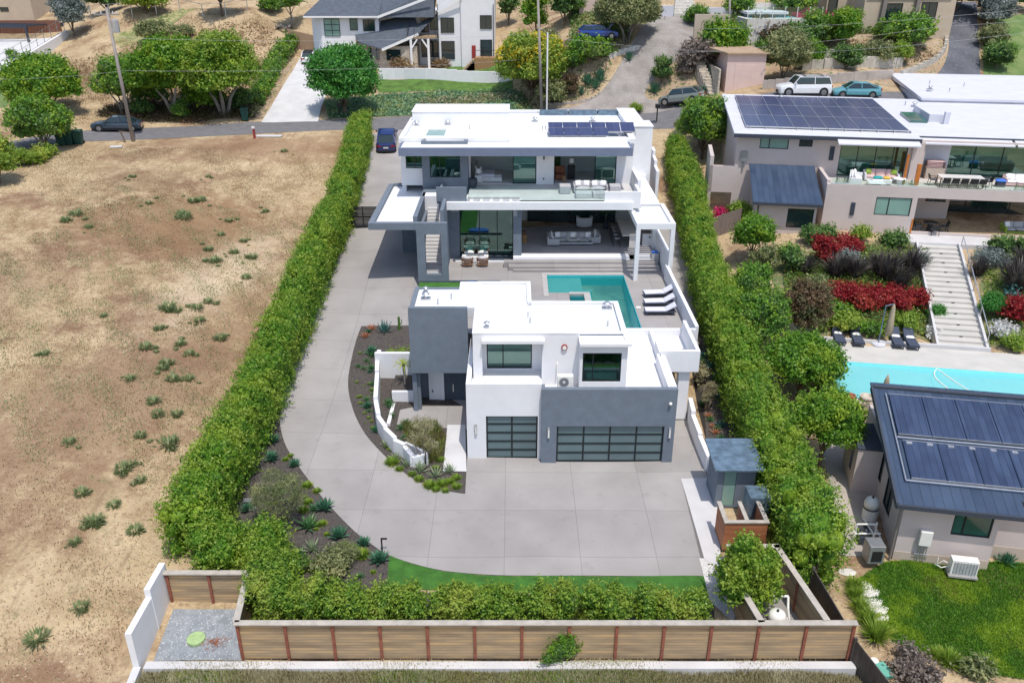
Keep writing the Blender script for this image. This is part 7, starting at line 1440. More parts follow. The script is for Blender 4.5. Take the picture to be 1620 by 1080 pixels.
# ---------------------------------------------------------------- neighbour garden slope
rg = tussock('flax_clump', 'large dark bronze flax clump on the neighbour slope below the terrace house', 'flax', 'leaf_black', 260, .9, 1.7, .035, 1.0, 'dark flax clumps on the garden slope', 3)
FL = ['small flax clump nearest the annex wall','dark flax clump at the left end of the slope group','dark flax clump second from the annex side','large dark flax clump above the long red bush','dark flax clump between the red bushes and the silver shrub','dark flax clump behind the middle of the flax group','dark flax clump nearest the left side of the stairs','huge dark flax clump at the right picture edge','purple-tinged flax clump hugging the right stair wall','dark flax clump below the bush at the right edge']
scatter(rg, [(1272,432,.75),(1322,438,1.0),(1352,440,.9),(1398,442,1.15),(1420,458,1.0),(1385,428,.9),(1440,432,1.0),(1606,460,1.2),(1545,435,.8),(1616,430,1.0)], labels=FL)
for i, (gx, gy, w_, ty, m, lb) in enumerate(((1325,472,60,452,'leaf_red','long red bush below the flax clumps, left part'),(1365,480,70,455,'leaf_red','red bush in the middle of the garden slope'),(1410,486,70,456,'leaf_red','red bush left of the bright red bush by the stairs'),(1448,490,38,458,'leaf_red','bright red bush beside the garden stairs'),
        (1605,508,56,468,'leaf_red','red bush right of the garden stairs'),(1338,400,50,374,'leaf_red','dusty red bush close to the beige house wall'),(1300,420,44,372,'leaf_red','small red bush at the wall corner of the beige house'),(1360,382,36,360,'leaf_lime','lime shrub against the beige house wall'),(1412,390,44,366,'leaf_dark','dark spiky shrub near the orange post'),
        (1294,384,60,360,'leaf_dark','dark green shrub between the annex and the beige house'),(1582,400,44,374,'leaf_dark','dark round bush at the edge of the paved terrace'),(1616,402,30,376,'leaf_dark','dark bush at the right picture edge by the terrace'),(1335,416,50,398,'leaf_grey','silver ground shrub behind the flax clumps'),
        (1450,420,40,400,'leaf_grey','silver shrub left of the garden stairs'),(1570,418,60,400,'leaf_grey','silver shrub band right of the garden stairs'),(1245,408,40,388,'leaf_mid','low green shrub at the foot of the annex wall'),(1325,500,40,480,'leaf_mid','small green shrub on the slope above the loungers'),
        (1335,520,54,495,'leaf_lime','yellow-green low shrub above the two left loungers'),(1380,532,40,510,'leaf_mid','mixed low shrub behind the parasol base'),(1430,520,44,495,'leaf_lime','lime shrub right of the parasol'),(1290,470,44,440,'leaf_olive','feathery olive shrub beside the coppery tree'),
        (1585,535,40,510,'leaf_flowerwhite','white daisies patch right of the garden stairs'),(1472,536,24,522,'leaf_flowerwhite','white daisies patch left of the garden stairs'),(1605,552,44,532,'leaf_lime','lime shrub spilling over the planting wall at the right'),(1600,470,24,458,'leaf_blue','blue-green shrub right of the stairs'))):
    T('shrub', lb, 'shrub', gx, gy, w_, ty, m, .17, .0, 8, z=None)
def cover(name, label, poly, n, m, size, zoff=.12, kind='stuff', jitter=.15):
    P = np.array([W2(q) for q in poly]); x0, y0 = P.min(0); x1, y1 = P.max(0); pts = RNG.uniform((x0,y0),(x1,y1),(n*3,2)); ins = np.zeros(len(pts), bool); j = len(P)-1
    for i in range(len(P)):
        c = ((P[i,1] > pts[:,1]) != (P[j,1] > pts[:,1])) & (pts[:,0] < (P[j,0]-P[i,0])*(pts[:,1]-P[i,1])/(P[j,1]-P[i,1]+1e-12)+P[i,0]); ins ^= c; j = i
    pts = pts[ins][:n]; z = np.array([H(a, c) for a, c in pts]); Q = np.column_stack([pts, z+RNG.uniform(0, jitter, len(pts))+zoff*.2])
    N = RNG.normal(size=Q.shape)*.6; N[:,2] += 1; N /= np.linalg.norm(N,axis=1)[:,None]; co, fa = leaf_quads(Q, N, size, .6); o = foliage(name, co, fa, m); o['kind'] = kind; return o
def blades(name, poly, n, m, h, wd, patch=None, base=0.0):
    P = np.array([W2(q) for q in poly]); x0, y0 = P.min(0); x1, y1 = P.max(0); pts = RNG.uniform((x0,y0),(x1,y1),(n*3,2)); ins = np.zeros(len(pts), bool); j = len(P)-1
    for i in range(len(P)):
        c = ((P[i,1] > pts[:,1]) != (P[j,1] > pts[:,1])) & (pts[:,0] < (P[j,0]-P[i,0])*(pts[:,1]-P[i,1])/(P[j,1]-P[i,1]+1e-12)+P[i,0]); ins ^= c; j = i
    pts = pts[ins]
    if patch is not None: v = np.sin(pts[:,0]*patch+1.3)*np.sin(pts[:,1]*patch*1.3+.7*np.sin(pts[:,0]*patch*.6))+np.sin(pts[:,0]*patch*2.7+pts[:,1]*patch*1.9)*.6; pts = pts[v > RNG.uniform(-.2,.7,len(pts))]
    pts = pts[:n]; k = len(pts); z = np.array([H(a, c) for a, c in pts])+base; a = RNG.uniform(0,6.283,k); e = RNG.uniform(0,.9,k); hh = h*RNG.uniform(.4,1.2,k)
    tx = np.cos(a)*np.sin(e)*hh; ty = np.sin(a)*np.sin(e)*hh; tz = np.cos(e)*hh; sx, sy = -np.sin(a)*wd, np.cos(a)*wd
    v = np.stack([np.stack([pts[:,0]-sx,pts[:,1]-sy,z],1),np.stack([pts[:,0]+sx,pts[:,1]+sy,z],1),np.stack([pts[:,0]+sx*.3+tx,pts[:,1]+sy*.3+ty,z+tz],1),np.stack([pts[:,0]-sx*.3+tx,pts[:,1]-sy*.3+ty,z+tz],1)],1).reshape(-1,3)
    o = foliage(name, v, np.arange(4*k).reshape(-1,4), m); o['kind'] = 'stuff'; return o
GSL = [(1240,430),(1310,395),(1440,392),(1468,400),(1486,540),(1300,528),(1262,515),(1240,470)]
cover('ground_cover', '', GSL, 9000, 'leaf_lime', .16, jitter=.35); cover('ground_cover', '', GSL, 8000, 'leaf_rust', .15, jitter=.4); cover('ground_cover', '', GSL, 7000, 'leaf_mid', .16, jitter=.5); cover('ground_cover', '', [(1545,400),(1640,400),(1640,550),(1566,545)], 3500, 'leaf_lime', .16)
cover('bank_plants', '', [(512,160),(600,150),(800,140),(830,150),(850,178),(700,182),(520,188)], 6500, 'leaf_cover', .26, jitter=.3)
cover('bank_plants', '', [(670,160),(800,148),(830,160),(740,172),(650,172)], 1500, 'leaf_straw', .26, jitter=.4)
cover('garden_litter', '', [(820,172),(905,164),(950,130),(990,72),(900,78),(825,120)], 2500, 'leaf_olive', .22, jitter=.3)
cover('hill_scrub', '', [(150,185),(200,160),(300,150),(400,160),(405,188),(300,196)], 9000, 'leaf_brown', .24, jitter=.6)
cover('hill_scrub', '', [(20,160),(60,110),(200,80),(400,30),(440,60),(405,150),(200,150)], 7000, 'leaf_dry', .3, jitter=.4)
cover('hill_scrub', '', [(400,190),(440,120),(470,80),(440,60),(400,120),(390,185)], 4000, 'leaf_olive', .26, jitter=.5)
cover('hill_scrub', '', [(900,90),(1000,70),(1000,20),(900,20)], 4000, 'leaf_mid', .3, jitter=.6)
cover('hill_scrub', '', [(1130,60),(1300,70),(1490,60),(1490,20),(1130,30)], 9000, 'leaf_mid', .32, jitter=.8)
cover('hill_litter', '', [(1215,120),(1300,70),(1480,80),(1490,95),(1420,104),(1300,108)], 2500, 'leaf_dry', .25, jitter=.2)
blades('lawn_grass', [(1350,925),(1375,905),(1400,890),(1470,886),(1640,893),(1640,1078),(1560,1066),(1480,1040),(1412,1015),(1380,965)], 66000, 'leaf_tree', .15, .024)
blades('lawn_grass', [(1420,920),(1640,893),(1640,1050),(1500,1010)], 9000, 'leaf_dry', .12, .02, .8)
blades('slope_grass', [(200,1110),(236,1060),(1348,1062),(1400,1110)], 60000, 'leaf_straw', .26, .024, .35)
blades('slope_grass', [(200,1110),(236,1060),(1348,1062),(1400,1110)], 70000, 'leaf_lime', .24, .022, .3)
blades('slope_grass', [(200,1110),(236,1060),(1348,1062),(1400,1110)], 40000, 'leaf_straw', .36, .018)
FIELD = [('w',-60,-18),('w',-15.6,-14),('w',-15.8,46),('w',-60,44)]
blades('dry_grass', FIELD, 60000, 'leaf_dry', .12, .014, .55)
blades('dry_grass', FIELD, 30000, 'leaf_brown', .10, .016, .35)
blades('weed_cover', [('w',-40,0),('w',-16,-4),('w',-15.8,30),('w',-34,34)], 26000, 'leaf_weed', .11, .022, .9)
blades('straw_cover', FIELD, 40000, 'leaf_straw', .09, .03, .28)
blades('dry_grass', [(0,200),(60,110),(200,60),(400,20),(470,60),(410,185)], 20000, 'leaf_dry', .22, .03, .5)
blades('turf_blades', [(616,880),(612,930),(1120,950),(1114,913),(940,914),(820,914),(760,912),(700,906),(650,893)], 16000, 'leaf_round', .05, .012)
# ---------------------------------------------------------------- weeds on the dry field
wp_ = tussock('weed_clump', 'low green weed tuft growing alone on the dry field', 'weed', 'leaf_weed', 120, .95, .34, .026, 1.42, 'weed tufts on the dry field', 5)
wd = [(265,488,1.5),(340,414,1.4),(292,345,1.6),(288,338,1.0),(348,536,1.3),(232,550,1.2),(258,583,1.0),(312,488,1.1),(316,508,.9),(398,408,1.2),(385,382,1.0),(306,319,1.3),(318,318,1.1),(236,322,.9),(362,350,.8),(350,372,.9),(148,826,1.1),(152,828,1.0),(118,858,.8),(266,703,1.3),(196,742,1.1),(206,735,.9),(222,690,.9),(244,635,.9),(250,655,.8),(280,655,.9),(285,545,1.0),(300,560,.9),(252,520,.8),(330,478,.8),(222,760,.8),(180,800,.7),(128,962,1.0),(60,1012,1.0),(205,600,.8),(330,395,1.0),(390,440,1.0),(370,400,.9),(300,600,.8),(275,600,.9),(110,700,.7),(70,560,.7),(140,360,.8),(120,340,1.2),(105,350,1.0),(210,280,.8),(450,240,.8),(420,335,.8),(330,280,.8),(165,500,.7),(265,575,.9),(215,840,.8),(130,780,.8)]
rw = random.Random(5)
wd += [(x+rw.uniform(-16,16), y+rw.uniform(-9,9), k*rw.uniform(.25,.6)) for x, y, k in wd for _ in range(2)]
scatter(wp_, wd)
# ---------------------------------------------------------------- planting beds
bg = 'blue-green agaves in the driveway beds'
ag = rosette('agave', 'blue-green agave rosette in the dark mulch beside the driveway', 'agave', 'leaf_agave', 34, .62, .55, .13, bg)
scatter(ag, [(432,700,1.0),(430,728,.9),(466,737,.85),(392,808,.9),(513,806,1.0),(536,850,1.0),(576,862,.85),(600,888,.9),(596,683,.85),(585,590,.5),(588,560,.95),(581,645,.7),(583,527,.5)], labels=['blue-green agave tight against the tall hedge, upper of two','blue-green agave against the tall hedge just below its twin','blue-green agave at the driveway edge above the wispy shrub','blue-green agave beside the utility lids under the hedge','large blue-green agave right of the wispy olive shrub','large blue-green agave in the middle of the lower bed','blue-green agave by the driveway edge left of the path light','blue-green agave at the bed tip beside the artificial turf','blue-green agave below the curved white wall, widest part','small blue-green agave outside the top of the curved wall','green agave between the low hedge and the curved wall','agave half way down the narrow bed outside the curved wall','little agave near the coral aloes at the bed top'])
ag2 = rosette('agave', 'pale variegated agave in the mulch near the curved white wall', 'agave', 'leaf_pale', 24, .6, .6, .075, 'pale agaves in the garden beds'); scatter(ag2, [(611,707,.9),(626,727,.9),(643,738,1.0),(665,747,1.0),(690,755,1.0),(711,748,1.0),(494,871,1.1),(545,884,1.5)], labels=['pale agave outside the lower bend of the curved wall','pale agave left of the planter box end','pale agave just below the planter box','pale agave below the right end of the planter box','pale agave in the middle of the bed tip','pale agave against the lower end of the white path','pale agave alone in the mulch near the gravel nook hedge','large pale agave beside the feathery shrub'])
al = rosette('aloe', 'bright green spiky aloe in the garden bed', 'aloe', 'leaf_aloe', 26, .55, .5, .08, 'green aloes in the garden beds'); scatter(al, [(588,585,.9),(590,610,.7),(617,645,.9),(620,660,.8),(635,680,.8),(643,672,.9),(488,835,1.6),(590,565,1.1),(615,640,1.1),(640,695,.8),(1135,680,.7),(1140,694,.6)])
ob = rosette('aloe', 'coral orange aloe in the dark mulch', 'aloe', 'leaf_orange', 22, .42, .5, .05, 'coral aloes in the garden beds'); scatter(ob, [(578,534,1.2),(588,522,1.2),(1121,660,.9),(1127,676,.9),(1132,686,.9)])
bl = rosette('agave', 'large blue agave at the top of the driveway bed beside the tower', 'agave', 'leaf_blue', 26, .85, .7, .10); place(bl, G(608,526), 0, 1)
bw = rosette('agave', 'big dark blue-green agave below the right hedge beside the pool wall', 'agave', 'leaf_blue', 16, .55, .5, .13, 'agave row along the right hedge')
scatter(bw, [(1120,545,1),(1124,565,1),(1128,580,1),(1133,600,1),(1138,618,1),(1143,632,1),(1150,655,1),(1108,500,1),(1112,520,1),(1100,478,1),(1116,532,.9)])
ls = tussock('grass_clump', 'small lime green grass tuft in the dark mulch', 'grass clump', 'leaf_lime', 260, .4, .26, .012, 1.3, 'lime grass tufts in the beds', 8)
scatter(ls, [(486,770,1.1),(502,778,1),(510,830,1),(560,872,1.2),(573,880,1.2),(620,734,1.3),(632,744,1),(652,752,1),(663,760,1),(680,770,1.2),(700,768,1.3),(712,764,1.2),(722,772,1),(722,758,1),(690,776,.9),(705,778,.9),(690,742,.9),(697,730,.9),(452,728,.8),(460,722,.7),(570,560,.6),(577,585,.5),(575,612,.5),(582,630,.5),(577,655,.5),(578,670,.5),(588,668,.5),(590,680,.5),(598,672,.5),(566,630,.5)])
def bedfill(proto, poly, n, labels=None, sc=(.5,1.0), seed=1):
    rr = random.Random(seed); xs = [q[0] for q in poly]; ys = [q[1] for q in poly]; out = []
    while len(out) < n:
        x, y = rr.uniform(min(xs), max(xs)), rr.uniform(min(ys), max(ys)); c = False; j = len(poly)-1
        for i in range(len(poly)):
            if (poly[i][1] > y) != (poly[j][1] > y) and x < (poly[j][0]-poly[i][0])*(y-poly[i][1])/(poly[j][1]-poly[i][1])+poly[i][0]: c = not c
            j = i
        if c: out.append((x, y)); dup(proto, G(x, y), rr.uniform(0,6), None, None, rr.uniform(*sc))
LB = [(405,740),(470,770),(510,810),(560,870),(600,915),(480,915),(430,860),(390,800)]
bedfill(ls, LB, 14, seed=2); bedfill(al, LB, 9, seed=3); bedfill(ls, [(560,600),(590,600),(600,690),(690,750),(730,772),(640,745),(575,670)], 14, seed=4, sc=(.4,.8)); bedfill(al, [(560,560),(590,560),(592,660),(565,640)], 7, seed=5, sc=(.4,.7))
bedfill(bw, [(1095,470),(1125,540),(1150,650),(1165,700),(1140,680),(1110,560)], 8, seed=6, sc=(.6,1)); bedfill(al, [(1105,560),(1130,620),(1150,700),(1130,700),(1112,640)], 8, seed=7, sc=(.5,1))
for gx, gy, w_, ty, m, lb in ((1108,610,26,575,'leaf_straw','yellowish dry tuft above the fluffy pale shrub'),(525,905,70,868,'leaf_olive','feathery olive shrub at the foot of the corner hedge'),(405,700,34,672,'leaf_dark','dark shrub tucked under the tall hedge'),(470,905,40,880,'leaf_mid','green shrub between the corner hedge and the bed')): T('shrub', lb, 'shrub', gx, gy, w_, ty, m, .12, 0, 8, hull=.4)
for gx, gy, w_, ty, lb in ((447,826,100,735,'wispy olive-green shrub in the bed left of the driveway curve'),(672,735,60,650,'thin feathery yellow-green tree in front of the entry path'),(1118,650,34,600,'fluffy pale shrub between the low wall and the hedge'),(545,888,60,855,'feathery grass-like shrub near the lower bed corner')):
    p, R_, Ht = meas(gx, gy, w_, ty); SEED[0] += 1; t = tree_proto('wispy_shrub', lb, 'shrub', R_, Ht, Ht*.12, 14, 'leaf_straw' if gx in (1118, 672) else 'leaf_olive', .16, .28 if gx == 672 else .5, seed=SEED[0], hull=0, aspect=.12, multi=True, shell=(.35,1.1)); t.location = p
blades('orange_grass', [(635,672),(690,668),(705,690),(700,728),(680,735),(650,712)], 5000, 'leaf_rust', .35, .012); blades('orange_grass', [(635,672),(690,668),(705,690),(700,728),(680,735),(650,712)], 3000, 'leaf_lime', .3, .012)
yt = thing('aloe_tree', 'small spiky aloe tree on a thin trunk in the white walled planter', 'aloe tree', (-6.5,7.0,1.0)); b = MB(); b.tube([(-6.5,7.0,.9),(-6.48,7.0,1.6),(-6.5,7.02,2.2)], [.09,.07,.09], 8); obj('trunk', b, 'trunk_grey', yt)
q = rosette('x', '', '', 'leaf_lime', 24, .85, .45, .07, curl=-.3, droop=.5, parent=yt)
for c in list(yt.children):
    if c.name.startswith('leaves') or c.name.startswith('root_crown'): c.location = Vector(yt.location)+Vector((0,0,1.25))
cac = MB(); p = G(632,523); cac.tube([(p[0],p[1],p[2]),(p[0],p[1],p[2]+1.0)], [.09,.08], 8); cac.tube([(p[0],p[1],p[2]+.45),(p[0]+.18,p[1],p[2]+.55),(p[0]+.18,p[1],p[2]+.8)], .05, 7); tag(obj('cactus', cac, 'leaf_mid'), 'thin upright cactus at the top of the driveway bed near the tower', 'cactus')
for i, (gx, gy, k, lb) in enumerate(((745,72+30,0,''),)): pass
hg = rosette('agave', 'big grey-green agave clump on the hillside beside the old driveway', 'agave', 'leaf_agave', 40, 1.2, .8, .16, 'agave clumps on the hillside'); scatter(hg, [(950,128,1.1),(942,140,1.0),(995,96,.9),(930,135,.9),(1035,148,.9),(1120,125,1.0),(1112,150,.8),(920,150,.8)])
hb = rosette('agave', 'round spiky grey-green agave beside the air conditioner unit', 'agave', 'leaf_agave', 44, .6, .5, .08); place(hb, G(1592,890), 0, 1.1)
wt = tussock('grass_clump', 'pale yellow-green grass clump along the stone edge near the dark fence', 'grass clump', 'leaf_lime', 320, .6, .75, .016, 1.15, 'grass clumps beside the dark fence', 9); scatter(wt, [(1352,945,.8),(1360,965,.9),(1372,985,1),(1385,1010,.95),(1350,930,.7),(1500,1050,.9),(1480,1040,.7),(1560,1055,.8)])
for i, (gx, gy, s_) in enumerate(((1372,935,.5),(1378,950,.45),(1384,962,.5),(1390,975,.4),(1365,925,.4),(1340,905,.35),(1510,896,.3),(1530,897,.3))):
    p = G(gx, gy); b = MB(); b.ball((p[0],p[1],p[2]+.02), s_, 7, (1.2,.8,.16)); tag(obj('rock', b, 'lightstone'), 'flat pale rock at the edge of the lower right lawn', 'rock', 'rocks at the lawn edge')
p = G(1398,1062); b = MB(); b.obox(p, .3, .5, .75, p[2]+.02, p[2]+.12); tag(obj('utility_box', b, 'box_green'), 'green utility box lid in the bare soil at the lower right', 'box')
p = G(1383,1046); b = MB(); b.lathe(p[0], p[1], [(.16,p[2]),(.16,p[2]+.08)], 16); tag(obj('drain_cover', b, 'white_plastic'), 'small round white cap on the bare soil near the dark fence', 'cap')
T('climber', 'leafy green plant climbing over the middle of the front wooden fence', 'plant', 888, 1046, 70, 998, 'leaf_mid', .14, 0, 9, z=-.75)
for c in bpy.data.objects:
    if c.name == 'climber': c.location.y = -13.0; c.scale = (1, .35, 1)
T('shrub', 'dusty brown dead shrub in the lower right corner', 'shrub', 1440, 1066, 90, 1035, 'leaf_twig', .15, 0, 8, hull=.5)
T('shrub', 'small silver shrub near the green utility box', 'shrub', 1540, 1060, 60, 1040, 'leaf_olive', .14, 0, 7)
b = MB(); p = G(342,1018)
for k in range(90): a = RNG.uniform(0,6.28); r_ = RNG.uniform(0,.5); x, y = p[0]+r_*math.cos(a), p[1]+r_*math.sin(a)*.8; b.bar((x,y,p[2]+.07),(x+RNG.uniform(-.15,.15),y+RNG.uniform(-.15,.15),p[2]+RNG.uniform(.07,.16)),.012)
tag(obj('straw_pile', b, 'terracotta'), kind='stuff'); 
fenceline('board_fence', 'weathered board fence curving below the magenta bush', [G(1116,400)[:2],G(1120,380)[:2],G(1140,372)[:2],G(1170,362)[:2]], 1.7, 'weathered')
T('feather_grass', 'soft green grass mound left of the garden stairs', 'grass', 1478, 512, 30, 480, 'leaf_round', .10, 0, 7); T('feather_grass', 'soft green grass mound right of the garden stairs', 'grass', 1570, 500, 50, 462, 'leaf_round', .10, 0, 8)
# ---------------------------------------------------------------- vehicles
def car(name, label, cat, paint, L_, W_, Hh, hood, belt, xf, rf, rr, xr, tail, wheel=.34, boxy=0.0, roofm=None, rack=False, openhatch=False):
    """front towards +x; xf/rf: foot of windscreen and front of roof, rr/xr: end of roof and foot of the rear window (from the front bumper)"""
    t = thing(name, label, cat); h = L_/2; w = W_/2; gc = .22
    def ring(x, wf, z0, zt, crown):        # closed cross-section
        ww = w*wf
        return [(x,-ww*.86,z0),(x,ww*.86,z0),(x,ww,z0+.14),(x,ww,z0+(zt-z0)*.62),(x,ww*.95,zt-.05),(x,ww*.80,zt),(x,0,zt+crown),(x,-ww*.80,zt),(x,-ww*.95,zt-.05),(x,-ww,z0+(zt-z0)*.62),(x,-ww,z0+.14)]
    st = [(h, .72, gc+.12, hood*.72, .01), (h-.10, .88, gc, hood*.84, .02), (h-.45, .97, gc, hood*.95, .035), (h-xf*.7, 1.0, gc, hood, .05), (h-xf, 1.0, gc, belt, .03), (h-(xf+xr)/2, 1.0, gc, belt, .02), (h-xr, 1.0, gc, belt+.02, .03), (-h+.35, .98, gc, tail, .03), (-h+.08, .92, gc, tail*.97, .02), (-h, .80, gc+.15, tail*.85, .01)]
    b = MB(); k = 11
    for s in st: b.v += ring(*s)
    for i in range(len(st)-1):
        for j in range(k): a = i*k+j; c = i*k+(j+1) % k; b.face(a, a+k, c+k, c)
    b.face(*range(k)); b.face(*range((len(st)-1)*k, len(st)*k)[::-1]); obj('body', b, paint, t, smooth=False)
    wb, wr = w*.93, w*(.74+.10*boxy)
    b = MB(); P = [(h-xf,wb,belt+.01),(h-rf,wr,Hh-.045),(h-(rf+rr)/2,wr*1.01,Hh-.03),(h-rr,wr*.97,Hh-.06),(h-xr,wb*.94,belt+.03)]
    for (x, y, z) in P: b.v += [(x,-y,z),(x,y,z)]
    for i in range(4): a = i*2; b.face(a, a+1, a+3, a+2)
    b.face(0,2,4,6,8); b.face(9,7,5,3,1); b.face(8,9,1,0); obj('windows', b, 'car_glass', t)
    b = MB(); q = [(h-rf-.02,wr*.97,Hh-.03),(h-(rf*.6+rr*.4),wr*1.0,Hh-.002),(h-(rf*.3+rr*.7),wr*.99,Hh-.005),(h-rr+.02,wr*.95,Hh-.04)]
    for (x, y, z) in q: b.v += [(x,-y-.01,z-.035),(x,-y*.7,z+.015),(x,y*.7,z+.015),(x,y+.01,z-.035)]
    for i in range(3):
        for j in range(3): a = i*4+j; b.face(a, a+1, a+5, a+4)
    obj('roof', b, roofm or paint, t)
    b = MB()
    for s in (-1, 1):
        b.bar((h-xf,s*wb,belt),(h-rf,s*wr,Hh-.03),.06); b.bar((h-xr,s*wb*.94,belt+.02),(h-rr,s*wr*.97,Hh-.05),.09); xm = h-(rf+rr)/2-.05; b.bar((xm,s*(wb+.01),belt),(xm+.03,s*(wr+.01),Hh-.04),.06)
        b.bar((h-rf,s*wr,Hh-.035),(h-rr,s*wr*.97,Hh-.055),.05)
    obj('pillars', b, paint, t)
    for sx, xx in (('f', h-.86), ('r', -h+.86)):
        for s in (-1, 1):
            b = MB(); b.tube([(xx,s*(w-.20),wheel),(xx,s*(w+.012),wheel)], wheel, 22); o = obj('wheel', b, 'tire', t); b = MB(); b.tube([(xx,s*(w+.013),wheel),(xx,s*(w+.022),wheel)], wheel*.66, 14); obj('rim', b, 'rim', o)
            b = MB(); b.tube([(xx,s*(w-.03),wheel+.02),(xx,s*(w+.006),wheel+.02)], wheel*1.14, 22); obj('wheel_arch', b, 'black_metal', t)
    for s in (-1, 1):
        b = MB(); b.hexa([(h-.30,s*w*.60-.16,hood*.70),(h-.06,s*w*.60-.16,hood*.70),(h-.10,s*w*.60+.16,hood*.70),(h-.34,s*w*.60+.16,hood*.70)], [(h-.34,s*w*.60-.16,hood*.86),(h-.085,s*w*.60-.16,hood*.80),(h-.13,s*w*.60+.16,hood*.82),(h-.38,s*w*.60+.16,hood*.88)]); obj('headlight', b, 'lamp_clear', t)
        b = MB(); b.box(-h-.012, -h+.12, s*w*.70-.2, s*w*.70+.2, tail*.70, tail*.86); obj('taillight', b, 'lamp_red', t)
        b = MB(); b.box(h-xf-.25, h-xf-.10, s*(w+.0)-.02 if s > 0 else s*w-.16, s*w+.16 if s > 0 else s*w+.02, belt, belt+.14); obj('mirror', b, paint, t, .02)
    b = MB(); b.box(-h-.02, -h+.1, -.26, .26, gc+.38, gc+.52); obj('licence_plate', b, 'plate', t)
    b = MB(); b.box(h-.06, h+.012, -w*.42, w*.42, gc+.10, gc+.36); obj('grille', b, 'black_metal', t)
    b = MB(); b.box(-h-.01, -h+.2, -w*.8, w*.8, gc-.02, gc+.16); b.box(-h+1.2, h-1.25, -w*.99, w*.99, gc-.05, gc+.08); obj('sill', b, 'black_metal', t)
    if rack:
        b = MB()
        for s in (-1,1): b.bar((h-rf-.3,s*wr*.85,Hh+.04),(h-rr+.3,s*wr*.85,Hh+.04),.05)
        for x in (h-rf-.6, h-rr+.6): b.bar((x,-wr*.9,Hh+.07),(x,wr*.9,Hh+.07),.07,.04)
        obj('roof_rack', b, 'black_metal', t)
    if openhatch: b = MB(); b.hexa([(h-xf*.95,-w*.7,hood+.05),(h-xf*.95,w*.7,hood+.05),(h-xf*.95-.04,w*.7,hood+.05),(h-xf*.95-.04,-w*.7,hood+.05)], [(h-xf*.4,-w*.7,hood+.95),(h-xf*.4,w*.7,hood+.95),(h-xf*.4-.04,w*.7,hood+.98),(h-xf*.4-.04,-w*.7,hood+.98)]); obj('open_bonnet', b, paint, t)
    return t
def park(t, rear, front, lift=.03):
    a, c = G(*rear), G(*front); m_ = ((a[0]+c[0])/2, (a[1]+c[1])/2); l = math.hypot(c[0]-a[0], c[1]-a[1]); t.location = (m_[0], m_[1], H(*m_)+lift); t.rotation_euler = (0, -math.atan2(H(*c[:2])-H(*a[:2]), l), math.atan2(c[1]-a[1], c[0]-a[0])); return t
park(car('parked_car', 'dark blue-grey sedan parked at the street edge behind the leaning pole', 'car', 'paint_sedan', 4.95, 1.95, 1.42, .86, .93, 1.35, 2.1, 3.5, 4.45, .98), (216,205), (156,205))
park(car('parked_suv', 'white family SUV with roof rack parked in front of the teal hatchback', 'car', 'paint_white', 5.25, 2.05, 1.9, 1.12, 1.2, 1.3, 1.85, 4.85, 5.12, 1.22, .41, 1.0, rack=True), (1308,152), (1230,152))
park(car('parked_car', 'teal hatchback car parked behind the white SUV', 'car', 'paint_teal', 4.6, 1.8, 1.48, .86, .95, 1.05, 1.85, 3.3, 4.4, 1.12, .33), (1388,154), (1317,153))
park(car('parked_wagon', 'bright blue station wagon with its bonnet open under the olive tree', 'car', 'paint_wagon', 4.6, 1.8, 1.45, .90, .97, 1.25, 1.9, 3.9, 4.45, 1.0, .33, .4, openhatch=True), (917,66), (974,66))
park(car('parked_suv', 'grey-green SUV half hidden behind the leafy tree at the old driveway', 'car', 'paint_suv', 4.85, 1.95, 1.68, 1.0, 1.08, 1.2, 1.8, 4.0, 4.65, 1.1, .38, .5), (1112,160), (1046,166))
t = car('parked_suv', 'shiny dark blue SUV on the driveway seen from behind beside the main house', 'car', 'paint_blue', 4.9, 1.98, 1.62, 1.0, 1.05, 1.25, 1.9, 3.7, 4.7, 1.08, .38, .3); park(t, (611,245), (614,214))
t = car('parked_car', 'white hatchback seen from behind on the concrete driveway of the farmhouse', 'car', 'paint_white', 4.2, 1.75, 1.45, .88, .95, 1.0, 1.7, 3.6, 4.1, 1.0, .32, .3, roofm='black_metal'); park(t, (487,104), (493,92))
t = car('parked_van', 'dark van behind the round tree at the farmhouse garage', 'car', 'paint_slate', 5.0, 1.95, 1.85, 1.0, 1.1, .9, 1.5, 4.8, 4.95, 1.3, .34, 1.0); park(t, (531,88), (533,80))
# ---------------------------------------------------------------- street furniture
bn = thing('wheelie_bin', 'dark green wheelie bin standing at the left street corner', 'bin', (0,0,0), 'green bins at the street corner'); b = MB(); b.hexa([(-.26,-.3,.05),(.26,-.3,.05),(.26,.3,.05),(-.26,.3,.05)], [(-.33,-.38,1.0),(.33,-.38,1.0),(.33,.38,1.0),(-.33,.38,1.0)]); obj('body', b, 'green_bin', bn, .03)
b = MB(); b.hexa([(-.35,-.42,1.0),(.35,-.42,1.0),(.35,.42,1.0),(-.35,.42,1.0)], [(-.32,-.38,1.1),(.32,-.38,1.1),(.32,.36,1.1),(-.32,.36,1.1)]); obj('lid', b, 'green_bin', bn, .02); b = MB(); b.tube([(-.3,.32,.12),(.3,.32,.12)], .12, 12); obj('wheels', b, 'tire', bn)
for i, (x, y, lb) in enumerate(((99,230,None),(111,229,'dark green wheelie bin, middle one at the left street corner'),(126,228,'dark green wheelie bin, right one at the left street corner'),(388,191,'lone dark green wheelie bin beside the mouth of the concrete driveway'))):
    p = G(x, y); (place(bn, p, .1, 1.25) if i == 0 else dup(bn, p, .1*i, lb, None if i < 3 else 'green bins at the street corner', 1.25))
for i, (x, y, lb) in enumerate(((906,24,'small green bin at the pink cottage wall, left'),(913,24,'small green bin at the pink cottage wall, right'))): dup(bn, G(x,y), 0, lb, 'green bins at the cottage')
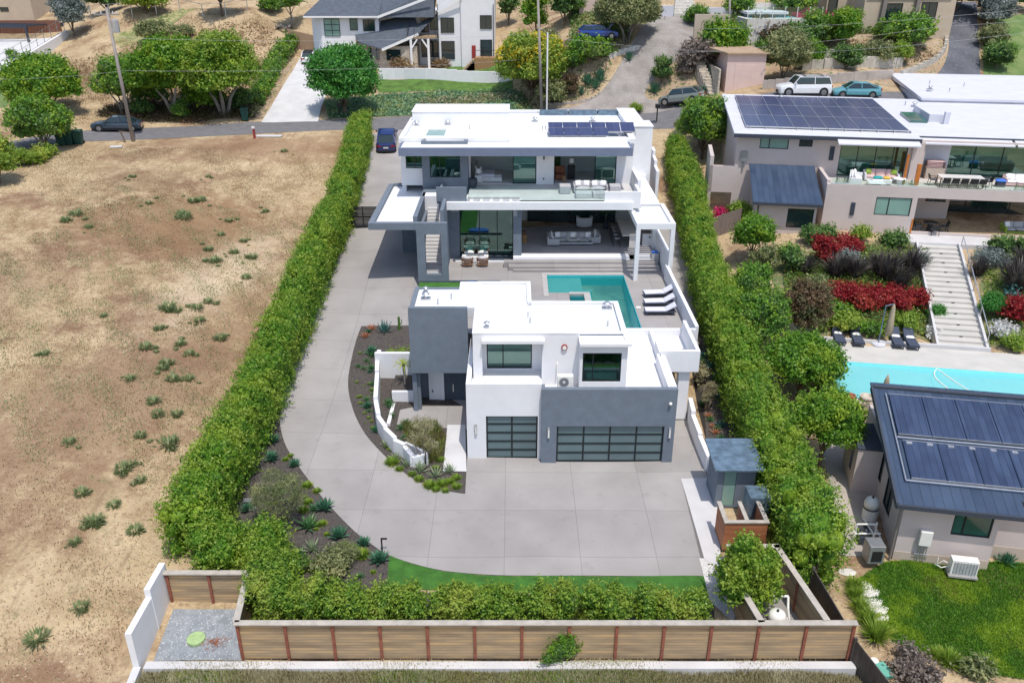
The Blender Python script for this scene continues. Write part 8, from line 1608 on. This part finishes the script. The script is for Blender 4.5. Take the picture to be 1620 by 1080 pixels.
t = thing('street_marker', 'short dark red marker post with a pale tag beside the street', 'post', G(403,219)); x, y, z = t.location; b = MB(); b.box(x-.1,x+.1,y-.1,y+.1,z-.1,z+1.2); obj('post', b, 'red_post', t); b = MB(); b.box(x-.16,x+.16,y-.13,y-.101,z+1.0,z+1.25); obj('tag', b, 'plate', t)
t = thing('mailbox', 'black mailbox on a post across the street from the white roof', 'mailbox', PZ(1039,188,8.4)); x, y, z = t.location; b = MB(); b.box(x-.06,x+.06,y-.06,y+.06,z-.3,z+1.1); obj('post', b, 'black_metal', t); b = MB(); b.box(x-.22,x+.22,y-.3,y+.3,z+1.1,z+1.5); obj('box', b, 'black_metal', t, .04)
t = thing('mailbox', 'dark mailbox beside the driveway mouth below the round tree', 'mailbox', G(538,184)); x, y, z = t.location; b = MB(); b.box(x-.06,x+.06,y-.06,y+.06,z-.2,z+1.0); obj('post', b, 'black_metal', t); b = MB(); b.box(x-.25,x+.25,y-.2,y+.2,z+1.0,z+1.35); obj('box', b, 'black_metal', t, .04)
t = thing('white_sign', 'small white sign on a post at the street end of the long hedge', 'sign', G(572,205)); x, y, z = t.location; b = MB(); b.box(x-.05,x+.05,y-.05,y+.05,z,z+1.4); obj('post', b, 'white_metal', t); b = MB(); b.box(x-.2,x+.2,y-.09,y-.051,z+.9,z+1.3); obj('sign_panel', b, 'white_metal', t)
p = G(184,233); b = MB(); b.obox(p, .2, 1.1, .7, p[2]+.02, p[2]+.1); tag(obj('concrete_slab', b, 'concrete_pale'), 'small white slab on the bare ground beside the leaning pole', 'slab')
p = G(426,216); b = MB(); b.obox(p, 0, 2.6, .8, p[2]+.02, p[2]+.1); tag(obj('concrete_slab', b, 'concrete_pale'), 'flat concrete slab beside the red marker post', 'slab')
t = thing('path_light', 'small black bollard light with bent top at the corner of the driveway bed', 'path light', G(605,873)); x, y, z = t.location; b = MB(); b.bar((x,y,z),(x,y,z+.75),.06); obj('stem', b, 'black_metal', t); b = MB(); b.bar((x-.03,y,z+.75),(x+.25,y,z+.75),.06); obj('head', b, 'black_metal', t)
b = MB()
for i in range(16): pA = (RNG.uniform(-1,1), RNG.uniform(-.8,.8)); q = G(449,48); b.bar((q[0]+pA[0],q[1]+pA[1],q[2]+RNG.uniform(.1,.7)),(q[0]-pA[1]*1.3,q[1]+pA[0],q[2]+RNG.uniform(.1,.8)),.16)
tag(obj('brush_pile', b, 'trunk_grey'), 'grey pile of cut branches on the dry slope left of the brown wall', 'pile')
for i, (x, y, lb) in enumerate(((396,806,'upper flat glass-topped utility lid in the bed beside the tall hedge'),(393,793,'lower small pale lid in the bed beside the tall hedge'))): p = G(x, y); b = MB(); b.obox(p, .1, .5, .35, p[2]+.03, p[2]+.1); tag(obj('ground_lid', b, 'galv'), lb, 'lid')
# ---------------------------------------------------------------- fire pit group and patio furniture
p = PZ(752, 413, 3.0); FX, FY = p[0], p[1]
t = thing('fire_table', 'long white fire table with a dark slot between four wicker armchairs', 'fire table', (FX, FY, 3.0)); b = MB(); b.box(FX-1.0,FX+1.0,FY-.4,FY+.4,3.05,3.45); obj('table_body', b, 'fabric_white', t, .02); b = MB(); b.box(FX-.68,FX+.68,FY-.1,FY+.1,3.451,3.47); obj('burner', b, 'black_metal', t)
wc = thing('wicker_armchair', 'wicker armchair with white cushions, far left of the fire table', 'armchair', (0,0,0), 'wicker armchairs around the fire table')
b = MB(); n = 18                                                             # woven curved shell: vertical strands
for i in range(n+1):
    a = R(-20)+R(220)*i/n; x, y = .40*math.cos(a), .36*math.sin(a); b.bar((x*.85,y*.85,.12),(x,y,.66 if .2 < i/n < .8 else .55),.035)
for z in (.14,.30,.46,.60):
    q = [(.40*(.85+.15*z/.66)*math.cos(R(-20)+R(220)*i/n), .36*(.85+.15*z/.66)*math.sin(R(-20)+R(220)*i/n), z) for i in range(n+1)]; b.tube(q, .022, 5)
obj('wicker_shell', b, 'wicker', wc); b = MB(); b.box(-.34,.34,-.30,.28,.12,.28); obj('base', b, 'wicker', wc); b = MB(); b.pillow((0,-.02,.36), .66, .62, .2); obj('seat_cushion', b, 'fabric_white', wc, smooth=True); b = MB(); b.pillow((0,.22,.58), .6, .5, .18, 0, 5, R(72)); obj('back_cushion', b, 'fabric_white', wc, smooth=True)
for i, (dx, dy, rz, lb) in enumerate(((-.5,1.0,0,None),(.55,1.0,0,'wicker armchair with white cushions, far right of the fire table'),(-.55,-1.1,math.pi,'wicker armchair seen from its woven back, near left of the fire table'),(.6,-1.1,math.pi,'wicker armchair seen from its woven back, near right of the fire table'))):
    (place(wc, (FX+dx,FY+dy,3.01), rz, 1.1) if i == 0 else dup(wc, (FX+dx,FY+dy,3.01), rz, lb, None, 1.1))
sofa_mb(3.1, 1.0, label='long pale grey sofa with striped pillows in the middle of the covered patio', loc=PZ(906,385,3.62), cush=3, pillows=3)
sofa_mb(1.4, .95, name='armchair', label='wide grey armchair with patterned pillows left of the round marble table', loc=PZ(875,385,3.62), rz=R(90), cush=1, pillows=2)
sofa_mb(1.4, .95, name='armchair', label='wide grey armchair with patterned pillows right of the round marble table', loc=PZ(939,382,3.62), rz=R(-90), cush=1, pillows=2)
table('round_table', 'round pale stone coffee table with a plant bowl on the covered patio', 1.35, 1.35, .42, 'marble', PZ(908,384,3.62), 0, round_=True, ped=True)
p = PZ(908,384,3.62); b = MB(); b.lathe(p[0],p[1],[(.12,4.04),(.22,4.14),(.2,4.16)],14); tag(obj('plant_bowl', b, 'stone'), 'low bowl on top of the round stone coffee table', 'bowl')
t = thing('bar_counter', 'long pale stone bar counter with a thick leg on the right of the covered patio', 'bar counter', PZ(993,392,3.62)); x, y, z = t.location; b = MB(); b.box(x-.45,x+.75,y-.05,y+4.2,z+.95,z+1.03); obj('countertop', b, 'marble', t); b = MB(); b.box(x+.1,x+.6,y,y+.12,z,z+.949); b.box(x+.5,x+.7,y+.121,y+4.1,z,z+.949); obj('leg_panel', b, 'marble', t)
sx, sy, sz = x, y, z
st_ = chair_proto('bar_stool', 'dark woven bar stool nearest the open edge of the covered patio', 'fabric_grey', 'black_metal', 'bar stool', .5, .95, False)
for c in st_.children:
    for v in c.data.vertices:
        if c.name.startswith('leg'): v.co.z = v.co.z*1.55
        else: v.co.z += .22
st_['group'] = 'bar stools along the stone counter'
for i in range(4): loc = (sx-.85, sy+.35+i*.95, 3.62); (place(st_, loc, R(90)) if i == 0 else dup(st_, loc, R(90), 'dark woven bar stool, number %s from the open edge of the covered patio' % ('', 'two', 'three', 'four')[i]))
t = thing('round_armchair', 'cream tub armchair behind the long patio sofa', 'armchair', PZ(924,358,3.62)); x, y, z = t.location; b = MB()
for i in range(16): a = R(-200)+R(220)*i/15; b.hexa([(x+.55*math.cos(a)-.08,y+.5*math.sin(a)-.08,z+.1),(x+.55*math.cos(a)+.08,y+.5*math.sin(a)-.08,z+.1),(x+.55*math.cos(a)+.08,y+.5*math.sin(a)+.08,z+.1),(x+.55*math.cos(a)-.08,y+.5*math.sin(a)+.08,z+.1)],[(x+.6*math.cos(a)-.09,y+.55*math.sin(a)-.09,z+.85),(x+.6*math.cos(a)+.09,y+.55*math.sin(a)-.09,z+.85),(x+.6*math.cos(a)+.09,y+.55*math.sin(a)+.09,z+.85),(x+.6*math.cos(a)-.09,y+.55*math.sin(a)+.09,z+.85)])
obj('shell', b, 'fabric_white', t); b = MB(); b.pillow((x,y,z+.4), .9,.9,.3); obj('seat_cushion', b, 'fabric_white', t, smooth=True)
t = thing('black_armchair', 'black lounge chair in the shaded back of the covered patio', 'armchair', PZ(870,350,3.62)); x, y, z = t.location; b = MB(); b.box(x-.5,x+.5,y-.45,y+.45,z+.1,z+.45); b.box(x-.5,x-.35,y-.45,y+.3,z+.45,z+.7); b.box(x+.35,x+.5,y-.45,y+.3,z+.45,z+.7); obj('seat', b, 'black_metal', t, .04); b = MB(); b.hexa([(x-.5,y+.3,z+.45),(x+.5,y+.3,z+.45),(x+.5,y+.46,z+.45),(x-.5,y+.46,z+.45)],[(x-.5,y+.42,z+1.0),(x+.5,y+.42,z+1.0),(x+.5,y+.55,z+1.0),(x-.5,y+.55,z+1.0)]); obj('backrest', b, 'black_metal', t, .03)
p = PZ(829,384,3.62); t = thing('wooden_stool', 'carved teak block stool beside the grey pillar of the patio', 'stool', p); b = MB(); b.lathe(p[0],p[1]+.1,[(.26,3.62),(.22,3.9),(.27,4.15),(.24,4.2)],14); obj('body', b, 'teak', t); b = MB(); b.box(p[0]-.2,p[0]+.2,p[1]+.5,p[1]+1.1,3.62,4.3); obj('rear_block', b, 'wicker', t)
def potplant(px, py, z, label, h=1.5, m='leaf_dark', pm='charcoal', r=.25):
    p = PZ(px, py, z); t = thing('potted_plant', label, 'potted plant', p); b = MB(); b.lathe(p[0],p[1],[(r*.8,z),(r,z+.5),(r*.95,z+.55)],14); obj('pot', b, pm, t)
    co, fa = cloud([(p[0],p[1],z+h*.75,h*.4,h*.4,h*.4)], 420, .22, .3, hull=0, shell=(.2,1.1)); foliage('leaves', co, fa, m, t); b = MB(); b.cyl(p[0],p[1],z+.4,z+h*.8,.04,.02,6); obj('stem', b, 'trunk', t); return t
potplant(958, 362, 3.62, 'dark potted tree at the back right of the covered patio', 2.2); potplant(906, 352, 3.62, 'spiky dark potted plant at the back of the covered patio', 2.0)
b = MB(); p = PZ(1035,418,3.05); b.box(p[0]-.28,p[0]+.28,p[1]-.2,p[1]+.4,3.0,3.95); t = tag(obj('trash_bin', b, 'fabric_grey', None, .01), 'tall grey bin beside the pool steps against the white side wall', 'bin'); b = MB(); b.box(p[0]-.24,p[0]+.24,p[1]-.16,p[1]+.36,3.96,4.02); tag(obj('folded_towel', b, 'fabric_blue'), 'dark blue folded towel on top of the grey bin', 'towel')
t = thing('outdoor_kitchen', 'white outdoor kitchen cabinet with a small handle under the pergola', 'cabinet', PZ(1024,388,3.62)); x, y, z = t.location; b = MB(); b.box(x-.4,x+.9,y,y+1.4,z-.2,z+.95); obj('cabinet', b, 'stucco_white', t); b = MB(); b.box(x-.45,x+.95,y-.05,y+1.45,z+.951,z+1.0); obj('countertop', b, 'taupe', t); b = MB(); b.box(x+.1,x+.2,y-.03,y-.001,z+.6,z+.75); obj('handle', b, 'black_metal', t)
# dining set behind the window wall
table('dining_table', 'dining table seen through the dark window wall left of the patio', 1.9, .9, .75, 'marble', (-2.2, 26.2, 3.13), 0)
dc = dup(ch, (-2.7,27.2,3.13), 0, 'left dining chair behind the dark window wall', 'chairs behind the window wall'); dup(ch, (-1.6,27.2,3.13), 0, 'right dining chair behind the dark window wall', 'chairs behind the window wall')
# balcony
sofa_mb(2.6, .9, label='light grey outdoor sofa with white pillows on the upper balcony', loc=(5.9,25.6,7.74), cush=2, pillows=4)
for i, (x, lb) in enumerate(((3.95,'square grey side seat left of the balcony sofa'),(7.75,'square grey side seat right of the balcony sofa'))): b = MB(); b.box(x-.42,x+.42,25.0,25.9,7.75,8.35); tag(obj('ottoman', b, 'fabric_grey', None, .04), lb, 'seat')
for i, (x, lb) in enumerate(((5.25,'left grey ottoman in front of the balcony sofa'),(6.55,'right grey ottoman in front of the balcony sofa'))): b = MB(); b.box(x-.6,x+.6,23.7,24.6,7.75,8.15); tag(obj('ottoman', b, 'fabric_grey', None, .05), lb, 'ottoman')
p = (-3.15, 27.0, 7.73); b = MB(); b.lathe(p[0],p[1],[(.25,7.73),(.36,8.1),(.34,8.45),(.3,8.45)],14); tag(obj('round_planter', b, 'charcoal'), 'round black planter at the left end of the balcony beside the bedroom', 'planter')
# bedroom and sitting room
t = thing('bed', 'bed with a pale lilac cover and striped pillows in the open bedroom', 'bed', (-1.9,29.8,F1)); b = MB(); b.box(-2.9,-.9,28.9,30.7,F1+.03,F1+.35); obj('bed_frame', b, 'fabric_white', t, .03); b = MB(); b.box(-2.85,-1.5,28.95,30.65,F1+.351,F1+.6); obj('mattress', b, 'fabric_purple', t, .06); b = MB(); b.box(-1.499,-.92,28.95,30.65,F1+.352,F1+.57); obj('blanket', b, 'fabric_grey', t, .04); b = MB(); b.box(-3.05,-2.901,28.7,30.9,F1+.03,F1+1.3); obj('headboard', b, 'fabric_grey', t, .03)
for i, y in enumerate((29.3,30.2)): b = MB(); b.pillow((-2.65,y,F1+.75), .3,.6,.35); obj('pillow', b, 'fabric_white', t, smooth=True)
b = MB(); b.box(-3.05,-2.5,28.45,28.68,F1+.03,F1+.6); tag(obj('nightstand', b, 'fabric_white', None, .02), 'white nightstand beside the bed at the bedroom opening', 'nightstand'); b = MB(); b.cyl(-2.8,28.56,F1+.6,F1+.8,.04,.04,8); tt = thing('table_lamp', 'white shaded lamp on the nightstand in the open bedroom', 'lamp', (-2.8,28.56,F1+.6)); obj('lamp_base', b, 'fabric_grey', tt); b = MB(); b.lathe(-2.8,28.56,[(.2,F1+.8),(.17,F1+1.15)],14); obj('lamp_shade', b, 'fabric_white', tt)
b = MB(); b.box(-1.9,-.5,33.85,33.95,F1+1.3,F1+2.2); tag(obj('wall_picture', b, 'black_metal'), 'dark framed picture on the back wall of the bedroom', 'picture')
t = thing('red_armchair', 'rust-red armchair in the upstairs sitting room at the left of its opening', 'armchair', (3.8,29.6,F1)); b = MB(); b.box(3.4,4.2,29.3,30.1,F1+.05,F1+.45); obj('seat', b, 'terracotta', t, .08); b = MB(); b.box(3.4,4.2,30.0,30.2,F1+.451,F1+1.0); obj('backrest', b, 'terracotta', t, .06)
b = MB(); b.box(4.4,5.0,29.6,30.0,F1+.03,F1+1.1); tag(obj('black_cabinet', b, 'black_metal', None, .02), 'black cabinet with white lamp in the upstairs sitting room', 'cabinet'); tt = thing('table_lamp', 'white lamp on the black cabinet in the upstairs sitting room', 'lamp', (4.7,29.8,F1+1.1)); b = MB(); b.cyl(4.7,29.8,F1+1.1,F1+1.35,.05,.05,8); obj('lamp_base', b, 'grey_metal', tt); b = MB(); b.lathe(4.7,29.8,[(.22,F1+1.35),(.18,F1+1.7)],14); obj('lamp_shade', b, 'fabric_white', tt)
b = MB(); b.cyl(4.05,28.75,F1+.03,F1+.5,.14,.14,10); tag(obj('wooden_stool', b, 'teak'), 'small wooden stool at the opening of the upstairs sitting room', 'stool')
b = MB(); b.box(3.3,3.9,31.5,31.9,F1,F1+2.6); tag(obj('dark_curtain', b, 'leaf_dark'), 'dark tall plant screen inside the upstairs sitting room', 'screen')
b = MB(); b.pillow((4.55,2.9,4.3), .5,.4,.7); tag(obj('brown_cushion', b, 'terracotta'), 'brown cushion on the bed behind the bay window over the wide garage', 'cushion'); b = MB(); b.box(3.9,5.5,2.3,3.6,3.66,4.15); tag(obj('bay_bed', b, 'fabric_white', None, .04), 'white bed behind the bay window over the wide garage', 'bed')
b = MB(); x = 1.9; b.box(2.35,2.45,27.9,27.999,9.7,10.25); b.box(2.36,2.44,27.93,27.999,8.1,8.25); tag(obj('wall_sconce', b, 'charcoal'), 'slim dark wall lamp between the two upstairs openings', 'wall lamp')
b = MB(); b.ball((-2.9,17.9,3.15), .6, 12, (1.5,.9,.25)); tag(obj('pool_float', b, 'fabric_blue'), 'blue pool float lying on the turf beside the white roof', 'pool float')
# skateboard-like deck light, yard light, bell on neighbour stair etc.
for i, (px, py, lb) in enumerate(((1010,486,'square skimmer lid in the deck beside the loungers'),(977,428,'square skimmer lid in the deck behind the pool'))): p = PZ(px, py, 3.0); b = MB(); b.box(p[0]-.15,p[0]+.15,p[1]-.15,p[1]+.15,3.002,3.014); tag(obj('skimmer_lid', b, 'white_plastic'), lb, 'lid')
